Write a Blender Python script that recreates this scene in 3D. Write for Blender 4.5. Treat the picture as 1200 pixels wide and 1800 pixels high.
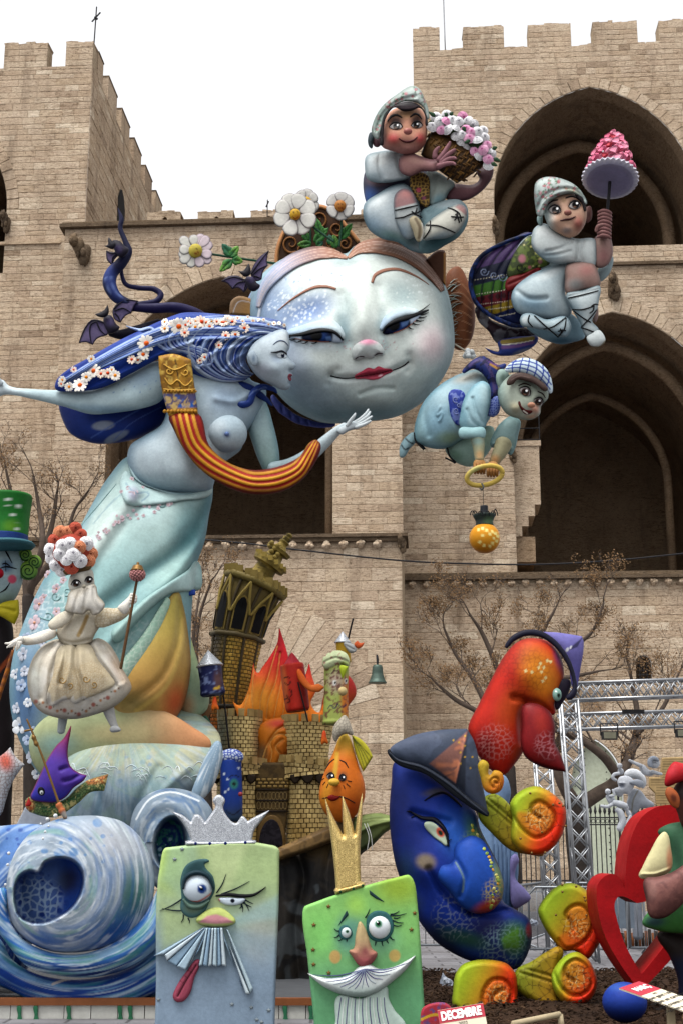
import bpy,bmesh,math,random
import numpy as np
from mathutils import Vector,Matrix,Euler
from mathutils.geometry import tessellate_polygon
random.seed(7)
RNG=np.random.default_rng(7)
for _o in list(bpy.data.objects):
 bpy.data.objects.remove(_o)
scene=bpy.context.scene
COL=scene.collection
R=math.radians
# ------------------------------------------------------------------ camera, sky, sun, exposure
FPX=2450.0
PITCH=R(13.8)
CAMZ=1.6
cam_d=bpy.data.cameras.new('camera')
cam_d.sensor_fit='VERTICAL'
cam_d.sensor_height=36.0
cam_d.lens=FPX/1800.0*36.0
cam_d.clip_start=0.1
cam_d.clip_end=2000.0
cam=bpy.data.objects.new('camera',cam_d)
cam.location=(0,0,CAMZ)
cam.rotation_euler=(R(90)+PITCH,0,0)
COL.objects.link(cam)
scene.camera=cam
SUN_EL,SUN_AZ=72.0,215.0
world=bpy.data.worlds.new('World')
scene.world=world
world.use_nodes=True
nt=world.node_tree
nt.nodes.clear()
w_out=nt.nodes.new('ShaderNodeOutputWorld')
w_bg=nt.nodes.new('ShaderNodeBackground')
w_sky=nt.nodes.new('ShaderNodeTexSky')
w_sky.sky_type='NISHITA'
w_sky.sun_disc=False
w_sky.sun_elevation=R(SUN_EL)
w_sky.sun_rotation=R(SUN_AZ)
w_sky.air_density=1.0
w_sky.dust_density=4.0
w_sky.ozone_density=1.0
w_hs=nt.nodes.new('ShaderNodeHueSaturation')
w_hs.inputs['Saturation'].default_value=0.07
w_bg.inputs['Strength'].default_value=0.15
nt.links.new(w_sky.outputs[0],w_hs.inputs['Color'])
nt.links.new(w_hs.outputs[0],w_bg.inputs['Color'])
nt.links.new(w_bg.outputs[0],w_out.inputs['Surface'])
sun_d=bpy.data.lights.new('sun','SUN')
sun_d.energy=1.4
sun_d.angle=R(30)
sun_d.color=(1.0,0.97,0.93)
sun=bpy.data.objects.new('sun',sun_d)
_az,_el=R(SUN_AZ),R(SUN_EL)
_sd=Vector((math.sin(_az)*math.cos(_el),math.cos(_az)*math.cos(_el),math.sin(_el)))
sun.rotation_euler=_sd.to_track_quat('Z','Y').to_euler()
sun.location=(-10,-20,60)
COL.objects.link(sun)
scene.view_settings.view_transform='Standard'
scene.view_settings.look='None'
scene.view_settings.exposure=1.24
scene.view_settings.gamma=1.0
scene.view_settings.use_curve_mapping=False
scene.cycles.max_bounces=6
scene.cycles.diffuse_bounces=4
# ------------------------------------------------------------------ pixel of the photograph -> place in the world
CP,SP=math.cos(PITCH),math.sin(PITCH)
def P(u,v,Y):
 """world point on the vertical plane at distance Y that the photograph shows at pixel (u, v)"""
 u=np.asarray(u,float);v=np.asarray(v,float);Y=np.asarray(Y,float)
 x=(u-600)/FPX;y=(900-v)/FPX
 dy=CP-y*SP;dz=SP+y*CP
 t=Y/dy
 return np.stack(np.broadcast_arrays(t*x,Y,CAMZ+t*dz),-1)
def K(v,Y):
 """metres per pixel there"""
 y=(900-v)/FPX
 return Y/(CP-y*SP)/FPX
def proj(p):
 p=np.asarray(p,float)
 X,Y,Z=p[...,0],p[...,1],p[...,2]-CAMZ
 d=Y*CP+Z*SP
 h=-Y*SP+Z*CP
 return 600+FPX*X/d,900-FPX*h/d
def lin(c):
 """sRGB 0-255 (or '#hex') -> linear, held down to real paint values"""
 if isinstance(c,str):
  c=c.lstrip('#');c=tuple(int(c[i:i+2],16)for i in(0,2,4))
 a=np.asarray(c,float)[:3]/255.0
 a=np.where(a<=0.04045,a/12.92,((a+0.055)/1.055)**2.4)
 if COLGAM!=1.0:
  lum=float(a.dot((.21,.72,.07)));t=min(1,max(0,(lum-.12)/.3))if a[2]>a[0]*.8 else 0;a=lum+(a-lum)*(1-.26*t)
 return np.minimum(np.maximum(a,0)**COLGAM*COLGAIN,0.86)
COLGAIN=1.0
COLGAM=1.0
# ------------------------------------------------------------------ objects
WLOC={}
def wloc(o):
 return WLOC.get(o.name,np.zeros(3))if o is not None else np.zeros(3)
def props(o,label=None,cat=None,group=None,kind=None):
 if label:o['label']=label
 if cat:o['category']=cat
 if group:o['group']=group
 if kind:o['kind']=kind
 return o
def thing(name,label,cat,loc,group=None):
 o=bpy.data.objects.new(name,None)
 o.empty_display_size=0.3
 COL.objects.link(o)
 o.location=tuple(float(a)for a in loc)
 WLOC[o.name]=np.array(loc,float)
 return props(o,label,cat,group)
def mk(name,verts,faces,mat,parent=None,cols=None,smooth=True,origin=None):
 """one mesh object from world-space vertices; faces = list of index arrays (tris and/or quads)"""
 verts=np.asarray(verts,float)
 if origin is None:
  origin=(verts.min(0)+verts.max(0))/2
 origin=np.asarray(origin,float)
 me=bpy.data.meshes.new(name)
 if isinstance(faces,np.ndarray):faces=[faces]
 faces=[np.asarray(f,np.int32)for f in faces if len(f)]
 me.vertices.add(len(verts))
 me.vertices.foreach_set('co',(verts-origin).astype(np.float32).ravel())
 nl=sum(f.size for f in faces);nf=sum(len(f)for f in faces)
 me.loops.add(nl);me.polygons.add(nf)
 me.loops.foreach_set('vertex_index',np.concatenate([f.ravel()for f in faces]))
 tot=np.concatenate([np.full(len(f),f.shape[1],np.int32)for f in faces])
 me.polygons.foreach_set('loop_start',np.concatenate([[0],np.cumsum(tot)[:-1]]).astype(np.int32))
 me.polygons.foreach_set('loop_total',tot)
 me.polygons.foreach_set('use_smooth',np.full(nf,smooth))
 me.update(calc_edges=True)
 if cols is not None:
  a=me.color_attributes.new('Col','FLOAT_COLOR','POINT')
  c=np.ones((len(verts),4),np.float32);c[:,:3]=cols
  a.data.foreach_set('color',c.ravel())
 me.materials.append(mat)
 return link(name,me,parent,origin)
def link(name,me,parent=None,origin=(0,0,0),rot=None,scale=None):
 o=bpy.data.objects.new(name,me)
 COL.objects.link(o)
 WLOC[o.name]=np.asarray(origin,float)
 o.location=tuple(np.asarray(origin,float)-wloc(parent))
 if rot is not None:o.rotation_euler=rot
 if scale is not None:o.scale=scale
 if parent is not None:o.parent=parent
 return o
 # ------------------------------------------------------------------ materials
MATS={}
def nodes_of(name):
 m=bpy.data.materials.new(name);m.use_nodes=True
 t=m.node_tree;t.nodes.clear()
 o=t.nodes.new('ShaderNodeOutputMaterial');b=t.nodes.new('ShaderNodeBsdfPrincipled')
 t.links.new(b.outputs[0],o.inputs['Surface'])
 MATS[name]=m
 return m,t,b
def nd(t,kind,**kw):
 n=t.nodes.new(kind)
 for k,v in kw.items():
  if k.startswith('i_'):
   n.inputs[int(k[2:])if k[2:].isdigit()else k[2:].replace('_',' ')].default_value=v
  else:
   setattr(n,k,v)
 return n
def mixc(t,fac,a,b,mode='MIX'):
 n=t.nodes.new('ShaderNodeMix');n.data_type='RGBA';n.blend_type=mode
 for sock,v in((n.inputs[0],fac),(n.inputs[6],a),(n.inputs[7],b)):
  if hasattr(v,'is_output'):t.links.new(v,sock)
  elif isinstance(v,(int,float)):sock.default_value=v
  else:sock.default_value=(v[0],v[1],v[2],1)
 return n.outputs[2]
def ramp(t,fac,stops):
 n=t.nodes.new('ShaderNodeValToRGB')
 e=n.color_ramp.elements
 while len(e)<len(stops):e.new(0.5)
 for el,(p,c)in zip(e,stops):
  el.position=p
  el.color=(c,c,c,1)if isinstance(c,(int,float))else(c[0],c[1],c[2],1)
 t.links.new(fac,n.inputs[0])
 return n.outputs[0]
def paint_mat(name,rough=0.6,coat=0.02,grain=0.22,scale=3.2,bump=0.14,streak=True,metal=0.0,spec=0.11):
 """airbrushed sculpture paint: colour comes from the piece's own paint, broken by grime, brush mottling and fine relief"""
 m,t,b=nodes_of(name)
 at=nd(t,'ShaderNodeAttribute',attribute_name='Col')
 g=nd(t,'ShaderNodeNewGeometry')
 n1=nd(t,'ShaderNodeTexNoise',i_Scale=scale,i_Detail=6.0,i_Roughness=0.62)
 t.links.new(g.outputs['Position'],n1.inputs['Vector'])
 n2=nd(t,'ShaderNodeTexNoise',i_Scale=scale*9,i_Detail=4.0,i_Roughness=0.6)
 t.links.new(g.outputs['Position'],n2.inputs['Vector'])
 f1=ramp(t,n1.outputs[0],[(0.3,1-grain),(0.7,1+grain*0.35)])
 c1=mixc(t,1.0,at.outputs['Color'],f1,'MULTIPLY')
 f2=ramp(t,n2.outputs[0],[(0.35,1-grain*0.45),(0.6,1.0)])
 c2=mixc(t,1.0,c1,f2,'MULTIPLY')
 t.links.new(c2,b.inputs['Base Color'])
 rr=ramp(t,n1.outputs[0],[(0.3,min(1,rough+0.14)),(0.7,max(0.08,rough-0.08))])
 t.links.new(rr,b.inputs['Roughness'])
 b.inputs['Coat Weight'].default_value=coat
 b.inputs['Specular IOR Level'].default_value=spec
 b.inputs['Coat Roughness'].default_value=0.28
 b.inputs['Metallic'].default_value=metal
 bp=nd(t,'ShaderNodeBump',i_Strength=bump,i_Distance=0.02)
 t.links.new(n2.outputs[0],bp.inputs['Height'])
 t.links.new(bp.outputs[0],b.inputs['Normal'])
 return m
def glitter_mat(name,dark,light):
 m,t,b=nodes_of(name)
 g=nd(t,'ShaderNodeNewGeometry')
 v=nd(t,'ShaderNodeTexVoronoi',i_Scale=230.0)
 t.links.new(g.outputs['Position'],v.inputs['Vector'])
 sep=nd(t,'ShaderNodeSeparateColor');t.links.new(v.outputs['Color'],sep.inputs[0])
 c=ramp(t,sep.outputs[0],[(0.0,dark),(0.75,light),(1.0,tuple(min(1,x*1.5)for x in light))])
 t.links.new(c,b.inputs['Base Color'])
 b.inputs['Metallic'].default_value=0.75
 b.inputs['Roughness'].default_value=0.42
 bp=nd(t,'ShaderNodeBump',i_Strength=0.55,i_Distance=0.01)
 t.links.new(sep.outputs[1],bp.inputs['Height'])
 t.links.new(bp.outputs[0],b.inputs['Normal'])
 return m
def plain_mat(name,col,rough=0.6,metal=0.0,grain=0.2,scale=8.0,bump=0.1):
 m,t,b=nodes_of(name)
 g=nd(t,'ShaderNodeNewGeometry')
 n1=nd(t,'ShaderNodeTexNoise',i_Scale=scale,i_Detail=6.0,i_Roughness=0.65)
 t.links.new(g.outputs['Position'],n1.inputs['Vector'])
 f1=ramp(t,n1.outputs[0],[(0.3,1-grain),(0.7,1+grain*0.4)])
 c=mixc(t,1.0,tuple(lin(col)),f1,'MULTIPLY')
 t.links.new(c,b.inputs['Base Color'])
 b.inputs['Roughness'].default_value=rough
 b.inputs['Specular IOR Level'].default_value=0.15
 b.inputs['Metallic'].default_value=metal
 bp=nd(t,'ShaderNodeBump',i_Strength=bump,i_Distance=0.03)
 t.links.new(n1.outputs[0],bp.inputs['Height'])
 t.links.new(bp.outputs[0],b.inputs['Normal'])
 return m
 # ------------------------------------------------------------------ outlines
def sm(pts,n=6,closed=True):
 """Catmull-Rom through the points; a point with a third entry is a sharp corner"""
 p=np.array([(q[0],q[1])for q in pts],float)
 corner=[len(q)>2 for q in pts]
 N=len(p);out=[]
 tan=np.zeros_like(p)
 for i in range(N):
  a=p[(i-1)%N]if(closed or i>0)else p[i]
  b=p[(i+1)%N]if(closed or i<N-1)else p[i]
  la=np.hypot(*(p[i]-a))+1e-6;lb=np.hypot(*(b-p[i]))+1e-6
  d=(b-p[i])/lb*min(la,lb)if not corner[i]else 0
  e=(p[i]-a)/la*min(la,lb)if not corner[i]else 0
  tan[i]=0.5*(d+e)if not corner[i]else 0
 for i in range(N if closed else N-1):
  a,b=p[i],p[(i+1)%N]
  L=np.hypot(*(b-a));ta,tb=tan[i],tan[(i+1)%N]
  na,nb=np.hypot(*ta),np.hypot(*tb)
  ta=ta/na*L*0.9 if na>1e-6 else ta
  tb=tb/nb*L*0.9 if nb>1e-6 else tb
  m=max(2,min(n,int(L/2.0)+1))
  t=np.linspace(0,1,m,endpoint=False)[:,None]
  out.append((2*t**3-3*t**2+1)*a+(t**3-2*t**2+t)*ta+(-2*t**3+3*t**2)*b+(t**3-t**2)*tb)
 if not closed:out.append(p[-1:])
 return np.concatenate(out)
def ell(cx,cy,rx,ry,rot=0,n=40):
 t=np.linspace(0,2*np.pi,n,endpoint=False)
 x,y=rx*np.cos(t),ry*np.sin(t);a=R(rot)
 return np.stack([cx+x*math.cos(a)-y*math.sin(a),cy+x*math.sin(a)+y*math.cos(a)],-1)
def band(pts,w,n=6,smooth=True):
 """outline of a stroke along pts; w = one width or a list (full widths)"""
 q=sm(pts,n,False)if smooth and len(pts)>2 else np.array([(a[0],a[1])for a in pts],float)
 d=np.gradient(q,axis=0);d/=np.maximum(np.hypot(d[:,0],d[:,1])[:,None],1e-9)
 nn=np.stack([-d[:,1],d[:,0]],-1)
 s=np.concatenate([[0],np.cumsum(np.hypot(*np.diff(q,axis=0).T))]);s/=s[-1]
 w=np.atleast_1d(np.asarray(w,float))
 ww=np.interp(s,np.linspace(0,1,len(w)),w)[:,None]/2
 return np.concatenate([q+nn*ww,(q-nn*ww)[::-1]])
def seg_dist(U,V,poly,closed=True):
 """unsigned distance from points to a polyline"""
 a=np.asarray(poly,float);b=np.roll(a,-1,0)
 if not closed:a,b=a[:-1],b[:-1]
 best=np.full(U.shape,1e18)
 for(ax,ay),(bx,by)in zip(a,b):
  dx,dy=bx-ax,by-ay;L=dx*dx+dy*dy+1e-12
  t=np.clip(((U-ax)*dx+(V-ay)*dy)/L,0,1)
  e=(U-ax-t*dx)**2+(V-ay-t*dy)**2
  np.minimum(best,e,out=best)
 return np.sqrt(best)
def inside(U,V,poly):
 a=np.asarray(poly,float);b=np.roll(a,-1,0)
 r=np.zeros(U.shape,bool)
 for(ax,ay),(bx,by)in zip(a,b):
  if ay==by:continue
  c=((ay>V)!=(by>V))
  r^=c&(U<(bx-ax)*(V-ay)/(by-ay)+ax)
 return r
def noise2(U,V,sc,seed=0):
 """cheap smooth value noise 0..1"""
 r=np.random.default_rng(seed).random((64,64))
 x=U/sc;y=V/sc
 xi=np.floor(x).astype(int);yi=np.floor(y).astype(int)
 fx=x-xi;fy=y-yi;fx=fx*fx*(3-2*fx);fy=fy*fy*(3-2*fy)
 g=lambda i,j:r[i%64,j%64]
 return(g(xi,yi)*(1-fx)*(1-fy)+g(xi+1,yi)*fx*(1-fy)+g(xi,yi+1)*(1-fx)*fy+g(xi+1,yi+1)*fx*fy)
def sst(x,a,b):
 t=np.clip((x-a)/(b-a+1e-12),0,1);return t*t*(3-2*t)
def paint(U,V,base,ops):
 c=np.zeros(U.shape+(3,));c[:]=lin(base)
 for op in ops or():
  k=op[0]
  if k=='e':
   _,cx,cy,rx,ry,rot,col,al,soft=op
   a=R(rot);x=(U-cx)*math.cos(a)+(V-cy)*math.sin(a);y=-(U-cx)*math.sin(a)+(V-cy)*math.cos(a)
   m=1-sst(np.hypot(x/rx,y/ry),1-soft,1+soft*0.2)
  elif k=='l':
   _,pts,wd,col,al,soft=op
   q=sm(pts,5,False)if len(pts)>2 else np.array(pts,float)
   lo,hi=q.min(0)-wd*2,q.max(0)+wd*2
   m=np.zeros(U.shape);s=(U>lo[0])&(U<hi[0])&(V>lo[1])&(V<hi[1])
   if s.any():m[s]=1-sst(seg_dist(U[s],V[s],q,False),wd*0.5*(1-soft),wd*0.5*(1+soft*0.4)+0.01)
  elif k=='p':
   _,pts,col,al,soft=op
   d=seg_dist(U,V,pts);d=np.where(inside(U,V,pts),d,-d)
   m=sst(d,-soft,soft)
  elif k=='g':
   _,ax,ay,bx,by,col,al=op
   L=(bx-ax)**2+(by-ay)**2
   m=sst(((U-ax)*(bx-ax)+(V-ay)*(by-ay))/L,0,1)
  elif k=='n':
   _,sc,t0,t1,col,al,seed=op
   a_,b_=U+sc*noise2(U,V,sc*.8,seed+7),V+sc*noise2(U,V,sc*.8,seed+8)
   e_=max(0,.11-(t1-t0))/2
   m=sst(0.5*noise2(a_*.8+b_*.6,b_*.8-a_*.6,sc,seed)+0.32*noise2(a_,b_,sc*0.45,seed+1)+.18*noise2(b_,a_,sc*.22,seed+2),t0-.02-e_,t1-.02+e_)
  elif k=='v':
   _,cell,lw,col,al,seed,reg=op
   rg=np.random.default_rng(seed).random((97,97,2))
   x=U/cell+.9*noise2(U,V,cell*2.2,seed+5);y=V/cell+.9*noise2(U,V,cell*2.2,seed+6);xi=np.floor(x).astype(int);yi=np.floor(y).astype(int)
   d1=np.full(U.shape,9.);d2=np.full(U.shape,9.)
   for i in(-1,0,1):
    for j in(-1,0,1):
     o=rg[(xi+i)%97,(yi+j)%97]
     d=np.hypot(xi+i+0.1+0.8*o[...,0]-x,yi+j+0.1+0.8*o[...,1]-y)
     d2=np.where(d<d1,d1,np.minimum(d2,d));d1=np.minimum(d1,d)
   m=1-sst(d2-d1,lw*0.5,lw)
   if reg is not None:m=m*(1-sst(np.hypot(U-reg[0],V-reg[1]),reg[2]*0.55,reg[2]))
  elif k=='b':
   _,cell,sh,col,al,seed,reg=op
   rg=np.random.default_rng(seed).random((97,97,4))
   x=U/cell+.5*noise2(U,V,cell*2,seed+5);y=V/cell+.5*noise2(U,V,cell*2,seed+6);xi=np.floor(x).astype(int);yi=np.floor(y).astype(int)
   m=np.zeros(U.shape)
   for i in(-1,0,1):
    for j in(-1,0,1):
     o=rg[(xi+i)%97,(yi+j)%97]
     d=np.hypot(xi+i+0.2+0.6*o[...,0]-x,yi+j+0.2+0.6*o[...,1]-y)/(.12+.34*o[...,2]**2)
     m=np.maximum(m,np.where(o[...,3]<sh,1-sst(d,.75,1.05),0))
   if reg is not None:m=m*(1-sst(np.hypot(U-reg[0],V-reg[1]),reg[2]*0.6,reg[2]))
  elif k=='f':
   _,fn,col,al=op
   m=fn(U,V)
  m=(m*al)[...,None]
  c=c*(1-m)+lin(col)*m
 return c
 # ------------------------------------------------------------------ inflated outline: a rounded body whose silhouette is the outline
def sprigs(pts,n,seed,cols=('#b9606c','#a84a58','#c98890'),leaf_='#5a8060',r=2.6):
 """printed flower sprigs scattered over a cloth outline"""
 rg=random.Random(seed);q=np.asarray(pts,float);lo,hi=q.min(0),q.max(0);ops=[]
 for _ in range(n):
  a,b=rg.uniform(lo[0],hi[0]),rg.uniform(lo[1],hi[1]);rr=r*rg.uniform(.7,1.25)
  for _ in range(2):t=rg.random()*6.28;ops.append(('e',a+math.cos(t)*rr*1.3,b+math.sin(t)*rr*1.3,rr*.9,rr*.45,math.degrees(t),leaf_,.8,.5))
  ops.append(('e',a,b,rr,rr*.9,0,rg.choice(cols),.9,.5));ops.append(('e',a+.3,b-.3,rr*.4,rr*.4,0,'#e2bfc4',.7,.6))
 return ops
class Surf:
 """front surface of a built piece, for laying details on it"""
 def __init__(s,u0,v0,h,W,Y,k):s.u0,s.v0,s.h,s.W,s.Y,s.k=u0,v0,h,W,Y,k
 def w(s,u,v):
  x=np.clip((np.asarray(u,float)-s.u0)/s.h,0,s.W.shape[0]-1.001)
  y=np.clip((np.asarray(v,float)-s.v0)/s.h,0,s.W.shape[1]-1.001)
  i=x.astype(int);j=y.astype(int);a=x-i;b=y-j;W=s.W
  return W[i,j]*(1-a)*(1-b)+W[i+1,j]*a*(1-b)+W[i,j+1]*(1-a)*b+W[i+1,j+1]*a*b
 def at(s,u,v,lift=0):
  return P(u,v,s.Y-(s.w(u,v)+lift)*s.k)
_MS={1:'aEH',2:'bFE',4:'cGF',8:'dHG',3:'abFH',6:'bcGE',12:'cdHF',9:'daEG',5:'aEFcGH',10:'bFGdHE',7:'abcGH',14:'bcdHE',13:'cdaEF',11:'dabFG',15:'abcd'}
def puff(name,pts,Y,mat,parent,col='#888888',ops=None,bulge=1.0,h=3.0,w0=0.0,base=None,lift=0.0,slab=None,feats=(),back=1.0,smooth=True,cap=None,rim=None):
 """name, outline in photograph pixels, distance of the outline plane; bulge 1 = round cross-section.
    slab = (half thickness px, edge radius px) gives a board with rounded edges instead. base = Surf it lies on.
    feats: ('g', cx, cy, rx, ry, rot, amp) mound or hollow; ('l', pts, width, amp) ridge or groove."""
 if base is not None and getattr(base,'obj',None)is not None and parent is not None and base.obj.parent is not None:
  parent=base.obj if base.obj.parent.parent is None else base.obj.parent
 pts=np.asarray(pts,float)
 lo,hi=pts.min(0)-1.5*h,pts.max(0)+1.5*h
 nx,ny=int((hi[0]-lo[0])/h)+2,int((hi[1]-lo[1])/h)+2
 U,V=np.meshgrid(lo[0]+h*np.arange(nx),lo[1]+h*np.arange(ny),indexing='ij')
 d=seg_dist(U,V,pts);ins=inside(U,V,pts);d=np.where(ins,d,-d)
 if slab is None:
  msk=ins&(d>0.25*h)
  f=np.where(msk,2.0*h*h,0.0)
  x=np.where(msk,np.maximum(d,0)*2,0.0)
  def A(q):
   q=np.where(msk,q,0);r=4*q
   r[1:]-=q[:-1];r[:-1]-=q[1:];r[:,1:]-=q[:,:-1];r[:,:-1]-=q[:,1:]
   return np.where(msk,r,0)
  r=f-A(x);p=r.copy();rs=(r*r).sum()
  for _ in range(int(3.2*max(nx,ny))+40):
   if rs<1e-7*max(1e-9,(f*f).sum()):break
   Ap=A(p);al=rs/max((p*Ap).sum(),1e-12)
   x+=al*p;r-=al*Ap;rn=(r*r).sum();p=r+rn/rs*p;rs=rn
  wgt=(msk&(d>0.9*h)).astype(float);psi=np.where(wgt>0,x/np.maximum(d,0.3*h),0)
  for _ in range(3):
   a,b=psi*wgt,wgt.copy();aa,bb=a.copy(),b.copy()
   for ax in(0,1):
    aa=aa+np.roll(aa,1,ax)+np.roll(aa,-1,ax);bb=bb+np.roll(bb,1,ax)+np.roll(bb,-1,ax)
   psi=np.where(bb>0,aa/np.maximum(bb,1e-9),0);wgt=(bb>0).astype(float)
  nb_=1-sst(d,1.2*h,3.5*h)
  w=np.sqrt(np.maximum(nb_*psi*np.maximum(d,0)+(1-nb_)*x,0))*bulge
  if cap:w=cap*np.tanh(w/cap)
 else:
  T,r_=slab
  q=1-np.clip(d/r_,0,1)
  w=T*np.sqrt(np.maximum(1-q*q,0))
 wb=-w*back
 edge=np.clip(d/(4*h),0,1)
 for ft in feats:
  if ft[0]=='g':
   _,cx,cy,rx,ry,rot,amp=ft
   a=R(rot);X=(U-cx)*math.cos(a)+(V-cy)*math.sin(a);Z=-(U-cx)*math.sin(a)+(V-cy)*math.cos(a)
   w=w+amp*np.exp(-(X/rx)**2-(Z/ry)**2)*edge
  elif ft[0]=='l':
   _,lp,wd,amp=ft
   q=sm(lp,5,False)if len(lp)>2 else np.array(lp,float)
   w=w+amp*np.exp(-(seg_dist(U,V,q,False)/wd)**2)*edge
  else:
   w=w+ft[1](U,V)*edge
 off=(w0(U,V)if callable(w0)else w0)+lift+(base.w(U,V)if base is not None else 0)
 if base is not None:k=base.k;Y=base.Y
 else:k=K(pts[:,1].mean(),Y)
 w=w+off;wb=wb+off
 S=Surf(lo[0],lo[1],h,w,Y,k)
 idn=np.cumsum(ins.ravel()).reshape(ins.shape)-1;n_in=int(ins.sum())
 hx=ins[:-1]!=ins[1:];hy=ins[:,:-1]!=ins[:,1:]
 ihx=np.cumsum(hx.ravel()).reshape(hx.shape)-1;ihy=np.cumsum(hy.ravel()).reshape(hy.shape)-1
 nhx=int(hx.sum());nhy=int(hy.sum());nb=nhx+nhy
 tx=(d[:-1]/(d[:-1]-d[1:]+1e-12))[hx];ty=(d[:,:-1]/(d[:,:-1]-d[:,1:]+1e-12))[hy]
 mid=lambda a:np.concatenate([(a[:-1][hx]*(1-tx)+a[1:][hx]*tx),(a[:,:-1][hy]*(1-ty)+a[:,1:][hy]*ty)])
 bu,bv=mid(U),mid(V)
 offa=off if isinstance(off,np.ndarray)else np.full(U.shape,off)
 bw=mid(offa)
 uu=np.concatenate([bu,U[ins],U[ins]]);vv=np.concatenate([bv,V[ins],V[ins]]);ww=np.concatenate([bw,w[ins],wb[ins]])
 verts=P(uu,vv,Y-ww*k)
 code=ins[:-1,:-1]*1+ins[1:,:-1]*2+ins[1:,1:]*4+ins[:-1,1:]*8
 ref={'a':lambda I,J:nb+idn[I,J],'b':lambda I,J:nb+idn[I+1,J],'c':lambda I,J:nb+idn[I+1,J+1],'d':lambda I,J:nb+idn[I,J+1],'E':lambda I,J:ihx[I,J],'G':lambda I,J:ihx[I,J+1],'H':lambda I,J:nhx+ihy[I,J],'F':lambda I,J:nhx+ihy[I+1,J]}
 tri,quad=[],[]
 for cs,s in _MS.items():
  I,J=np.nonzero(code==cs)
  if not len(I):continue
  ids=np.stack([ref[ch](I,J)for ch in s],-1)
  bk=np.where(ids>=nb,ids+n_in,ids)
  fr=ids[:,::-1]
  for arr in(fr,bk):
   m=arr.shape[1]
   if m==3:tri.append(arr)
   elif m==4:quad.append(arr)
   else:
    for q in range(1,m-1):tri.append(arr[:,[0,q,q+1]])
 faces=[]
 if tri:faces.append(np.concatenate(tri))
 if quad:faces.append(np.concatenate(quad))
 cols=paint(uu,vv,col,ops)
 if rim:  # airbrushed edge tint, deepened to paint shading in along the outline
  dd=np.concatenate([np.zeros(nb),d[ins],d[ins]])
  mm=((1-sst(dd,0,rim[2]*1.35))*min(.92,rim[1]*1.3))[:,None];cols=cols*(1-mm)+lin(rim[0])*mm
 o=mk(name,verts,faces,mat,parent,cols,smooth)
 o_s=S;o_s.obj=o
 return S
def stroke(name,S,pts,w,col,mat,parent,T=None,h=None,lift=0.0,ops=None):
 """a raised painted line lying on a surface"""
 wm=float(np.max(w));h=h or max(0.9,min(2.0,wm/3.5))
 return puff(name,band(pts,w),0,mat,parent,col,ops,base=S,h=h,slab=(T if T else max(0.8,wm*0.25),max(1.2,wm*0.5)),lift=lift,back=1.0)
def pad(name,S,pts,col,mat,parent,T=2.0,r=6.0,h=1.6,ops=None,lift=0.0,feats=()):
 return puff(name,pts,0,mat,parent,col,ops,base=S,h=h,slab=(T,r),lift=lift,feats=feats)
def prism(name,outer,holes,Y,depth,mat,parent,col,ops=None):
 """straight-sided board or ring: outline extruded +- depth (metres) along the line of sight's ground direction"""
 loops=[np.asarray(outer,float)]+[np.asarray(h_,float)for h_ in holes]
 pw=[P(l[:,0],l[:,1],np.full(len(l),Y))for l in loops];al=np.concatenate(pw);n=len(al)
 tr=np.array(tessellate_polygon([[Vector((p[0],p[2],0))for p in l]for l in pw]))
 V=np.concatenate([al-[0,depth,0],al+[0,depth,0],al-[0,depth,0],al+[0,depth,0]]);Q=[];o_=0
 for l in pw:
  m=len(l)
  for i in range(m):a,b=o_+i,o_+(i+1)%m;Q.append([2*n+a,2*n+b,3*n+b,3*n+a])
  o_+=m
 uu,vv=proj(V)
 return mk(name,V,[tr,tr[:,::-1]+n,np.array(Q)],mat,parent,paint(uu,vv,col,ops),smooth=False)
 # ------------------------------------------------------------------ swept tubes, balls, lathes
def frames(c):
 t=np.gradient(c,axis=0);t/=np.maximum(np.linalg.norm(t,axis=1)[:,None],1e-9)
 n=np.zeros_like(c);ref=np.array([0,-1.0,0.02])
 for i in range(len(c)):
  a=ref-t[i]*ref.dot(t[i])
  L=np.linalg.norm(a)
  n[i]=a/L if L>0.15 else(n[i-1]-t[i]*n[i-1].dot(t[i])if i else np.array([1,0,0.]))
  n[i]/=max(np.linalg.norm(n[i]),1e-9)
 return t,n,np.cross(t,n)
def spline3(p,n=8):
 p=np.asarray(p,float)
 if len(p)<3:
  t=np.linspace(0,1,n+1)[:,None];return p[0]*(1-t)+p[-1]*t
 out=[]
 q=np.concatenate([2*p[:1]-p[1:2],p,2*p[-1:]-p[-2:-1]])
 for i in range(1,len(q)-2):
  t=np.linspace(0,1,n,endpoint=False)[:,None]
  a,b,c,d=q[i-1],q[i],q[i+1],q[i+2]
  out.append(0.5*(2*b+(c-a)*t+(2*a-5*b+4*c-d)*t**2+(3*b-a-3*c+d)*t**3))
 out.append(p[-1:])
 return np.concatenate(out)
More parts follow.
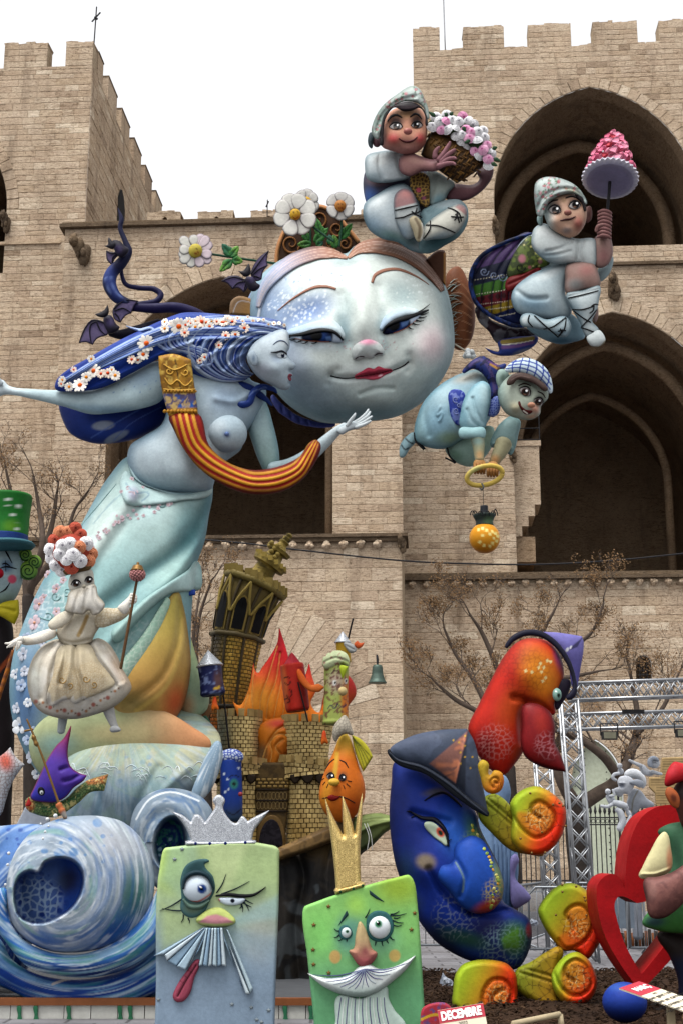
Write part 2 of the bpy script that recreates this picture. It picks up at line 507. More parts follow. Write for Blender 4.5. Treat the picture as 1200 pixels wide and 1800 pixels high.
def tube_geo(c,r,seg=14,flat=1.0,caps=True):
 """c (n,3) world centres, r (n,) radii; flat = depth / width"""
 c=np.asarray(c,float);r=np.asarray(r,float)
 t,n,b=frames(c)
 if caps:
  e0=[(-0.95,0.3),(-0.7,0.7),(-0.3,0.95)]
  C,Rr,N,B=[],[],[],[]
  for s,k in e0:C.append(c[0]+t[0]*s*r[0]*0.8);Rr.append(r[0]*k);N.append(n[0]);B.append(b[0])
  C+=list(c);Rr+=list(r);N+=list(n);B+=list(b)
  for s,k in e0[::-1]:C.append(c[-1]-t[-1]*s*r[-1]*0.8);Rr.append(r[-1]*k);N.append(n[-1]);B.append(b[-1])
  c,r,n,b=map(np.array,(C,Rr,N,B))
 a=np.linspace(0,2*np.pi,seg,endpoint=False)
 v=c[:,None]+r[:,None,None]*(np.cos(a)[None,:,None]*n[:,None]*flat+np.sin(a)[None,:,None]*b[:,None])
 m=len(c);I,J=np.meshgrid(np.arange(m-1),np.arange(seg),indexing='ij')
 J2=(J+1)%seg
 q=np.stack([I*seg+J,I*seg+J2,(I+1)*seg+J2,(I+1)*seg+J],-1).reshape(-1,4)
 V=np.concatenate([v.reshape(-1,3),c[:1],c[-1:]])
 j=np.arange(seg);j2=(j+1)%seg;n0=m*seg
 tr=np.concatenate([np.stack([j2,j,np.full(seg,n0)],-1),np.stack([(m-1)*seg+j,(m-1)*seg+j2,np.full(seg,n0+1)],-1)])
 return V,q,tr
def tube(name,pts,Y,mat,parent,col,ops=None,seg=14,n=8,flat=1.0,caps=True):
 """pts: (u, v, w, r) in photograph pixels, w towards the camera"""
 p=spline3(np.array(pts,float),n)
 k=K(p[:,1],Y)
 c=P(p[:,0],p[:,1],Y-p[:,2]*k)
 V,q,t=tube_geo(c,p[:,3]*k,seg,flat,caps)
 uu,vv=proj(V)
 return mk(name,V,[q,t],mat,parent,paint(uu,vv,col,ops))
_UNIT={}
def sphere_geo(nu=24,nv=14):
 if(nu,nv)in _UNIT:return _UNIT[nu,nv]
 th=np.linspace(0,np.pi,nv+1)[1:-1];ph=np.linspace(0,2*np.pi,nu,endpoint=False)
 v=np.stack([np.outer(np.sin(th),np.cos(ph)),np.outer(np.sin(th),np.sin(ph)),np.outer(np.cos(th),np.ones(nu))],-1).reshape(-1,3)
 v=np.concatenate([v,[[0,0,1],[0,0,-1]]]);m=nv-1
 I,J=np.meshgrid(np.arange(m-1),np.arange(nu),indexing='ij');J2=(J+1)%nu
 q=np.stack([I*nu+J,(I+1)*nu+J,(I+1)*nu+J2,I*nu+J2],-1).reshape(-1,4)
 j=np.arange(nu);j2=(j+1)%nu
 t=np.concatenate([np.stack([np.full(nu,m*nu),j,j2],-1),np.stack([np.full(nu,m*nu+1),(m-1)*nu+j2,(m-1)*nu+j],-1)])
 _UNIT[nu,nv]=(v,q,t)
 return v,q,t
def ball(name,u,v,r,Y,mat,parent,col,ops=None,w=0,sq=(1,1,1),rot=0,res=(24,14)):
 """sq scales across, in depth, up; rot turns it in the picture plane"""
 g,q,t=sphere_geo(*res)
 k=K(v,Y);a=R(-rot)
 p=g*np.array([sq[0],sq[1],sq[2]])*r*k
 p=np.stack([p[:,0]*math.cos(a)-p[:,2]*math.sin(a),p[:,1],p[:,0]*math.sin(a)+p[:,2]*math.cos(a)],-1)
 V=p+P(u,v,Y-w*k)
 uu,vv=proj(V)
 return mk(name,V,[q,t],mat,parent,paint(uu,vv,col,ops))
def lathe(name,axis0,axis1,prof,Y,mat,parent,col,ops=None,seg=28,w=(0,0),smooth=True,facets=None):
 """axis from pixel axis0 to axis1; prof = [(t along the axis, radius px)]"""
 prof=np.array(prof,float)
 Lp=math.hypot(axis1[0]-axis0[0],axis1[1]-axis0[1]);dn_=[prof[0]]
 for a_,b_ in zip(prof[:-1],prof[1:]):
  m_=max(1,int(math.hypot((b_[0]-a_[0])*Lp,b_[1]-a_[1])/2.2))
  dn_+=[a_+(b_-a_)*i_/m_ for i_ in range(1,m_+1)]
 prof=np.array(dn_)
 k=K((axis0[1]+axis1[1])/2,Y)
 a=P(axis0[0],axis0[1],Y-w[0]*k);b=P(axis1[0],axis1[1],Y-w[1]*k)
 d=(b-a);dn=d/np.linalg.norm(d)
 n=np.cross(dn,[0,1.0,0]);n/=np.linalg.norm(n);bb=np.cross(dn,n)
 ang=np.linspace(0,2*np.pi,seg,endpoint=False)+0.3
 V=(a+prof[:,:1]*d)[:,None]+(prof[:,1]*k)[:,None,None]*(np.cos(ang)[None,:,None]*n+np.sin(ang)[None,:,None]*bb)
 m=len(prof);I,J=np.meshgrid(np.arange(m-1),np.arange(seg),indexing='ij');J2=(J+1)%seg
 q=np.stack([I*seg+J,I*seg+J2,(I+1)*seg+J2,(I+1)*seg+J],-1).reshape(-1,4)
 V=V.reshape(-1,3);V=np.concatenate([V,[a+prof[0,0]*d,a+prof[-1,0]*d]])
 j=np.arange(seg);j2=(j+1)%seg
 t=np.concatenate([np.stack([j2,j,np.full(seg,m*seg)],-1),np.stack([(m-1)*seg+j,(m-1)*seg+j2,np.full(seg,m*seg+1)],-1)])
 uu,vv=proj(V)
 return mk(name,V,[q,t],mat,parent,paint(uu,vv,col,ops),smooth)
def boxes_geo(bs):
 """bs: (n, 6) x0,x1,y0,y1,z0,z1 -> one vertex/quads set"""
 b=np.asarray(bs,float).reshape(-1,6);n=len(b)
 ix=np.array([[0,2,4],[1,2,4],[1,3,4],[0,3,4],[0,2,5],[1,2,5],[1,3,5],[0,3,5]])
 V=b[:,ix].reshape(-1,3)
 f=np.array([[0,3,2,1],[4,5,6,7],[0,1,5,4],[1,2,6,5],[2,3,7,6],[3,0,4,7]])
 return V,(np.arange(n)[:,None,None]*8+f).reshape(-1,4)
def rod_geo(a,b,r,seg=8,r2=None):
 a=np.asarray(a,float);b=np.asarray(b,float)
 return tube_geo(np.array([a,b]),np.array([r,r if r2 is None else r2]),seg,caps=False)
class Geo:
 """collects shapes into one mesh (one part)"""
 def __init__(s):s.v,s.q,s.t,s.n=[],[],[],0
 def add(s,V,q=None,t=None):
  s.v.append(np.asarray(V,float))
  if q is not None and len(q):s.q.append(np.asarray(q)+s.n)
  if t is not None and len(t):s.t.append(np.asarray(t)+s.n)
  s.n+=len(V);return s
 def rod(s,a,b,r,seg=8,r2=None):return s.add(*rod_geo(a,b,r,seg,r2))
 def box(s,*b):return s.add(*boxes_geo([b]))
 def build(s,name,mat,parent=None,col=None,smooth=False,ops=None):
  V=np.concatenate(s.v);f=[]
  if s.q:f.append(np.concatenate(s.q))
  if s.t:f.append(np.concatenate(s.t))
  c=None
  if col is not None:
   uu,vv=proj(V);c=paint(uu,vv,col,ops)
  return mk(name,V,f,mat,parent,c,smooth)
  # ================================================================== THE SETTING: stone gate, ground, trees
TH=R(3.5)
CT,ST=math.cos(TH),math.sin(TH)
def BW(x,y,z):
 """building frame -> world"""
 x,y,z=np.broadcast_arrays(np.asarray(x,float),np.asarray(y,float),np.asarray(z,float))
 return np.stack([x*CT+y*ST,-x*ST+y*CT,z],-1)
def BL(u,v,yb):
 """where the pixel's sight line meets the building plane y = yb: (x, z)"""
 X=(u-600)/FPX;yy=(900-v)/FPX
 dY=CP-yy*SP;dZ=SP+yy*CP
 t=yb/(X*ST+dY*CT)
 return t*(X*CT-dY*ST),CAMZ+t*dZ
def stone_mat(name,tones,dark,blocks=True,courses=None,pit=0.55):
 m,t,b=nodes_of(name)
 g=nd(t,'ShaderNodeNewGeometry');pos=g.outputs['Position']
 if blocks:
  oi=nd(t,'ShaderNodeObjectInfo')
  ad=nd(t,'ShaderNodeMath',operation='ADD');fr=nd(t,'ShaderNodeMath',operation='FRACT')
  t.links.new(g.outputs['Random Per Island'],ad.inputs[0]);t.links.new(oi.outputs['Random'],ad.inputs[1])
  t.links.new(ad.outputs[0],fr.inputs[0]);rnd=fr.outputs[0]
 else:
  n0=nd(t,'ShaderNodeTexNoise',i_Scale=1.6,i_Detail=3.0);t.links.new(pos,n0.inputs['Vector']);rnd=n0.outputs[0]
 base=ramp(t,rnd,[(i/(len(tones)-1),tuple(lin(c)))for i,c in enumerate(tones)])
 big=nd(t,'ShaderNodeTexNoise',i_Scale=0.28,i_Detail=6.0,i_Roughness=0.62);t.links.new(pos,big.inputs['Vector'])
 f=ramp(t,big.outputs[0],[(0.28,(0.66,0.63,0.60)),(0.42,(0.93,0.92,0.91)),(0.55,(1.0,1.0,1.0)),(0.72,(1.12,1.11,1.08))])
 c=mixc(t,1.0,base,f,'MULTIPLY')
 mp=nd(t,'ShaderNodeMapping');mp.inputs['Scale'].default_value=(2.0,2.0,4.6);t.links.new(pos,mp.inputs['Vector'])
 bed=nd(t,'ShaderNodeTexNoise',i_Scale=2.2,i_Detail=9.0,i_Roughness=0.78);t.links.new(mp.outputs[0],bed.inputs['Vector'])
 f2=ramp(t,bed.outputs[0],[(0.36,(0.5,0.44,0.38)),(0.47,(0.9,0.88,0.85)),(0.58,(1.02,1.02,1.01)),(0.75,(1.14,1.13,1.1))])
 c=mixc(t,pit,c,mixc(t,1.0,c,f2,'MULTIPLY'))
 mp2=nd(t,'ShaderNodeMapping');mp2.inputs['Scale'].default_value=(1.0,1.0,2.2);t.links.new(pos,mp2.inputs['Vector'])
 sp=nd(t,'ShaderNodeTexNoise',i_Scale=7.5,i_Detail=6.0,i_Roughness=0.75);t.links.new(mp2.outputs[0],sp.inputs['Vector'])
 f3=ramp(t,sp.outputs[0],[(0.36,(0.28,0.24,0.2)),(0.43,(0.95,0.94,0.92)),(0.7,(1.06,1.06,1.05))])
 c=mixc(t,0.9,c,mixc(t,1.0,c,f3,'MULTIPLY'))
 sp2=nd(t,'ShaderNodeTexNoise',i_Scale=17.0,i_Detail=5.0,i_Roughness=0.8);t.links.new(mp2.outputs[0],sp2.inputs['Vector'])
 f5=ramp(t,sp2.outputs[0],[(0.36,(0.45,0.40,0.35)),(0.47,(0.97,0.96,0.95)),(0.68,(1.12,1.12,1.1))])
 c=mixc(t,0.85,c,mixc(t,1.0,c,f5,'MULTIPLY'))
 mp4=nd(t,'ShaderNodeMapping');mp4.inputs['Scale'].default_value=(1.0,1.0,4.5);t.links.new(pos,mp4.inputs['Vector'])
 er=nd(t,'ShaderNodeTexNoise',i_Scale=3.4,i_Detail=7.0,i_Roughness=0.72);t.links.new(mp4.outputs[0],er.inputs['Vector'])
 er2=nd(t,'ShaderNodeTexNoise',i_Scale=0.55,i_Detail=3.0,i_Roughness=0.6);t.links.new(pos,er2.inputs['Vector'])
 ea=ramp(t,er.outputs[0],[(0.5,0.0),(0.6,0.85)]);eb=ramp(t,er2.outputs[0],[(0.42,0.12),(0.62,1.0)])
 em=nd(t,'ShaderNodeMath',operation='MULTIPLY');t.links.new(ea,em.inputs[0]);t.links.new(eb,em.inputs[1])
 c=mixc(t,em.outputs[0],c,mixc(t,1.0,c,(0.55,0.5,0.45),'MULTIPLY'))
 mp3=nd(t,'ShaderNodeMapping');mp3.inputs['Scale'].default_value=(0.9,0.9,0.16);t.links.new(pos,mp3.inputs['Vector'])
 st=nd(t,'ShaderNodeTexNoise',i_Scale=1.1,i_Detail=7.0,i_Roughness=0.7);t.links.new(mp3.outputs[0],st.inputs['Vector'])
 f4=ramp(t,st.outputs[0],[(0.52,0.0),(0.72,0.85)])
 c=mixc(t,f4,c,tuple(lin(dark)))
 t.links.new(c,b.inputs['Base Color'])
 b.inputs['Roughness'].default_value=0.92
 b.inputs['Specular IOR Level'].default_value=0.05
 mx=nd(t,'ShaderNodeMath',operation='ADD');t.links.new(bed.outputs[0],mx.inputs[0]);t.links.new(sp.outputs[0],mx.inputs[1])
 bp=nd(t,'ShaderNodeBump',i_Strength=0.75,i_Distance=0.06)
 t.links.new(mx.outputs[0],bp.inputs['Height']);t.links.new(bp.outputs[0],b.inputs['Normal'])
 return m
M_STONE=stone_mat('limestone_blocks',[(149,131,113),(175,156,136),(179,161,141),(184,167,147),(186,169,149),(181,162,142),(176,157,135),(184,167,147),(188,171,152),(178,159,138),(182,164,144),(174,155,134),(185,168,148),(204,190,171)],'#6b5a4a')
M_MORTAR=stone_mat('lime_mortar',['#ab9a84','#b8a892'],'#6d6052',blocks=False)
M_COPE=stone_mat('weathered_coping_stone',['#5a4e42','#665849','#776755'],'#332c26')
M_INSIDE=stone_mat('shaded_vault_stone',['#85725f','#937f69'],'#5a4d41',blocks=False)  # darker copy of the wall stone, interior shade put into its tone
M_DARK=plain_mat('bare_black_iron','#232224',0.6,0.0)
M_VOID=plain_mat('painted_slit_shade','#171412',1.0,0.0)
UNITS=[]
for _i in range(10):
 r_=np.random.default_rng(50+_i)
 def _ring(sx,sz,y,j):
  return[(-sx+r_.uniform(-j,j),y,-sz+r_.uniform(-j,j)),(sx+r_.uniform(-j,j),y,-sz+r_.uniform(-j,j)),(sx+r_.uniform(-j,j),y,sz+r_.uniform(-j,j)),(-sx+r_.uniform(-j,j),y,sz+r_.uniform(-j,j))]
 vs=_ring(.5,.5,0.012,.0)+_ring(.497,.485,0.001,.006)+_ring(.485,.45,-0.007,.010)
 vs.append((r_.uniform(-.1,.1),-0.010,r_.uniform(-.1,.1)))
 fs=[]
 for a in(0,4):
  for i in range(4):fs.append((a+i,a+(i+1)%4,a+4+(i+1)%4,a+4+i))
 fs+=[(8+i,8+(i+1)%4,12)for i in range(4)]
 me=bpy.data.meshes.new('stone_block');me.from_pydata(vs,[],fs);me.materials.append(M_STONE);me.update()
 UNITS.append((me,np.array(vs),fs))
COVER=[(640,590,195,170),(740,330,110,110),(960,480,120,140),(840,720,130,100),(330,650,230,120),(220,1000,170,280),(480,1250,150,220),(880,1350,190,240),(700,1500,500,160),(1075,300,45,60),(150,1250,160,200)]
def shown(u,v):
 return-20<u<1220 and-10<v<1810 and not any(((u-a)/c)**2+((v-b)/d)**2<1 for a,b,c,d in COVER)
def courses(x0,x1,z0,z1,ch=0.27,lw=(0.42,1.15),holes=(),spans=None,seed=1):
 """coursed rubble: list of (xa, xb, za, zb); holes(z) -> list of closed x intervals; spans restricts x"""
 rg=random.Random(seed);out=[];z=z0
 while z<z1-0.08:
  h=min(ch*rg.choice((0.82,0.95,1.0,1.08,1.25)),z1-z)
  if z1-z-h<0.12:h=z1-z
  zm=z+h/2
  iv=[(x0,x1)]if spans is None else list(spans)
  for hf in holes:
   for(ha,hb)in hf(zm):
    nv=[]
    for a,b in iv:
     if hb<=a or ha>=b:nv.append((a,b));continue
     if ha>a:nv.append((a,ha))
     if hb<b:nv.append((hb,b))
    iv=nv
  for a,b in iv:
   x=a
   while x<b-0.02:
    w=rg.uniform(*lw)
    if b-x-w<0.3:w=b-x if b-x<1.4 else(b-x)/2
    w=min(w,b-x)
    out.append((x,x+w,z,z+h));x+=w
  z+=h
 return out
def lay(parent,blocks,yb,limit=300,seed=3,name='stone_block',fold=None):
 """the stones that show largest become objects of their own, the rest one joined part"""
 rg=random.Random(seed);sc=[]
 for i,(xa,xb,za,zb)in enumerate(blocks):
  p=BW((xa+xb)/2,yb,(za+zb)/2);u,v=proj(p)
  sc.append(((xb-xa)*(zb-za)*(0.75+0.5*rg.random())if shown(u,v)else 0,i))
 sc.sort(reverse=True)
 single={i for s,i in sc[:limit]if s>0}
 g=0.006;V,Q,T=[],[],[];n=0
 for i,(xa,xb,za,zb)in enumerate(blocks):
  me,vs,fs=UNITS[rg.randrange(10)]
  w,h=xb-xa-g,zb-za-g
  pr=rg.uniform(0.5,1.5)
  c=BW((xa+xb)/2,yb,(za+zb)/2)
  if i in single:
   link(name,me,parent,c,(0,0,-TH),(w,pr,h))
  else:
   p=vs*np.array([w,pr,h])+np.array([(xa+xb)/2,yb,(za+zb)/2])
   V.append(BW(p[:,0],p[:,1],p[:,2]))
   Q+=[[n+k for k in f]for f in fs if len(f)==4];T+=[[n+k for k in f]for f in fs if len(f)==3]
   n+=len(vs)
 if V:
  o=mk('far_stones',np.concatenate(V),[np.array(Q),np.array(T)],M_STONE,parent,smooth=False)
  props(o,kind='stuff')
class Arch:
 """pointed arch: centre x, half width a, sill, spring and apex heights; t = ring thickness"""
 def __init__(s,xc,a,z0,zs,za,t=0.55):
  s.xc,s.a,s.z0,s.zs,s.za,s.t=xc,a,z0,zs,za,t
  hp=za-zs;s.R=(hp*hp+a*a)/(2*a)
 def half(s,z,e=0.0):
  if z<s.z0:return 0
  if z<s.zs:return s.a
  q=(s.R+e)**2-(z-s.zs)**2
  return max(0.0,math.sqrt(q)-(s.R-s.a))if q>0 else 0.0
 def hole(s,z):
  h=s.half(z,s.t if z>=s.zs else 0)
  return[(s.xc-h,s.xc+h)]if h>0 else[]
 def profile(s,e=0.0,n=14):
  """from the left foot over the apex to the right foot"""
  Rr=s.R+e;cx=s.R-s.a
  top=math.acos(min(1,cx/Rr))
  L=[(s.xc+cx-Rr*math.cos(q),s.zs+Rr*math.sin(q))for q in np.linspace(0,top,n)]
  Rg=[(2*s.xc-x,z)for x,z in L[::-1][1:]]
  return[(s.xc-s.a-e,s.z0)]+L+Rg+[(s.xc+s.a+e,s.z0)]
 def ring(s,parent,yb,n=17,proud=0.02,name='voussoir',depth=0.05):
  Rr,t=s.R,s.t;cx=s.R-s.a;top=math.acos(cx/(Rr+t*0.5))
  for side in(1,-1):
   for i in range(n):
    q0,q1=top*i/n+0.0015,top*(i+1)/n-0.0015
    pr=proud+random.uniform(-.012,.012)
    pts=[]
    for rr in(Rr+0.012,Rr+t):
     for q in(q0,q1):
      pts.append((s.xc+side*(-(cx)+rr*math.cos(q)),s.zs+rr*math.sin(q)))
    (a,b,c,d)=pts
    V=[]
    for y,ins in((yb-pr,0.02),(yb-pr+0.03,0.0),(yb+depth,0.0)):
     mx=sum(p[0]for p in pts)/4;mz=sum(p[1]for p in pts)/4
     for(x,z)in(a,b,d,c):
      V.append((x+(mx-x)*ins*3,y,z+(mz-z)*ins*3))
    V=np.array(V);W=BW(V[:,0],V[:,1],V[:,2])
    F=[[0,1,2,3]]+[[r*4+k,r*4+(k+1)%4,(r+1)*4+(k+1)%4,(r+1)*4+k]for r in(0,1)for k in range(4)]
    mk(name,W,np.array(F),M_STONE,parent,smooth=False)
 def room(s,parent,yb,depth,ribs=(),grow=0.0):
  pf=s.profile()
  V,Q=[],[]
  ys=[yb+0.03,yb+0.9,yb+0.9,yb+depth]
  for j,y in enumerate(ys):
   pr=s.profile(0 if j<2 else grow)
   for x,z in pr:V.append((x,y,z))
  n=len(pf)
  for j in range(len(ys)-1):
   for i in range(n):
    i2=(i+1)%n
    Q.append([j*n+i,j*n+i2,(j+1)*n+i2,(j+1)*n+i])
  V=np.array(V);o=mk('vault',BW(V[:,0],V[:,1],V[:,2]),np.array(Q),M_INSIDE,parent,smooth=False)
  pr=s.profile(grow);zb=[(x,yb+depth-0.01,z)for x,z in pr]
  tr=tessellate_polygon([[Vector((x,z,0))for x,y,z in zb]])
  zb=np.array(zb);mk('back_wall',BW(zb[:,0],zb[:,1],zb[:,2]),np.array(tr),M_INSIDE,parent,smooth=False)
  for(yr,e,w)in ribs:
   c=s.profile(-e,16);c=np.array([(x,yb+yr,max(z,s.z0))for x,z in c])
   tv,tq,tt=tube_geo(BW(c[:,0],c[:,1],c[:,2]),np.full(len(c),w),8,caps=False)
   mk('vault_rib',tv,[tq,tt],M_INSIDE,parent)
def backing(name,parent,outer,archs,yb,mat=None):
 loops=[[Vector((x,z,0))for x,z in outer]]+[[Vector((x,z,0))for x,z in a.profile()]for a in archs]
 tr=np.array(tessellate_polygon(loops));p=np.array([(q.x,q.y)for l in loops for q in l])
 return mk(name,BW(p[:,0],yb+0.012,p[:,1]),tr,mat or M_MORTAR,parent,smooth=False)
def bbox(name,parent,x0,x1,y0,y1,z0,z1,mat,bev=0.0):
 V,Q=boxes_geo([(x0,x1,y0,y1,z0,z1)])
 return mk(name,BW(V[:,0],V[:,1],V[:,2]),Q,mat,parent,smooth=False)
def cap_strip(name,parent,x0,x1,y0,y1,z,mat):
 """worn top course: a row of uneven stones"""
 x=x0;G=Geo()
 while x<x1-.02:
  w=min(random.uniform(.18,.45),x1-x);hh=random.choice((0,.02,.04,.06,.09));V,Q=boxes_geo([(x,x+w-.004,y0+random.uniform(0,.03),y1,z-.03,z+.02+hh)])
  V[4:,0]+=np.random.default_rng(int(x*977)%9999).uniform(-.03,.03,4);V[4:,2]+=np.random.default_rng(int(x*977)%9999).uniform(-.03,.02,4)
  G.add(BW(V[:,0],V[:,1],V[:,2]),Q);x+=w
 return props(G.build(name,mat,parent),kind='stuff')
def bosses(parent,x0,x1,z,yb,step,r,name='corbel'):
 n=int((x1-x0)/step)
 g,q,t=sphere_geo(10,6)
 for i in range(n):
  x=x0+(i+0.5)*step
  G=Geo();G.add(g*np.array([r*0.8,r,r])+np.array([x,yb-r*0.7,z]),q,t)
  G.box(x-r*0.7,x+r*0.7,yb-r*0.9,yb+0.05,z+r*0.3,z+r*1.2)
  for k in(-1,0,1):G.add(g*r*0.42+np.array([x+k*r*0.55,yb-r*1.35,z+random.uniform(-.4,.3)*r]),q,t)
  V=np.concatenate(G.v)
  G.v=[BW(V[:,0],V[:,1],V[:,2])]
  G.build(name,M_STONE,parent)
  # ---------------- right tower
YD=54.0
xD0=BL(725,60,YD)[0];xD1=BL(1290,500,YD)[0];zDp=BL(800,88,YD)[1];zDm=BL(840,48,YD)[1]
xDl=BL(690,900,YD)[0];zB=BL(300,398,50.0)[1]
rt=thing('stone_tower','tall battlemented stone tower with two dark pointed arches at the right','tower',BW((xD0+xD1)/2,YD,0))
def mkarch(uc,vapex,ul,vl,vsill,vspring,yb,t=0.55):
 xc,za=BL(uc,vapex,yb);xl=BL(ul,vl,yb)[0]
 return Arch(xc,xc-xl,BL(uc,vsill,yb)[1],BL(uc,vspring,yb)[1],za,t)
aD1=mkarch(1035,153,869,400,465,345,YD,0.5)
aD2=mkarch(1075,549,905,900,1010,760,YD,0.62)
merl=[(725,772),(813,885),(928,1003),(1042,1120),(1158,1236)]
msp=[(BL(a,68,YD)[0],BL(b,68,YD)[0])for a,b in merl]
zCor=BL(900,1020,YD)[1]
win=Arch(BL(1130,1170,YD)[0],0.3,BL(1130,1200,YD)[1],BL(1130,1166,YD)[1],BL(1130,1152,YD)[1],0.22)
door=Arch(BL(1050,1400,YD)[0],0.95,0.3,BL(1050,1375,YD)[1],BL(1050,1300,YD)[1],0.5)
backing('mortar_bed',rt,[(xDl,0),(xD1,0),(xD1,zDp),(xD0,zDp),(xD0,zB+0.5),(xDl,zB+0.5)],[aD1,aD2,win,door],YD)
blk=courses(xDl,xD1,0,zCor-0.1,0.34,(0.5,1.3),[win.hole,door.hole],seed=4)
blk+=courses(xDl,xD1,zCor+0.3,zB+0.5,0.25,(0.36,.95),[aD2.hole],seed=5)
blk+=courses(xD0,xD1,zB+0.5,zDp,0.25,(0.34,.95),[aD1.hole,aD2.hole],seed=6)
blk+=courses(xD0,xD1,zDp,zDm,0.25,(0.34,.9),spans=msp,seed=7)
lay(rt,blk,YD,seed=8)
for a,b in msp:
 bbox('merlon',rt,a+.01,b-.01,YD+0.02,YD+0.9,zDp-0.2,zDm-0.02,M_MORTAR)
 cap_strip('merlon_cap',rt,a,b,YD-0.01,YD+0.95,zDm,M_STONE)
for(a,b)in zip(msp[:-1],msp[1:]):
 cap_strip('parapet_cap',rt,a[1],b[0],YD-0.01,YD+0.95,zDp,M_STONE)
fv=[BW(xD0,YD+0.02,zB-1),BW(xD0+0.9,YD+12,zB-1),BW(xD0+0.9,YD+12,zDp),BW(xD0,YD+0.02,zDp)]
mk('side_wall',fv,np.array([[0,3,2,1]]),M_MORTAR,rt,smooth=False)
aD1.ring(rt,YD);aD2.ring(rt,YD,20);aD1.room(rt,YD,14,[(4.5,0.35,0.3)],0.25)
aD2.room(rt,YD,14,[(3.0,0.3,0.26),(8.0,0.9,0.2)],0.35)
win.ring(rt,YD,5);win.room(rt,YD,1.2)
door.ring(rt,YD,9);
M_DOOR=plain_mat('pale_green_door_paint','#a8ae9a',0.6)
dv=[(x,YD+0.35,z)for x,z in door.profile()]
tr=tessellate_polygon([[Vector((x,z,0))for x,y,z in dv]]);dv=np.array(dv)
mk('door',BW(dv[:,0],dv[:,1],dv[:,2]),np.array(tr),M_DOOR,rt,smooth=False)
G=Geo();g_,q_,t_=sphere_geo(8,5)
for i in range(-4,5):
 for j in range(18):
  if abs(i)!=0 and(i%2==0)and door.half(1.0+j*0.26)>abs(i)*0.2+0.1:
   G.add(BW(*(g_*0.025+np.array([door.xc+i*0.2,YD+0.34,1.0+j*0.26])).T),q_,t_)
G.build('door_stud',M_DARK,rt)
G=Geo()
for i in(-1,0,1):G.rod(BW(win.xc+i*0.14,YD+0.1,win.z0),BW(win.xc+i*0.14,YD+0.1,win.za-0.1-abs(i)*0.15),0.015,6)
for i in range(4):G.rod(BW(win.xc-0.28,YD+0.1,win.z0+0.15+i*0.17),BW(win.xc+0.28,YD+0.1,win.z0+0.15+i*0.17),0.012,6)
G.build('window_grille',M_DARK,rt)
bbox('cornice',rt,BL(705,1015,YD)[0],xD1,YD-0.32,YD+0.02,zCor,zCor+0.12,M_COPE)
bbox('cornice',rt,BL(705,1015,YD)[0],xD1,YD-0.22,YD+0.02,zCor+0.121,zCor+0.28,M_COPE)
bosses(rt,BL(712,1015,YD)[0],xD1,zCor-0.14,YD,0.55,0.16)
bbox('sill',rt,aD1.xc-aD1.a-0.1,xD1,YD-0.16,YD+1.5,aD1.z0-0.1,aD1.z0+0.03,M_COPE)
zs_=[BL(930,v,YD)[1]for v in(776,880,900,918,936)]
xs_=[BL(u,880,YD)[0]for u in(900,952,941,929,917)]
bbox('stair_slab',rt,xs_[0],xs_[1]+0.08,YD+0.6,YD+2.6,zs_[0],zs_[0]+0.22,M_STONE)
for i in range(4):
 bbox('stair_corbel',rt,xs_[0]-0.1,xs_[i+1],YD+0.65+i*0.003,YD+2.5,zs_[i+1]-0.001*i,(zs_[0]if i==0 else zs_[i])-0.002,M_STONE)
bbox('stair_pier',rt,xs_[0]-0.1,xs_[0]+0.9,YD+0.75,YD+3.2,aD2.z0+0.7,zs_[4]-0.004,M_INSIDE)
G=Geo()
for v in(700,722,744,764):
 z=BL(920,v,YD)[1];G.rod(BW(xs_[0]-0.2,YD+0.7,z),BW(xs_[1]+0.05,YD+0.7,z),0.022,6)
for u in(905,950):G.rod(BW(BL(u,770,YD)[0],YD+0.7,zs_[0]+0.2),BW(BL(u,770,YD)[0],YD+0.7,BL(u,690,YD)[1]),0.025,6)
G.build('stair_railing',M_DARK,rt)
def carved(name,parent,u,v,wd,ht,yb,lean=0):
 """gargoyle stub: a crouched weathered beast on a console"""
 x,z=BL(u,v,yb);k=yb/FPX*1.08;g,q,t=sphere_geo(14,9);G=Geo()
 rg=random.Random(int(u))
 for(dx,dy,dz,r)in((0,-.1,0,.5),(-.1+lean*.3,-.55,.25,.4),(-.2+lean*.5,-.95,.42,.3),(.1,-.3,-.3,.34),(-.32+lean*.5,-1.15,.35,.17),(-.1+lean*.5,-.9,.66,.1),(.12,-.7,-.1,.2),(-.25,-.6,-.15,.16)):
  pts=g*r*np.array([wd,wd,ht])*k*(1+0.12*np.sin(g[:,:1]*9+g[:,2:]*7+rg.random()*6))
  p=pts+np.array([x+dx*wd*k,yb+dy*wd*k,z+dz*ht*k])
  G.add(BW(p[:,0],p[:,1],p[:,2]),q,t)
 return G.build(name,M_COPE,parent,smooth=True)
carved('gargoyle',rt,1078,510,22,36,YD)
carved('carved_corbel',rt,871,402,14,26,YD)
carved('carved_corbel',rt,901,803,14,20,YD)
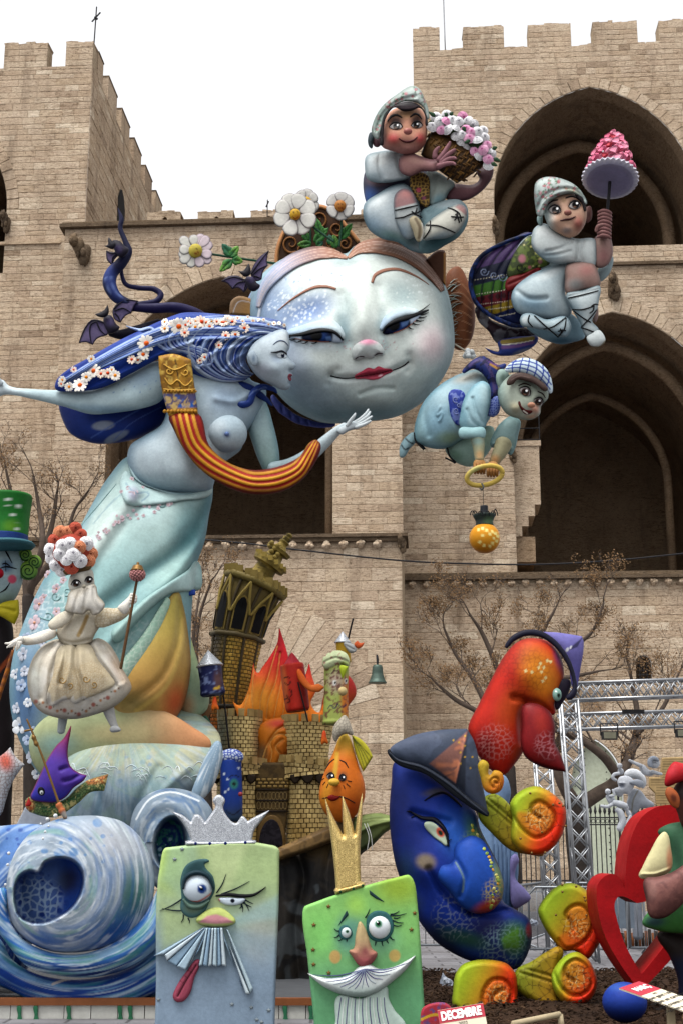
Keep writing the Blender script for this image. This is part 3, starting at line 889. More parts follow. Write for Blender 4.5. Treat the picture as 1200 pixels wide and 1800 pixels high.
# ---------------- gatehouse between the towers
YB=50.0
xB0=BL(110,500,YB)[0];xB1=BL(708,900,YB)[0];zBc=BL(400,948,YB)[1]
gt=thing('stone_gatehouse','stone gatehouse wall between the towers with dark coping and wide arch behind the figures','building',BW((xB0+xB1)/2,YB,0))
aB=mkarch(391,487,186,800,944,715,YB,0.62)
backing('mortar_bed',gt,[(xB0,zBc-0.5),(xB1,zBc-0.5),(xB1,zB),(xB0,zB)],[aB],YB)
lay(gt,courses(xB0,xB1,zBc,zB,0.26,(0.4,1.0),[aB.hole],seed=14),YB,seed=15)
aB.ring(gt,YB,18,0.03);aB.room(gt,YB,16,[(3.0,0.3,0.2)],0.2)
bbox('coping',gt,xB0-0.18,xB1+0.1,YB-0.22,YB+1.0,zB,zB+0.14,M_COPE)
bbox('coping',gt,xB0-0.1,xB1+0.1,YB-0.12,YB+1.0,zB+0.141,zB+0.24,M_COPE)
bbox('side_wall',gt,xB0-0.001,xB0+0.3,YB+0.02,YB+3,zBc-0.5,zB-0.01,M_MORTAR)
bbox('roof_walk',gt,xB0+0.31,xB1,YB+1.01,YB+9,zB-0.4,zB-0.1,M_COPE)
YBm=YB+4.2
for a,b in((259,318),(348,410),(441,500),(545,606),(634,700)):
 x0,z1=BL(a,372,YBm);x1,_=BL(b,372,YBm);z1=BL((a+b)/2,373-(a-259)*0.012,YBm)[1]
 hole=Arch((x0+x1)/2+0.05,0.1,zB-1,z1-0.33,z1-0.22,0.05)
 backing('merlon',gt,[(x0,zB-1.2),(x1,zB-1.2),(x1,z1),(x0,z1)],[hole],YBm,M_STONE)
 hole.room(gt,YBm,0.5)
 cap_strip('merlon_cap',gt,x0,x1,YBm-.01,YBm+.7,z1,M_STONE)
carved('gargoyle',gt,148,447,26,40,YB,-0.6)
G=Geo()
x,z=BL(470,376,YB+1)
G.rod(BW(x,YB+1,z-.6),BW(x,YB+1,z+.62),0.022,6);G.rod(BW(x-.05,YB+1,z+.3),BW(x+.05,YB+1,z+.55),0.03,6)
G.build('roof_rod',M_DARK,gt)
# ---------------- lower gate wall (nearest)
YC=48.5
xC0=BL(-80,1000,YC)[0];xC1=BL(706,1000,YC)[0];zC=BL(500,948,YC)[1]
gw=thing('stone_gate_wall','lower stone wall with carved cornice and walled-up arch behind the leaning castle tower','wall',BW((xC0+xC1)/2,YC,0))
aC=mkarch(30,1080,-90,1300,1640,1220,YC,0.6);aC.z0=0.0
backing('mortar_bed',gw,[(xC0,0),(xC1,0),(xC1,zC),(xC0,zC)],[],YC)
blC=courses(xC0,xC1,0,zC-0.12,0.38,(0.45,1.2),[],seed=24)
lay(gw,blC,YC,seed=25)
bbox('cornice',gw,xC0,xC1+0.22,YC-0.3,YB+0.3,zC,zC+0.12,M_COPE)
bbox('cornice',gw,xC0,xC1+0.12,YC-0.2,YB+0.3,zC-0.14,zC-0.002,M_COPE)
bosses(gw,BL(355,950,YC)[0],xC1,zC-0.24,YC,0.6,0.17)
bbox('side_wall',gw,xC1-0.25,xC1+0.002,YC+0.02,YD+0.1,0,zC-0.15,M_MORTAR)
carved('carved_corbel',gw,706,958,14,24,YC)
xr,zr=BL(430,1290,YC)
rr0,rr1=2.35,4.75
for i in range(13):
 q0=R(8+i*6.6)+0.004;q1=R(8+(i+1)*6.6)-0.004
 pts=[(xr+r*math.cos(q),zr+r*math.sin(q))for q in(q0,q1)for r in(rr0,rr1+0.1*(i%2))]
 V=np.array([(pts[j][0],y,pts[j][1])for y in(YC-0.02-0.004*(i%3),YC+0.02)for j in(0,1,3,2)])
 F=[[0,1,2,3]]+[[k,(k+1)%4,4+(k+1)%4,4+k]for k in range(4)]
 mk('voussoir',BW(V[:,0],V[:,1],V[:,2]),np.array(F),M_STONE,gw,smooth=False)
 # ---------------- left tower
YA=52.0
xA1=BL(150,390,YA)[0];xA0=BL(-70,300,YA)[0];zAp=BL(60,118,YA)[1];zAm=BL(60,77,YA)[1]
lt=thing('stone_tower','stone tower whose battlements step down a receding side at the left','tower',BW((xA0+xA1)/2,YA,0))
aA=mkarch(-75,215,9,420,482,370,YA,0.5);aA.a=abs(aA.a);aA.R=((aA.za-aA.zs)**2+aA.a**2)/(2*aA.a)
backing('mortar_bed',lt,[(xA0-6,0),(xA1,0),(xA1,zAp),(xA0-6,zAp)],[aA],YA)
mA=[(BL(8,96,YA)[0],BL(84,96,YA)[0]),(BL(116,96,YA)[0],xA1)]
bA=courses(xA0,xA1,2,BL(60,427,YA)[1],0.26,(0.4,1.0),[aA.hole],seed=34)
bA+=courses(xA0,xA1,BL(60,427,YA)[1],zAp,0.26,(0.4,1.0),[aA.hole],seed=35)+courses(xA0,xA1,zAp,zAm,0.28,(0.45,1.0),spans=mA,seed=36)
lay(lt,bA,YA,seed=37)
aA.ring(lt,YA,12);aA.room(lt,YA,10)
for a,b in mA:
 bbox('merlon',lt,a+.01,b-.02,YA+0.02,YA+0.8,zAp-0.1,zAm-0.01,M_MORTAR)
 cap_strip('merlon_cap',lt,a,b,YA-0.01,YA+0.82,zAm,M_STONE)
YA2=YA+16.5
sv=[(xA1+.001,YA+.02,5),(xA1+.001,YA2,5),(xA1+.001,YA2,zAp),(xA1+.001,YA+.02,zAp)]
V=np.array(sv);mk('side_wall',BW(V[:,0],V[:,1],V[:,2]),np.array([[0,1,2,3]]),M_MORTAR,lt,smooth=False)
rg=random.Random(5);Vs,Qs,n=[],[],0
z=zB-0.5
while z<zAp-0.1:
 h=0.3*rg.choice((.85,1,1.15));h=min(h,zAp-z);y=YA+0.02
 while y<YA2-0.1:
  L=min(rg.uniform(0.5,1.3),YA2-y);e=xA1+rg.uniform(0.012,0.04)
  gq=0.012
  V=np.array([(e,y+gq,z+gq),(e,y+L-gq,z+gq),(e,y+L-gq,z+h-gq),(e,y+gq,z+h-gq),(xA1,y,z),(xA1,y+L,z),(xA1,y+L,z+h),(xA1,y,z+h)])
  Vs.append(BW(V[:,0],V[:,1],V[:,2]));Qs+=[[n,n+1,n+2,n+3]]+[[n+4+k,n+4+(k+1)%4,n+(k+1)%4,n+k]for k in range(4)]
  n+=8;y+=L
 z+=h
props(mk('side_stones',np.concatenate(Vs),np.array(Qs),M_STONE,lt,smooth=False),kind='stuff')
for i in range(6):
 y0=YA+(0.0 if i==0 else i*2.75+0.0);y1=y0+1.75
 if i==0:y0=YA+0.81
 bbox('merlon',lt,xA1-0.8,xA1+0.03,y0,min(y1,YA2),zAp-0.05,zAm-0.012,M_STONE)
 bbox('merlon_cap',lt,xA1-0.82,xA1+0.06,y0-(0 if i==0 else .02),min(y1,YA2)+.02,zAm-0.01,zAm+0.055,M_COPE)
def side_pt(u,v):
 X=(u-600)/FPX;yy=(900-v)/FPX;dY=CP-yy*SP;dZ=SP+yy*CP
 t=xA1/(X*CT-dY*ST);return t*(X*ST+dY*CT),CAMZ+t*dZ
ya,za=side_pt(205,385);yb2,zb2=side_pt(218,385);yt,zt=side_pt(210,326)
prof=[(ya,zB-0.3),(yb2,zB-0.3),(yb2,zt-0.7),(yb2-(yb2-ya)*.25,zt-.15),((ya+yb2)/2,zt),(ya+(yb2-ya)*.25,zt-.15),(ya,zt-0.7)]
V=np.array([(xA1+0.045,y,z)for y,z in prof]);
mk('slit_window',BW(V[:,0],V[:,1],V[:,2]),np.array(tessellate_polygon([[Vector((y,z,0))for y,z in prof]])),M_VOID,lt,smooth=False)  # flat dark sheet, the shade inside the slit put into its colour
bbox('string_course',lt,xA0,BL(108,427,YA)[0],YA-0.1,YA+0.01,BL(60,430,YA)[1],BL(60,425,YA)[1],M_STONE)
carved('carved_corbel',lt,12,395,16,30,YA)
x,z=BL(166,70,YA+0.5);_,z1=BL(169,12,YA+0.5)
G=Geo();G.rod(BW(x,YA+.5,z-.3),BW(x+.04,YA+.5,z1),0.03,6)
G.rod(BW(x-.12,YA+.45,z1-.75),BW(x+.2,YA+.55,z1-.25),0.035,6);G.rod(BW(x-.02,YA+.48,z1-.5),BW(x+.1,YA+.52,z1-.6),0.05,6)
G.build('wind_vane',M_DARK,lt)
M_POLE=plain_mat('grey_steel_pole','#8a8a8c',0.4,0.8)
x,z=BL(782,88,YD+.5);G=Geo();G.rod(BW(x,YD+.5,z-.3),BW(x-.06,YD+.5,BL(779,-60,YD)[1]),0.03,6);G.build('flag_pole',M_POLE,rt)
# ---------------- ground
m,t,b=nodes_of('grey_stone_paving')
g=nd(t,'ShaderNodeNewGeometry')
br=nd(t,'ShaderNodeTexBrick',i_Scale=1.0)
br.offset=0.5
br.inputs['Color1'].default_value=(*lin('#5c5b5f'),1);br.inputs['Color2'].default_value=(*lin('#6b6a6d'),1);br.inputs['Mortar'].default_value=(*lin('#3a393c'),1)
br.inputs['Mortar Size'].default_value=0.018;br.inputs['Brick Width'].default_value=0.6;br.inputs['Row Height'].default_value=0.4
t.links.new(g.outputs['Position'],br.inputs['Vector'])
n1=nd(t,'ShaderNodeTexNoise',i_Scale=1.2,i_Detail=8.0,i_Roughness=0.65);t.links.new(g.outputs['Position'],n1.inputs['Vector'])
f=ramp(t,n1.outputs[0],[(0.3,0.72),(0.7,1.1)])
t.links.new(mixc(t,1.0,br.outputs[0],f,'MULTIPLY'),b.inputs['Base Color'])
rr=ramp(t,n1.outputs[0],[(0.35,0.45),(0.65,0.8)]);t.links.new(rr,b.inputs['Roughness'])
bp=nd(t,'ShaderNodeBump',i_Strength=0.5,i_Distance=0.02);t.links.new(br.outputs['Fac'],bp.inputs['Height']);bp.invert=True;t.links.new(bp.outputs[0],b.inputs['Normal'])
props(mk('ground',[(-400,-200,0),(400,-200,0),(400,600,0),(-400,600,0)],np.array([[0,1,2,3]]),m,smooth=False),'wide grey stone paved square under everything',kind='structure')
M_MULCH=stone_mat('dark_bark_mulch',['#2b211b','#3a2c23','#4a392d','#241b16','#5a4636'],'#1c1512')
rg=np.random.default_rng(3);N=9000
mx=rg.uniform(0.55,6.5,N);my=rg.uniform(9.6,19.6,N)
L=rg.uniform(0.02,0.075,N);Wd=rg.uniform(0.012,0.03,N);Hh=rg.uniform(0.005,0.014,N);an=rg.uniform(0,6.28,N)
bx,bq=boxes_geo([(-.5,.5,-.5,.5,-.5,.5)])
hz=0.03+0.09*np.sin(mx*1.7+1)*np.sin(my*1.1)*0.6+0.06
tl=rg.uniform(-.5,.5,N)
V=bx[None]*np.stack([L,Wd,Hh],-1)[:,None]
c_,s_=np.cos(an)[:,None],np.sin(an)[:,None]
V=np.stack([V[...,0]*c_-V[...,1]*s_+mx[:,None],V[...,0]*s_+V[...,1]*c_+my[:,None],V[...,2]+V[...,0]*tl[:,None]+(hz+rg.uniform(0,.03,N))[:,None]],-1)
gx,gy=np.meshgrid(np.linspace(0.5,6.6,40),np.linspace(9.5,19.7,60),indexing='ij')
gz=0.03+0.054*np.sin(gx*1.7+1)*np.sin(gy*1.1)+0.05
gz[[0,-1]]=0.003;gz[:,[0,-1]]=0.003
bed=np.stack([gx,gy,gz],-1).reshape(-1,3);I,J=np.meshgrid(np.arange(39),np.arange(59),indexing='ij')
bf=np.stack([I*60+J,(I+1)*60+J,(I+1)*60+J+1,I*60+J+1],-1).reshape(-1,4)
G=Geo();G.add(bed,bf);G.add(V.reshape(-1,3),(np.arange(N)[:,None,None]*8+bq[None]).reshape(-1,4))
props(G.build('bark_mulch',M_MULCH),'dark bark mulch bed under the curling figures','mulch',kind='stuff')
# ---------------- bare trees with brown seed clusters
M_BARK=plain_mat('dark_tree_bark','#2e2824',0.9,0,0.45,6.0,0.6)
M_TWIG=plain_mat('brown_twigs','#4a3f37',0.9,0,0.4,6.0,0.4)
M_SEED=stone_mat('dry_brown_seeds',['#7a6046','#8c6f50','#66503b','#9c8060'],'#4d3d2e')
def bare_tree(label,trunk,Y,limbs,seed,seeds=500,depth=4,tilt=1.0,spread=0.9,seedbox=None,twig=0.011):
 """trunk / limbs: polylines of (u, v, dy, radius px); limbs fork on into twigs with seed clusters"""
 rg=random.Random(seed);k=K(1300,Y)
 base=P(trunk[0][0],trunk[0][1],Y);base[2]=0
 tr=thing('bare_tree',label,'tree',base)
 pts=np.array([P(u,v,Y+dy)for u,v,dy,r in trunk]);rad=np.array([r*k for*_,r in trunk])
 pts[0,2]=min(pts[0,2],0.0)
 c=spline3(np.concatenate([pts,rad[:,None]],1),6)
 V,q,t=tube_geo(c[:,:3],c[:,3],12);mk('trunk',V,[q,t],M_BARK,tr)
 G=Geo();tips=[]
 def grow(p,d,L,r,dep):
  n=4;c=[p];dd=d.copy()
  for i in range(n):
   dd=dd+np.array([rg.gauss(0,.16),rg.gauss(0,.16),rg.gauss(0.05,.14)]);dd/=np.linalg.norm(dd)
   c.append(c[-1]+dd*L/n)
  c=np.array(c)
  G.add(*tube_geo(c,np.linspace(r,max(r*0.55,0.004),n+1),5 if dep<3 else 6,caps=False))
  if dep<=2:tips.extend(c[2:])
  if dep==0:return
  for _ in range(rg.choice((2,3,3))):
   j=rg.choice((2,3,4));nd_=dd+np.array([rg.uniform(-1,1),rg.uniform(-1,1)*.7,rg.uniform(-.45,.9)])*spread
   nd_/=np.linalg.norm(nd_);grow(c[j],nd_,L*rg.uniform(.55,.8),max(r*.5,0.0035),dep-1)
 for lb in limbs:
  pp=np.array([P(u,v,Y+dy)for u,v,dy,r in lb]);rr=np.array([r*k for*_,r in lb])
  c=spline3(np.concatenate([pp,rr[:,None]],1),5)
  G.add(*tube_geo(c[:,:3],c[:,3],8))
  for i in range(len(c)//3,len(c),3):
   d=c[i,:3]-c[i-1,:3];d/=np.linalg.norm(d)+1e-9
   d=d+np.array([rg.uniform(-1,1),rg.uniform(-.8,.8),rg.uniform(-.3,.8)])*spread;d/=np.linalg.norm(d)
   grow(c[i,:3],d,52*k*rg.uniform(.7,1.4)*tilt,max(c[i,3]*.35,0.009),depth-1)
  d=c[-1,:3]-c[-2,:3];grow(c[-1,:3],d/np.linalg.norm(d),60*k*tilt,max(c[-1,3]*.8,0.012),depth-1)
 G.build('crown',M_TWIG,tr,smooth=True)
 if seeds and tips:
  tet=np.array([(1,0,-.4),(-.6,.8,-.3),(-.5,-.8,-.2),(0,0,1.)]);tf=np.array([[0,1,3],[1,2,3],[2,0,3],[0,2,1]])
  Vs,Ts=[],[];n=0
  for _ in range(seeds):
   p=tips[rg.randrange(len(tips))];m=rg.randint(4,9);s=rg.uniform(0.6,1.3)
   for _ in range(m):
    Vs.append(tet*rg.uniform(.010,.022)*s*(Y/26)+p+np.array([rg.gauss(0,.07),rg.gauss(0,.07),rg.gauss(-.03,.07)])*s*(Y/26));Ts.append(tf+n);n+=4
  props(mk('seed_clusters',np.concatenate(Vs),np.concatenate(Ts),M_SEED,tr,smooth=False),kind='stuff')
 return tr
bare_tree('gnarled dark bare tree with thick forked trunk behind the metal truss',[(1022,1640,0,24),(1020,1560,0,19),(1012,1480,0,18),(1008,1410,0,17)],33,[[(1008,1412,0,13),(985,1370,0,10),(975,1330,.3,7),(1000,1260,.5,4)],[(1012,1420,0,13),(1050,1395,0,12),(1080,1375,0,11),(1105,1330,.2,9),(1120,1270,.5,6),(1110,1200,.6,4)],[(1086,1365,0,9),(1060,1330,-.3,8),(1020,1300,-.3,7),(990,1290,-.4,5)],[(1118,1290,.3,5),(1160,1250,.3,4),(1185,1200,.5,3)]],11,420,4,1.0,0.95)
bare_tree('bare tree with brown seed clusters rising behind the red long-nosed head',[(905,1640,0,15),(900,1500,0,13),(895,1350,0,10)],31,[[(895,1352,0,8),(870,1280,0,6),(835,1200,.3,5),(800,1150,.4,3),(780,1105,.4,2)],[(890,1320,0,7),(850,1260,-.4,5),(800,1230,-.4,4),(765,1200,-.3,2)],[(893,1300,0,7),(880,1200,.3,5),(850,1120,.4,4),(825,1080,.3,2)],[(896,1300,0,7),(930,1200,-.3,5),(950,1120,0,4),(975,1070,0,2)],[(935,1190,-.3,5),(990,1150,.2,4),(1040,1110,.2,3),(1060,1060,.2,2)],[(930,1200,-.3,5),(1000,1190,.2,4),(1050,1180,.4,2)]],12,1300,5,0.76,1.0)
bare_tree('bare leafless tree in front of the tower wall above the green top hat',[(60,1640,0,18),(55,1300,0,14),(50,1050,0,11)],30,[[(50,1052,0,9),(40,960,0,6),(25,890,0,4),(10,820,0,2)],[(52,1040,0,9),(75,960,-.3,6),(70,900,0,4),(60,840,0,2)],[(55,1030,0,8),(110,960,.3,5),(130,900,.4,3),(150,870,.3,2)],[(50,1000,0,7),(0,930,.2,4),(-30,880,0,2)],[(60,1020,0,7),(90,930,.5,5),(100,870,.5,3)]],13,240,4,0.8,1.0)
bare_tree('bare tree with brown tufts between the pale gown and the leaning brick tower',[(372,1640,0,14),(365,1450,0,11),(358,1300,0,9)],32,[[(358,1302,0,7),(350,1220,0,5),(345,1140,.3,4),(352,1080,.4,3),(372,1020,.3,2)],[(358,1290,0,7),(375,1210,-.3,5),(380,1150,-.2,3)],[(356,1280,0,7),(335,1200,-.3,4),(340,1120,-.2,3),(350,1050,0,2)]],14,300,4,0.7,1.0)
# ================================================================== THE MONUMENT
COLGAM=1.26
COLGAIN=0.79
M_P=paint_mat('airbrushed_satin_paint')
M_GLOSS=paint_mat('glossy_eye_paint',0.3,0.0,0.05,6.0,0.02,spec=0.04)
M_MATT=paint_mat('matt_chalky_paint',0.7,0.0,0.22,7.0,0.25)
M_SILVER=glitter_mat('silver_glitter',(0.2,0.21,0.23),(0.42,0.44,0.47))
M_GOLD=glitter_mat('gold_glitter',(0.2,0.13,0.035),(0.52,0.39,0.15))
M_STICK=plain_mat('black_painted_rod','#26242a',0.5)
M_BRASS=plain_mat('aged_brass','#8b6f45',0.42,0.55)
def Z(x0,y0,s):
 return lambda pts:[tuple([x0+p[0]/s,y0+p[1]/s]+list(p[2:]))for p in pts]
def base_at(u,v,Y,z=None):
 p=P(u,v,Y);
 if z is not None:p[2]=z
 return p
 # ---------------- shared small flowers (mesh data shared by all copies; they face -Y)
def fan_mesh(name,petals,mat):
 """petals: list of (verts, faces, colour)"""
 V,F,C=[],[],[];n=0
 for v,f,c in petals:
  v=np.asarray(v,float);V.append(v);F+=[[n+i for i in q]for q in f]
  C.append(np.tile(lin(c),(len(v),1))if isinstance(c,str)else np.array([lin(c[0])*t+lin(c[1])*(1-t)for t in np.repeat((0,.25,.7,1,1),3)]));n+=len(v)
 me=bpy.data.meshes.new(name);V=np.concatenate(V)
 me.from_pydata([tuple(q)for q in V],[],F)
 a=me.color_attributes.new('Col','FLOAT_COLOR','POINT');c=np.ones((len(V),4),np.float32);c[:,:3]=np.concatenate(C)
 a.data.foreach_set('color',c.ravel());me.materials.append(mat)
 me.polygons.foreach_set('use_smooth',np.ones(len(me.polygons),bool));me.update()
 return me
def dome(r,d,col,y=0.0,n=10):
 v=[(0,y-d,0)]+[(r*.6*math.cos(a),y-d*.8,r*.6*math.sin(a))for a in np.linspace(0,6.283,n,False)]+[(r*math.cos(a),y,r*math.sin(a))for a in np.linspace(0,6.283,n,False)]
 f=[(0,1+(i+1)%n,1+i)for i in range(n)]+[(1+i,1+(i+1)%n,1+n+(i+1)%n,1+n+i)for i in range(n)]
 return v,f,col
def petal(a,r0,r1,wd,lift,tip,col,y0=0.0,round_=0.75):
 """a rounded petal with a raised middle, from radius r0 to r1 at angle a"""
 ts=[0,.35,.7,.92,1.0];ws=[.35,.8,1.0,round_,.25];v=[]
 for t,q in zip(ts,ws):
  r=r0+(r1-r0)*t;yy=y0-lift*math.sin(t*2.4)-tip*t*t
  for sgn,up in((-1,0),(0,-.12*wd),(1,0)):
   x,z=r,sgn*wd*q
   v.append((x*math.cos(a)-z*math.sin(a),yy+up,x*math.sin(a)+z*math.cos(a)))
 f=[]
 for i in range(4):
  for j in(0,1):f.append((i*3+j,(i+1)*3+j,(i+1)*3+j+1,i*3+j+1))
 return v,f,col
def daisy_mesh(name,n,col,mid,wd=.2,c=.3):
 ps=[petal(6.283*i/n+random.uniform(-.08,.08),.15,random.uniform(.9,1.05),wd,.1,-.06 if i%2 else .04,col)for i in range(n)]
 return fan_mesh(name,ps+[dome(c,.22,mid,-.06)],M_P)
ME_DAISY=[daisy_mesh('daisy',11,'#f4efe4','#e8741e'),daisy_mesh('daisy',10,'#f6e6d8','#dd5a1c'),daisy_mesh('daisy',12,'#fbf6ec','#f0a024')]
ME_BLOSSOM=[daisy_mesh('blossom',5,c,m_,.42,.2)for c,m_ in(('#c9cfdc','#9fb0c8'),('#d9c3cc','#d8a98f'),('#dfe4ea','#8fa5c4'),('#aebfd8','#7f98c0'))]
def rose_mesh(name,outer,inner):
 ps=[]
 for(n,r0,r1,w,lf,y0,c)in((6,.2,1.0,.48,.28,0.05,(outer,inner)),(6,.15,.78,.4,.34,-.12,(outer,inner)),(5,.1,.55,.32,.36,-.26,(outer,inner)),(4,.05,.32,.22,.3,-.4,(outer,inner))):
  o=random.random()*6
  ps+=[petal(o+6.283*i/n,r0,r1,w,lf,-.1,c,y0,.9)for i in range(n)]
 return fan_mesh(name,ps+[dome(.2,.2,inner,-.5,6)],M_MATT)
ME_ROSE_W=[rose_mesh('rose','#f8f7f8','#98949e')for _ in range(2)]
ME_ROSE_P=[rose_mesh('rose','#f2b6d4','#b04f88'),rose_mesh('rose','#f3c4dc','#bb6398')]
ME_ROSE_O=[rose_mesh('rose','#e3a07c','#8f4a30'),rose_mesh('rose','#cc6f5a','#74281f')]
def put(me,name,parent,p,r,rot=(0,0,0)):
 return link(name,me,parent,p,rot,(r,r,r))
def leaf(name,parent,a,b,wd,Y,c1,c2,w=0):
 a=np.array(a,float);b=np.array(b,float);d=b-a;n=np.array([-d[1],d[0]])/np.hypot(*d)*wd
 out=[tuple(a),tuple(a+d*.2+n*.8),tuple(a+d*.45+n),tuple(a+d*.6+n*.7),tuple(a+d*.75+n*.6),tuple(b)+(1,),tuple(a+d*.75-n*.6),tuple(a+d*.6-n*.7),tuple(a+d*.45-n),tuple(a+d*.2-n*.8)]
 ops=[('g',a[0],a[1],b[0],b[1],c2,.8),('l',[tuple(a),tuple(b)],2.2,'#1d4a2a',.8,.5)]
 for t in(.25,.42,.6):
  for s in(1,-1):ops.append(('l',[tuple(a+d*t),tuple(a+d*(t+.2)+s*n*.8)],1.3,'#1d4a2a',.7,.5))
 return puff(name,sm(out,4),Y,M_P,parent,c1,ops,slab=(3,4),h=1.6,w0=w,feats=[('l',[tuple(a),tuple(b)],2.5,-2.0)])
 # ---------------- the giant face
YF=18.6
zf=Z(420,420,2.727)
face=thing('giant_face','giant pale smiling moon-round face with sidelong eyes and red lips','sculpture',base_at(640,745,YF))
out=zf([(60,250),(100,180),(200,100),(330,52),(430,45),(510,70),(560,30),(680,15),(760,30),(860,75),(930,145),(985,220),(1010,300),(1028,420),(1030,520),(1010,600),(960,690),(880,780),(760,850),(600,877),(470,885),(400,880),(300,840),(220,780),(170,720),(120,620),(80,500),(50,370)])
rg=random.Random(2)
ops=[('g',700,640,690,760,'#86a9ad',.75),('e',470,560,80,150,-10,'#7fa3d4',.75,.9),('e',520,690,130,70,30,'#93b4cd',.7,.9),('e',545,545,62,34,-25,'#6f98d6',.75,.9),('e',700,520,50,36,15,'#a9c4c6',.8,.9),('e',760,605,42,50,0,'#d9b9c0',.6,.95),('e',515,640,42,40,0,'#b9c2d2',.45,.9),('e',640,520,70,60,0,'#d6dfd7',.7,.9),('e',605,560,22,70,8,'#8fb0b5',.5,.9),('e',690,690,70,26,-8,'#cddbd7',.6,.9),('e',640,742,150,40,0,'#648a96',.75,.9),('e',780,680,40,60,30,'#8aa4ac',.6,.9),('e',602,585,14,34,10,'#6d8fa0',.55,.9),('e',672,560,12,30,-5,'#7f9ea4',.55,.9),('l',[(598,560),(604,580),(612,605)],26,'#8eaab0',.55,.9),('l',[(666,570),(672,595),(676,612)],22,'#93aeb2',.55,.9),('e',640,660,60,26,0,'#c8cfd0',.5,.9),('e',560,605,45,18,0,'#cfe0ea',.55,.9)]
for _ in range(60):
 a,b=rg.gauss(645,34),rg.gauss(609,7)
 if b>590:ops.append(('e',a,b,rg.uniform(.9,1.7),rg.uniform(.9,1.7),0,'#b77f86',.55,.4))
for _ in range(150):
 a,b=rg.gauss(525,26),rg.gauss(535,17);r=rg.choice((1.1,1.4,2.0,2.8))
 ops.append(('e',a,b,r,r,0,'#e9f2f8',.75,.5))
for _ in range(45):
 a,b=rg.gauss(735,16),rg.gauss(508,18);r=rg.choice((1.1,1.5,2.3));ops.append(('e',a,b,r,r,0,'#e4efec',.7,.5))
for _ in range(40):
 a,b=rg.uniform(500,610),rg.uniform(478,505);ops.append(('e',a,b,1.4,1.4,0,rg.choice(('#6d94c9','#f4f8f8')),.7,.4))
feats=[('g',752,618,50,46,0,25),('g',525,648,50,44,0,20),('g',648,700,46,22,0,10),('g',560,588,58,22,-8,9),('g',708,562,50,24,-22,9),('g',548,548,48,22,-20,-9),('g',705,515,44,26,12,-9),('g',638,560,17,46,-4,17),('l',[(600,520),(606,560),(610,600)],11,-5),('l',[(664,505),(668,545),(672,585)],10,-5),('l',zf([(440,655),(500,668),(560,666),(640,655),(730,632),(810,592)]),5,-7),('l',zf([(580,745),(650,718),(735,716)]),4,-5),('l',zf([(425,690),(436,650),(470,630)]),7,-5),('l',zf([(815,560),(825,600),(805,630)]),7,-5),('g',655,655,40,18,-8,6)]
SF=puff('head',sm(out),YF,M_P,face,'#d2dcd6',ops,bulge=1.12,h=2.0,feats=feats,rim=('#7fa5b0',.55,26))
def eye_big(lid,white,lash,iris,ir,panel,tear):
 pad('eyelid',SF,sm(zf(lid)),'#a9c2d6',M_P,face,8,11,1.6,[('g',*zf([lid[0]])[0],*zf([lid[4]])[0],'#d3e2e0',.6)])
 w=zf(white);ix,iy=zf([iris])[0]
 e=pad('eye',SF,sm(w),'#a3b2c4',M_GLOSS,face,3.0,7,1.0,[('e',ix,iy,ir,ir*.92,0,'#0d1730',1,.15),('e',ix+ir*.2,iy+ir*.1,ir*.6,ir*.5,0,'#2c4a80',.7,.8),('e',ix-ir*.05,iy,ir*.42,ir*.42,0,'#05070d',1,.3),('p',zf(panel),'#5f7aa4',.6,1.5),('e',ix-ir*.12,iy-ir*.22,2.3,2.3,0,'#ffffff',1,.3),('l',[w[-1],w[-2],w[-3]],2.2,'#d9895c',.8,.5)],lift=2.0)
 stroke('eyeliner',SF,zf(lash),[2,7,8.5,7,3],'#0a0d16',M_P,face,3.0,1.2,5.0)
eye_big([(225,455),(300,415),(380,392),(450,388),(492,425),(503,482),(470,458),(420,440),(350,446),(290,462)],[(240,470),(300,456),(380,438),(445,442),(485,464),(500,488),(430,494),(330,490),(270,478)],[(222,466),(300,456),(385,436),(455,445),(500,487)],(375,462),30,[(415,470),(440,465),(448,488),(420,490)],None)
eye_big([(678,440),(690,380),(740,340),(810,330),(860,345),(850,362),(800,368),(748,388),(708,422)],[(688,452),(700,426),(742,400),(802,384),(868,364),(850,388),(800,428),(740,452)],[(688,452),(702,422),(747,394),(812,374),(908,340)],(745,412),30,[(775,400),(815,388),(805,412),(780,424)],None)
for a,b in(((250,470),(222,462)),((270,480),(235,478)),((300,486),(262,492)),((330,490),(300,500)),((375,492),(345,500)),((840,360),(915,310)),((860,362),(908,350)),((858,375),(900,370)),((845,388),(885,390)),((830,402),(865,410)),((810,420),(838,432))):
 m_=((a[0]+b[0])/2,(a[1]+b[1])/2+5)
 stroke('eyelash',SF,zf([a,m_,b]),[3.2,2.2,.8],'#141820',M_P,face,1.2,.9,3)
for pts,wd in(([(185,345),(260,285),(360,232),(420,228),(465,240)],[1.2,3,4.5,5.5,4]),([(637,210),(650,175),(690,152),(760,145),(850,180),(910,220)],[5,6.5,5.5,4.5,3,1.2])):
 stroke('eyebrow',SF,zf(pts),wd,'#a57d6b',M_P,face,2.2,1.3,0.5)
pad('nose',SF,sm(zf([(540,560),(545,522),(572,495),(620,480),(670,500),(694,535),(690,556),(660,560),(635,574),(600,572),(570,582),(548,578)])),'#c3cac8',M_P,face,13,16,1.3,[('e',646,600,22,9,0,'#d98aa8',.8,.9),('e',632,612,6,4,0,'#e6ebe8',.5,.9)])
for q in(([(556,576),(575,562),(600,566)],3.5),([(648,560),(668,548),(688,550)],3.5)):
 stroke('nostril',SF,zf(q[0]),[1.5,q[1],1.5],'#4a3d44',M_P,face,1.5,1.0,9)
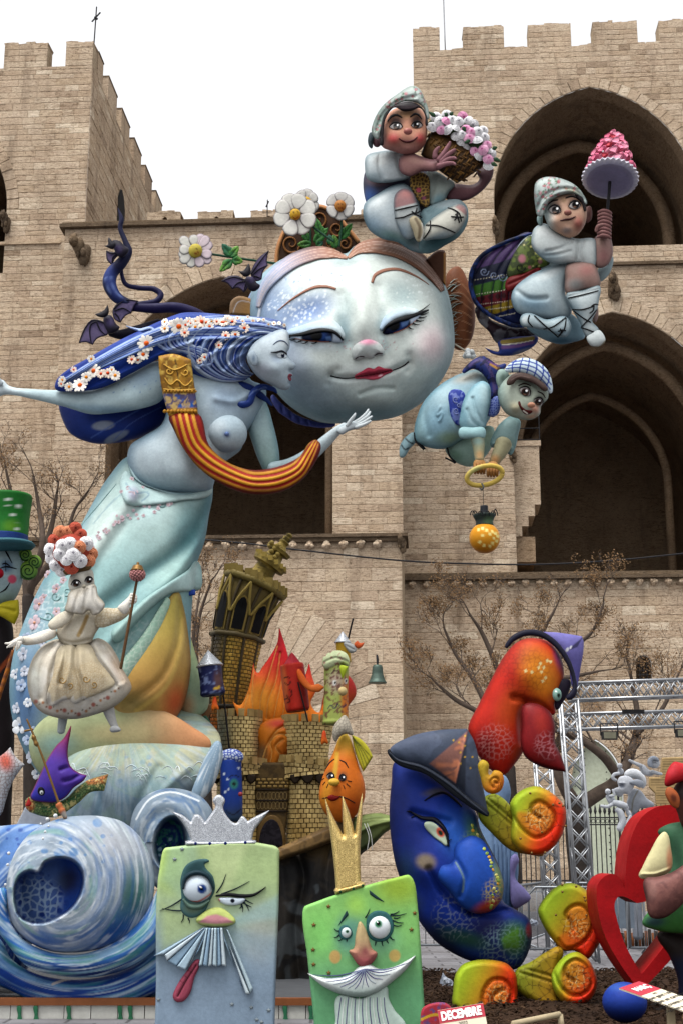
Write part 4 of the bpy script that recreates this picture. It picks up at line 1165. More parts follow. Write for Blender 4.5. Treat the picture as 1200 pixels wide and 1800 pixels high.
stroke('mouth_line',SF,zf([(438,656),(500,668),(560,664),(640,652),(735,630),(790,606),(812,588)]),[2.6,1.7,1.5,1.5,1.6,1.8,2.8],'#1c1a1e',M_P,face,1.2,.9,1)
pad('lips',SF,sm(zf([(552,664),(590,632),(620,616),(645,622),(665,610),(695,620),(735,630),(700,652),(672,670),(640,676),(600,670)])),'#a8485a',M_GLOSS,face,7,7,1.1,[('g',655,656,655,668,'#d56d80',.9),('e',668,660,5,2.5,-15,'#efc3cc',.9,.6),('l',zf([(560,662),(640,650),(730,630)]),2,'#5e2430',.9,.4)],feats=[('l',zf([(556,664),(640,651),(733,630)]),2.2,-4)])
for pts,wd,c0,c1,A,B in(([(520,92),(460,72),(380,66),(270,100),(180,165),(120,240),(92,330)],[5,20,26,26,24,18,8],'#a8826f','#a9b7d2',(590,440),(470,500)),([(522,92),(570,50),(660,32),(760,50),(860,105),(930,175),(975,250)],[5,22,30,30,28,22,8],'#a9836f','#6d4a3a',(640,430),(780,500))):
 q=zf(pts)
 s_=puff('hair_roll',band(q,wd),0,M_P,face,c0,[('g',*A,*B,c1,.95)]+[('l',[(a+0,b+d_)for a,b in q],1.3,'#e0c9bb',.5,.6)for d_ in(-7,-2,4,8)],base=SF,slab=(10,12),h=1.6,lift=2,feats=[('l',[(a,b+d_)for a,b in q],2.0,-2.2)for d_ in(-6,-1,5)])
for i in range(9):
 y=470+i*9
 stroke('hair_wisp',SF,[(530-i*6,452+i*4),(480-i*3,480+i*8),(458-i,530+i*10)],[1,3.5,1],rg.choice(('#c9d6ea','#9db4dc','#e6eef6')),M_P,face,1.2,1.1,0.5)
e_=puff('hair_bun',sm([(784,482),(804,468),(821,492),(832,530),(834,570),(826,600),(810,616),(796,610),(792,560)]),YF+0.55,M_P,face,'#8a5a3c',[('e',826,560,10,60,0,'#4d2f22',.7,.9)]+[('l',[(797,490+i*18),(812,500+i*16),(828,520+i*13)],1.6,'#c49a78',.55,.5)for i in range(7)],bulge=.9,h=1.8)
for i in range(30):
 y=498+i*3.7
 a=(784+rg.uniform(0,9),y);b=(800+rg.uniform(0,14),y-rg.uniform(-6,18))
 stroke('feather_lock',e_,[a,((a[0]+b[0])/2,(a[1]+b[1])/2-2),b],[2.0,1.4,.5],rg.choice(('#b9c4bc','#9aa59d','#a98f7c')),M_P,face,1.0,.8,1.5)
puff('hair_bun',sm([(440,516),(452,506),(462,540),(458,580),(444,590),(432,560)]),YF+.5,M_P,face,'#8fa6d0',bulge=.8,h=2)
puff('comb_horn',sm([(748,456,1),(768,440),(780,440),(783,446,1),(783,502,1),(768,492,1)],4),YF-.1,M_P,face,'#6b4d3e',[('l',[(781,446),(781,500)],4,'#b98d55',.9,.3)],slab=(8,4),h=1.6)
puff('comb_horn',sm([(404,553,1),(406,530),(420,520),(452,530,1),(458,557,1)],4),YF-.1,M_P,face,'#8a7258',[('g',404,525,455,552,'#b48c4f',.8),('l',[(410,550),(420,530),(450,535)],2,'#d9e0ea',.4,.6)],slab=(8,4),h=1.6)
G=Geo();sg=sphere_geo(12,8)
for i in range(14):
 a,b=rg.uniform(-8,8),rg.uniform(-8,8);k=K(623,YF)
 if a*a+b*b<72:G.add(sg[0]*4.6*k+P(824+a,623+b,YF-.5-.02*(8-abs(a))),sg[1],sg[2])
G.build('earring',M_GLOSS,face,'#c4cacb',smooth=True)
G=Geo()
for i in range(9):G.add(sg[0]*1.8*K(610,YF)+P(800+i*2.1,606+i*1.3,YF-.3-i*.02),sg[1],sg[2])
G.build('earring_chain',M_GLOSS,face,'#a9a397',smooth=True)
puff('chin_ruffle',sm([(478,694),(492,706),(520,728),(560,742),(590,746),(570,752),(545,750),(520,744),(505,735),(488,722)]),YF+.25,M_P,face,'#4f5690',bulge=.9,h=1.8,feats=[('l',[(495+i*14,708+i*7),(500+i*14,745)],2.5,-5)for i in range(6)])
# ---------------- carved comb and its daisies
comb=thing('ornamental_comb','brown carved hair comb with scrolls standing behind the giant face','comb',base_at(556,460,YF+.6))
co=sm([(484,470,1),(486,440),(497,408),(516,382),(540,366),(562,361),(588,371),(609,395),(632,424),(640,470,1)])
SC=puff('plate',co,YF+.6,M_P,comb,'#5c4028',[('n',18,.4,.6,'#3f2a1a',.6,4)],slab=(7,5),h=2)
puff('rim',band([(486,466),(488,440),(499,409),(518,384),(542,368),(562,363),(586,373),(607,397),(630,426)],8),YF+.6,M_P,comb,'#b98a5f',slab=(9,4),h=1.5,w0=2)
def spiral(cx,cy,r,turns,a0,sg_=1):
 return[(cx+r*(1-t)*math.cos(a0+sg_*t*turns*6.283),cy+r*(1-t)*math.sin(a0+sg_*t*turns*6.283))for t in np.linspace(0,.92,int(10*turns)+4)]
for cx,cy,r,a0,s in((512,428,17,1,1),(560,385,16,2,-1),(592,402,15,0,1),(580,430,14,3,-1),(536,410,12,4,1),(606,428,12,5,1),(530,440,12,2,-1)):
 stroke('scroll',SC,spiral(cx,cy,r,1.6,a0,s),[4.5,3.5,2],'#8d6337',M_P,comb,3,1.2,1)
def big_daisy(label,c,r,Y,petals,pc,mid,faceops,stalk,sq=False,mr=.34):
 d=thing('daisy_sculpture',label,'flower',base_at(c[0],c[1],Y),'daisies with faces round the giant face')
 for i in range(petals):
  a=6.283*(i+.5)/petals+.15*math.sin(i*5)
  L=r*(1.0+.1*math.sin(i*3.1))*(1/max(abs(math.cos(a)),abs(math.sin(a)))**.6 if sq else 1)
  w_=r*math.sin(3.1416/petals)*(.98 if not sq else 1.2)
  ca,sa=math.cos(a),math.sin(a)
  tr=lambda x,y:(c[0]+x*ca-y*sa,c[1]+x*sa+y*ca)
  q=[tr(.22*r,0),tr(.45*L,w_*.75),tr(.78*L,w_),tr(.98*L,w_*.55),tr(1.02*L,0),tr(.98*L,-w_*.55),tr(.78*L,-w_),tr(.45*L,-w_*.75)]
  puff('petal',sm(q,5),Y+.012*(i%2),M_P,d,pc if not sq or ca<.2 else '#d8c6cc',[('e',c[0],c[1],r*.62,r*.62,0,'#7e7580',.45,.7)],slab=(2.6,4),h=1.4,rim=('#6f6670',.6,2.2),w0=random.uniform(-1,1.5))
 ball('centre',c[0],c[1],r*mr,Y,M_P,d,mid,[('e',c[0]+r*.12,c[1]+r*.15,r*.3,r*.25,0,'#c07a3a',.5,.9)]+faceops(c,r),w=3,sq=(1,.75,1.08))
 if stalk:tube('stalk',stalk,Y+.06,M_P,d,'#2f5a45',n=5,seg=8)
 return d
def smile(c,r):
 return[('l',[(c[0]-r*.1,c[1]+r*.12),(c[0]+r*.02,c[1]+r*.2),(c[0]+r*.16,c[1]+r*.08)],1.8,'#8a3a22',.9,.4),('e',c[0]-r*.08,c[1]-r*.1,1.6,2.2,0,'#3a2a1a',.9,.4),('e',c[0]+r*.1,c[1]-r*.12,1.6,2.2,0,'#3a2a1a',.9,.4)]
def frown(c,r):
 return[('l',[(c[0]-r*.12,c[1]+r*.18),(c[0]+r*.02,c[1]+r*.1),(c[0]+r*.14,c[1]+r*.16)],1.6,'#8a3a22',.9,.4),('l',[(c[0]-r*.18,c[1]-r*.14),(c[0]-r*.04,c[1]-r*.08)],1.6,'#3a2a1a',.9,.4),('l',[(c[0]+r*.04,c[1]-r*.08),(c[0]+r*.18,c[1]-r*.14)],1.6,'#3a2a1a',.9,.4)]
big_daisy('square-petalled white daisy with yellow face on a long stalk left of the comb',(344,441),29,YF,12,'#d6d4ca','#c2b457',smile,[(373,447,0,2.2),(420,454,0,2.2),(484,463,0,2.4)],True,.42)
big_daisy('large white daisy with yellow face at the left of the comb',(519,377),38,YF-.15,8,'#d9d7ce','#c8a53c',smile,[(534,384,0,2.2),(552,400,0,2.2),(585,424,0,2.2)],False,.26)
big_daisy('white daisy with yellow face half hidden behind the large daisy on the comb',(538,356),24,YF+.25,7,'#cfcdc6','#cfa93f',smile,[(540,370,0,2),(545,400,0,2),(546,428,0,2)],False,.42)
big_daisy('white daisy with frowning orange face standing at the right of the comb',(598,362),25,YF+.1,6,'#d2d0ca','#b98446',frown,[(599,376,0,2),(600,400,0,2),(596,432,0,2)],False,.40)
lv=thing('comb_leaves','spray of green painted leaves in front of the carved comb','leaves',base_at(560,430,YF+.3))
for a,b,w_ in(((548,428),(522,430),8),((552,426),(578,400),9),((566,420),(556,383),9),((584,430),(578,412),8),((590,436),(586,412),9),((597,420),(619,392),9),((556,432),(568,424),8),((542,424),(530,400),7)):
 leaf('leaf',lv,a,b,w_,YF+.2,'#3f7a3c',random.choice(('#79a04a','#2f6a6a','#58904a')))
ls=thing('stalk_leaves','two pairs of green leaves on the stalk of the square daisy','leaves',base_at(404,455,YF))
for a,b,w_ in(((408,450),(390,428),9),((404,452),(420,432),9),((408,456),(386,478),9),((408,456),(428,460),9)):
 leaf('leaf',ls,a,b,w_,YF-.1,'#3a7a4a',random.choice(('#86b04c','#2f6f62')))
 # ---------------- bats and the dark tail they perch on
def bat(label,c,s,Y,wings,head,body,tilt):
 b=thing('bat',label,'bat',base_at(c[0],c[1],Y),'dark purple bats')
 puff('body',sm(body),Y-.05,M_P,b,'#2a2436',[('e',c[0],c[1],s*8,s*8,0,'#5a4f78',.6,.9)],bulge=1,h=1.3)
 for wg,ribs in wings:
  Sw=puff('wing',sm(wg,4),Y+.06,M_P,b,'#6f6484',[('n',12,.4,.7,'#4c4468',.6,3)],slab=(2,2),h=1.3,rim=('#1f1a2a',.9,3.0))
  for r_ in ribs:stroke('wing_rib',Sw,r_,[3,2.4,1.2],'#262033',M_P,b,1.8,1.0,.5)
 puff('head',sm(head,5),Y-.16,M_P,b,'#231f2c',None,bulge=1,h=1.1)
 return b
zb=Z(300,320,3.333)
bat('dark purple bat with spread wings at the left temple of the giant face',(441,490),1.2,YF-.75,[(zb([(470,545),(480,500),(520,440),(578,398,1),(565,460),(572,490,1),(545,520),(535,570,1),(505,582)]),[zb([(470,540),(520,470),(575,402)]),zb([(478,545),(520,510),(568,488)]),zb([(485,550),(510,555),(533,568)])]),(zb([(430,570),(390,548),(340,552),(294,582,1),(330,592),(362,628,1),(395,620),(430,648,1),(455,610)]),[zb([(440,575),(370,556),(298,582)]),zb([(440,580),(395,590),(362,625)]),zb([(445,585),(436,615),(430,645)])])],zb([(395,520,1),(425,520),(445,495),(458,475,1),(470,510),(465,545),(435,555),(415,540)]),zb([(440,560),(480,555),(505,590),(525,605),(495,640),(465,635),(445,600)]),0)
zt=Z(120,350,6.0)
bat('dark purple bat with both wings open on the lower coil of the tail',(193,566),1.4,17.9,[(zt([(470,1170),(520,1100),(620,1055),(745,1075,1),(700,1130),(668,1205,1),(610,1230),(555,1305,1),(490,1270)]),[zt([(480,1160),(600,1065),(740,1076)]),zt([(490,1180),(580,1150),(668,1200)]),zt([(490,1200),(530,1240),(553,1300)])]),(zt([(400,1310),(330,1280),(250,1275),(180,1370),(112,1522,1),(190,1510),(262,1540,1),(310,1470),(405,1440,1),(450,1380)]),[zt([(400,1310),(250,1278),(115,1520)]),zt([(300,1290),(240,1320),(250,1535)]),zt([(300,1290),(340,1380),(400,1436)])])],zt([(282,1212,1),(340,1195),(385,1165),(418,1110,1),(432,1180),(420,1225),(370,1250),(310,1235)]),zt([(380,1240),(450,1225),(510,1320),(545,1350),(440,1420),(400,1370)]),0)
bat('dark bat with one folded wing clinging to the upper bend of the tail',(208,438),1.3,17.9,[(zt([(540,540),(480,560),(402,540,1),(410,640),(470,705,1),(490,640),(540,590,1)]),[zt([(530,555),(450,570),(405,545)]),zt([(530,565),(470,620),(468,700)])])],zt([(378,492,1),(420,480),(420,430),(430,398,1),(468,445),(500,470),(475,525),(440,520)]),zt([(470,440),(540,440),(595,490),(640,525),(600,600),(560,620),(500,560)]),0)
tail=thing('curling_tail','dark blue tapering tail coiling up behind the streaming blue hair','sculpture',base_at(330,545,18.1))
dk=[('e',195,490,16,60,-20,'#3d4f8c',.9,.8),('e',300,545,90,22,0,'#2d2758',.9,.9),('l',[(186,488),(192,510),(215,528)],2.5,'#7f95cc',.6,.6),('l',[(196,485),(202,510),(222,528)],2,'#7f95cc',.5,.6)]
tube('tail_end',[(208,366,0,.8),(214,385,0,4),(212,402,0,4.2),(221,425,0,5),(226,443,0,7),(213,463,2,10),(197,480,3,11),(193,500,3,12),(205,522,2,10),(225,533,0,8),(245,538,-3,6)],18.0,M_P,tail,'#23264a',dk,n=6,seg=14)
tube('coil',[(215,462,-6,3),(214,480,-6,3.4),(222,500,-6,4),(245,506,-5,4.5),(270,508,-5,5),(283,518,-4,5.5),(274,530,-2,5.5),(250,535,0,6),(230,537,2,6)],18.05,M_P,tail,'#2a2752',n=6,seg=12)
tube('tail_root',[(232,540,3,7),(270,542,3,9),(310,541,0,9.5),(345,552,-6,10),(370,570,-14,10)],18.05,M_P,tail,'#2b2554',n=6,seg=14)
tube('tail_root',[(196,585,0,7),(215,588,0,9),(240,582,-2,10),(280,570,-8,10)],18.1,M_P,tail,'#221d33',n=6,seg=12)
# ---------------- the leaning blue lady in the long gown
YL=17.2
zl=Z(0,520,2.143)
lady=thing('leaning_lady','pale blue lady leaning forward in a long gown, arms stretched out','sculpture',base_at(200,1330,YL))
SK='#b7c8d0'
def skin_ops(extra=()):return[('n',60,.35,.7,'#9fb8c6',.5,8)]+list(extra)
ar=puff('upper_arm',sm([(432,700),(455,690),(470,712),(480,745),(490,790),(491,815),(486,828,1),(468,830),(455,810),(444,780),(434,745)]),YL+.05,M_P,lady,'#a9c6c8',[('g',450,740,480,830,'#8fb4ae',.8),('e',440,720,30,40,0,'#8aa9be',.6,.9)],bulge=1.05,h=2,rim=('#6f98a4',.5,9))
tube('forearm',[(480,824,6,12),(510,818,6,12.5),(540,803,8,13),(570,778,12,11),(592,758,18,8),(606,750,22,7.5)],YL-.1,M_P,lady,'#a8c0c6',[('g',520,800,600,750,'#c3ced2',.8)],n=6,seg=16)
hd='hand'
puff(hd,sm([(592,757),(605,745),(622,740),(638,739),(645,745),(632,752),(612,758),(600,764)]),YL-.3,M_P,lady,'#c2ccd0',bulge=1.0,h=1.3,rim=('#8aa0aa',.5,3))
for f in([(622,744,0,3.6),(634,736,3,3.3),(643,727,4,2.8),(647,720,3,1.8)],[(626,746,3,3.6),(638,738,6,3.2),(646,731,8,2.7),(650,724,7,1.8)],[(628,748,6,3.6),(640,742,9,3.2),(648,736,10,2.6),(653,732,10,1.8)],[(626,751,8,3.4),(638,747,11,3),(646,743,12,2.5),(651,740,12,1.7)],[(610,748,6,3.8),(617,738,10,3.4),(622,731,12,2.6),(624,727,12,1.7)]):
 tube('finger',f,YL-.3,M_P,lady,'#c6cfd2',n=4,seg=10)
to=sm([(424,640),(442,668),(466,680),(468,698),(458,722),(446,744),(432,762),(424,790),(404,806),(392,814),(380,838),(370,862),(327,868),(262,858),(233,836),(224,804),(230,782),(252,767),(284,746),(294,716),(288,680),(286,648),(330,628),(380,630)])
ST_=puff('torso',to,YL,M_P,lady,SK,skin_ops([('e',320,800,60,60,0,'#c3d3d8',.7,.9),('e',300,850,80,26,0,'#9db9c4',.7,.9),('e',400,700,50,40,0,'#8fa9c4',.6,.9),('e',450,690,20,26,0,'#7d97b8',.6,.9),('e',425,735,26,22,0,'#93adc0',.5,.9)]),bulge=1.0,h=2.2,feats=[('l',[(318,720),(335,780),(350,835)],14,-8),('l',[(440,690),(415,705),(380,700)],6,5),('g',330,830,40,30,0,8),('g',355,760,20,30,0,-6)],rim=('#7f9fb2',.6,16))
ball('breast',398,762,36,YL,M_P,lady,'#aec3ce',[('e',399,763,8,9,0,'#7d97bd',.9,.8),('e',385,750,20,18,0,'#c9d6dc',.6,.9),('e',395,792,34,12,0,'#7f9cb8',.7,.9)],w=46,sq=(1.0,.8,.93),res=(36,24))
ball('nipple',399,763,4.0,YL,M_P,lady,'#7087b4',w=75,res=(12,8))
puff('outstretched_arm',sm([(300,640),(292,690),(282,706),(250,718),(200,726),(160,728),(110,714),(60,702),(20,694),(8,694),(-14,702),(-30,690),(-24,676),(-8,668),(6,668),(16,678),(60,684),(110,686),(160,686),(200,672),(240,652),(270,636)]),YL-.12,M_P,lady,'#b4ccd2',[('g',60,690,0,685,'#c8d3d8',.8),('e',200,722,130,12,5,'#86a8bd',.8,.9),('e',255,665,40,22,-20,'#8fb0cf',.5,.9)]+[('e',200+i*9.3,690-((i*37)%23),1.5,1.5,0,'#5d86b8',.8,.4)for i in range(10)],bulge=1.05,h=2.0,w0=lambda u,v:np.clip((300-u)/300,0,1.2)*10)
tube('thumb',[(2,674,14,5),(-4,664,18,4),(-2,656,20,3)],YL-.2,M_P,lady,'#c2cdd2',n=4,seg=8)
go=sm([(233,802),(246,838),(282,856),(330,862),(371,848),(374,872),(368,905),(360,952),(347,990),(340,1040),(336,1100),(334,1180),(318,1250),(300,1290),(240,1330),(150,1350),(95,1388),(62,1352),(38,1310),(22,1262),(17,1210),(24,1150),(44,1090),(70,1032),(100,982),(138,930),(160,890),(190,840)])
gops=[('g',330,900,340,1060,'#5f9496',.7),('g',160,900,60,1100,'#a9c6c8',.5),('g',300,840,200,1150,'#8fbcbc',.85),('g',200,1150,150,1340,'#a9b7a4',.9),('e',335,940,44,90,10,'#6a9ea4',.8,.9),('e',180,930,40,70,30,'#cfe0da',.8,.9),('e',250,900,60,30,0,'#b3d0d0',.7,.9),('e',300,1000,60,40,-40,'#a9cfc8',.7,.9),('e',40,1240,50,160,8,'#5f88b8',.85,.8),('e',60,1100,40,90,20,'#9fb6cc',.6,.9),('e',100,1320,80,50,20,'#6e9cc0',.7,.9),('e',150,1280,60,30,0,'#7fae9f',.7,.9),('l',[(240,850),(200,880),(165,920)],3,'#8fb0b8',.7,.5),('l',[(250,862),(215,905),(180,940),(150,990)],26,'#d5e4de',.6,.9),('l',[(366,880),(330,950),(240,1020),(150,1100)],26,'#528a90',.6,.9),('l',[(340,1000),(290,1050),(230,1110)],22,'#6f9c98',.6,.9),('v',9,.16,'#dfeae8',.45,5,(90,1080,70)),('v',12,.2,'#c9d8d4',.35,6,(250,1150,80))]  # darker teal paints shade into the lower gown and fold grooves
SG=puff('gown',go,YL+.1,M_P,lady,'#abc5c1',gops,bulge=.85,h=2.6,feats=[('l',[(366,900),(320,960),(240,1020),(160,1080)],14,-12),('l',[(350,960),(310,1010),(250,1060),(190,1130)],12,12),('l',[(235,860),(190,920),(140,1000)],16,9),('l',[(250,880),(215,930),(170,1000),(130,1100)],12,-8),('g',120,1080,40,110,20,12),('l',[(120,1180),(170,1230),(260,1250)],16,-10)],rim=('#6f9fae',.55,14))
stroke('waistband',SG,[(230,806),(240,834),(275,852),(325,862),(372,850)],[10,16,18,18,14],'#a8c7cc',M_P,lady,8,2.0,4,[('l',[(232,812),(246,842),(280,858),(330,868),(372,856)],3,'#7fa2ac',.8,.6)])
pad('hip_drape',SG,sm([(212,842),(222,828),(240,848),(275,862),(330,868),(372,856),(372,868),(320,880),(262,888),(224,886),(214,868)]),'#b3cfce',M_P,lady,9,10,2.0,[('e',235,868,14,18,0,'#b08fbe',.5,.9),('l',[(222,850),(238,866),(262,868),(250,880)],3,'#7fa0b4',.7,.5)],3)
Sfl=puff('gown_flap',sm([(205,1130),(236,1098),(270,1066),(300,1044),(325,1040),(352,1036),(356,1016),(346,986),(330,1002),(300,1022),(260,1048),(218,1086),(196,1112)]),0,M_P,lady,'#a7ccc6',[('g',220,1110,340,1010,'#b9d9d8',.8)],bulge=.9,base=SG,lift=2,h=2,rim=('#87b0ae',.5,6))
puff('blue_lining',sm([(322,1038,1),(344,1036,1),(344,1046,1),(320,1050,1)],3),YL-.12,M_P,lady,'#3c5aa8',slab=(6,3),h=1.6)
puff('skirt_petal',sm([(318,1044),(330,1100),(350,1170),(368,1230),(362,1250),(330,1262),(306,1230),(300,1140)]),YL+.35,M_P,lady,'#c3cf8f',[('g',330,1050,350,1240,'#a3bfa4',.9),('e',325,1240,24,30,0,'#c99a72',.8,.9)],bulge=.9,h=2)
puff('skirt_petal',sm([(312,1040),(322,1062),(332,1120),(336,1170),(330,1215),(318,1250),(298,1272),(240,1270),(214,1262),(196,1230),(215,1185),(250,1140),(282,1090)]),0,M_P,lady,'#b9ab62',[('g',300,1060,320,1220,'#c9a064',.9),('e',310,1235,30,46,10,'#c4603c',.85,.9),('e',230,1240,50,34,0,'#a8a070',.6,.9),('l',[(322,1090),(316,1150),(290,1210),(240,1250)],10,'#d9bd74',.7,.9)],bulge=.5,base=SG,lift=2,h=2.2,feats=[('l',[(318,1060),(312,1130),(285,1190),(230,1235)],6,-7)],rim=('#8f6a45',.4,8))
puff('skirt_petal',sm([(180,1200),(215,1160),(255,1110),(285,1062),(296,1050),(290,1090),(268,1140),(238,1190),(205,1230)]),0,M_P,lady,'#9cc0ae',[('v',9,.2,'#d3dfcf',.6,7,None),('g',200,1210,290,1060,'#8fb89f',.6)],bulge=.5,base=SG,lift=8,h=2)
puff('skirt_hem',sm([(52,1300),(70,1270),(120,1240),(200,1236),(290,1250),(336,1276),(372,1308),(350,1330),(300,1340),(200,1346),(130,1360),(80,1365),(58,1340)]),YL-.45,M_P,lady,'#a9b08c',[('g',180,1290,350,1310,'#cf9a72',.95),('e',210,1290,80,26,0,'#c3b78f',.8,.9),('e',100,1310,50,30,0,'#7fa6a2',.8,.9)],bulge=.55,h=2.2)
pn=[(70,1062,13),(100,1035,9),(62,1095,14),(42,1150,12),(78,1050,7),(85,1010,8),(104,1000,7),(28,1185,10),(38,1205,12),(30,1245,10),(36,1275,16),(50,1300,11),(56,1330,12),(50,1235,9),(100,1075,8),(95,1100,7),(112,1020,7),(48,1120,9),(44,1180,10),(66,1360,11),(60,1285,8),(75,1130,8),(110,985,6)]
for i,(a,b,r)in enumerate(pn):
 pk=ME_BLOSSOM[(1 if b<1110 else(0,2,3)[i%3])]
 q=SG.at(a,b,3);put(pk,'gown_blossom',lady,q,r*K(b,YL),(0.1*math.sin(i),i*1.1,-.35+.2*math.sin(i*2)))
for i in range(34):
 t=i/33;a=168+130*t+random.gauss(0,5);b=945-62*t+random.gauss(0,7)-8*math.sin(t*3)
 put(ME_BLOSSOM[1],'violet_sprig',lady,SG.at(a,b,2),random.uniform(2.4,4.4)*K(b,YL),(0,random.random()*6,0))
for i in range(8):
 put(ME_BLOSSOM[1],'violet_sprig',lady,SG.at(222+random.gauss(8,8),855+random.gauss(4,10),11),random.uniform(3,5)*K(860,YL),(0,random.random()*6,0))
for pts in(spiral(98,1048,9,1.4,0),spiral(118,1040,8,1.4,2,-1),spiral(86,1085,8,1.3,4),[(120,950),(150,915),(180,880),(205,850)],spiral(285,886,7,1.3,0),[(70,1085),(90,1090),(112,1075),(125,1050)]):
 stroke('vine',SG,pts,[2.4,2,1],'#7fa8a8',M_P,lady,1.4,1.0,.5)
sa=sm([(298,730),(306,756),(320,784),(346,819),(387,850),(434,868),(490,866),(526,848),(553,815),(564,782),(556,773),(544,778),(527,802),(490,820),(443,826),(400,812),(368,783),(348,726)])
mid=np.array([(322,728),(338,782),(368,812),(405,833),(446,847),(490,843),(525,826),(542,800),(556,776)]);hw=np.array([24,24,24,22,21,22,18,14,9.])
d_=np.gradient(mid,axis=0);n_=np.stack([-d_[:,1],d_[:,0]],-1)/np.hypot(d_[:,0],d_[:,1])[:,None]
sops=[('l',[tuple(q)for q in mid+n_*(hw*f)[:,None]],6.2,c,1,.3)for f,c in((-.92,'#8e2420'),(-.7,'#c9952f'),(-.45,'#a52a22'),(-.22,'#d4a53a'),(.02,'#a52a22'),(.26,'#cf9d33'),(.5,'#9c2620'),(.74,'#b98427'),(.95,'#7e1f1c'))]
puff('striped_sash',sa,YL-.55,M_P,lady,'#a02a24',sops+[('e',470,862,80,8,0,'#7a4a3a',.5,.9)],bulge=.9,h=1.4,feats=[('l',[tuple(q)for q in mid+n_*(hw*f)[:,None]],3,-3)for f in(-.5,0,.5)],w0=lambda u,v:8-0.05*(u-300),rim=('#5a2a1c',.5,5))
st=sm([(279,626,1),(306,622),(336,632,1),(345,700,1),(349,730,1),(322,734),(297,732,1),(286,690),(280,650)],5)
SS=puff('gold_strap',st,YL-.62,M_P,lady,'#a8802c',[('p',[(285,692),(345,692),(348,716),(292,718)],'#2f63a8',1,2),('n',12,.4,.65,'#6e4c18',.6,2),('l',[(308,630),(313,660),(320,690)],3,'#4a3312',.9,.4),('n',8,.5,.75,'#dcc06a',.6,5)],slab=(7,8),h=1.4)
for pts in([(288,640),(306,650),(330,640)],[(290,664),(300,676),(312,668),(326,678),(338,668)],spiral(298,652,7,1.2,0),spiral(326,654,7,1.2,3,-1),[(287,684),(316,686),(344,684)]):
 stroke('embossing',SS,pts,[2.2,2.8,2.2],'#d2ab55',M_P,lady,2,1.0,.5)
G=Geo()
for i in range(10):
 for vv_,r in((688,2.4),(723,3.2)):
  u_=290+i*6;G.add(sphere_geo(8,6)[0]*r*K(700,YL)+SS.at(u_,vv_,1),sphere_geo(8,6)[1],sphere_geo(8,6)[2])
G.build('studs',M_P,lady,'#b58a35',smooth=True)
cape=sm([(106,684),(104,715),(112,742),(124,762),(163,779),(210,778),(252,767),(286,746),(300,716),(300,690),(260,660),(180,660)])
puff('hair_underside',cape,YL+.35,M_P,lady,'#1e3576',[('e',180,750,70,30,5,'#2f4f9a',.6,.9),('e',182,748,22,9,-5,'#9aa4b4',.85,.3),('e',205,768,26,8,-25,'#8d98aa',.8,.3),('l',[(160,770),(210,740),(280,700)],3,'#5873b4',.6,.6),('l',[(200,775),(230,745),(285,715)],2,'#5873b4',.6,.6)],bulge=.8,h=2.2)
hr=sm([(504,580),(499,568),(478,560),(440,556),(397,553),(345,549),(320,550),(289,561),(243,582),(201,603),(154,630),(122,648),(100,668),(98,684),(130,688),(180,682),(240,652),(284,630),(320,628),(336,655),(360,668),(395,674),(428,668),(440,652),(432,632),(446,614),(472,598)])
hops=[('g',240,640,120,680,'#1f3c88',.8),('g',300,590,480,572,'#8ea8cc',.9),('e',340,630,70,30,10,'#27428c',.8,.9),('e',200,650,100,24,-25,'#2b4a9e',.8,.9),('l',[(260,580),(190,620),(120,668)],6,'#6f90d2',.6,.8)]
flow=[[(500,574),(440,562),(360,558),(280,574),(200,612),(110,664)],[(490,582),(420,572),(340,572),(270,595),(200,632),(120,676)],[(470,590),(410,586),(350,590),(290,610),(220,645),(150,680)],[(455,600),(410,602),(370,615),(350,640)],[(445,610),(415,620),(395,645)],[(440,625),(420,640),(412,665)]]
SH=puff('hair',hr,YL-.3,M_P,lady,'#3a5cae',hops,bulge=.8,h=1.9,feats=[('l',q,5,-5)for q in flow]+[('l',[(a,b+8)for a,b in q],4,4)for q in flow],rim=('#24408c',.5,7))
lk=[([(222,573),(246,580),(266,577),(275,588),(280,606),(300,616),(330,620),(345,640),(370,640),(378,622)],[2,5,6,7,7,8,8,9,8,3],'#8fa9d8')]
A0=np.array([(503,576),(450,562),(395,562),(352,580),(332,612),(345,645),(385,668),(430,668)],float);A1=np.array([(492,592),(464,590),(440,602),(424,622),(424,642),(434,652),(441,656),(446,658)],float)
for i in range(9):
 t=i/8;q=A0*(1-t)+A1*t
 lk.append(([tuple(p)for p in q],[3,8-3*t,9-4*t,10-4*t,10-4*t,9-4*t,7-3*t,3],('#a9bcd8','#2f4f98','#7f9bcc','#223f84','#8fa9d2','#41619f')[i%6]))
B0=np.array([(400,556),(350,560),(310,574),(290,594),(296,612),(325,620),(350,634),(352,656)],float);B1=np.array([(380,572),(356,578),(334,588),(326,600),(338,608),(356,612),(372,624),(368,648)],float)
for i in range(6):
 t=i/5;q=B0*(1-t)+B1*t;lk.append(([tuple(p)for p in q],[2,6,7,7,7,6,5,2],('#5c7cc2','#a3b9de','#2c4a98','#7f9dd2')[i%4]))
for i in range(16):
 t=i/15;y0=562+40*t
 lk.append(([(504-40*t,574+22*t),(455-20*t,566+26*t),(390,560+34*t),(320-10*t,566+30*t),(250-20*t,590+32*t),(170-10*t,632+24*t),(112+20*t,668+14*t)],[2,6,7,6,6,5,2],('#86a1d0','#4a6cb4','#a3b8da','#2a478f','#6a8ac8')[i%5]))
for pts,wd,c in lk:
 stroke('hair_lock',SH,pts,wd,c,M_P,lady,5,1.4,1,[('l',[(a-1,b-1.5)for a,b in pts],2,'#c3d0e2',.5,.7)])
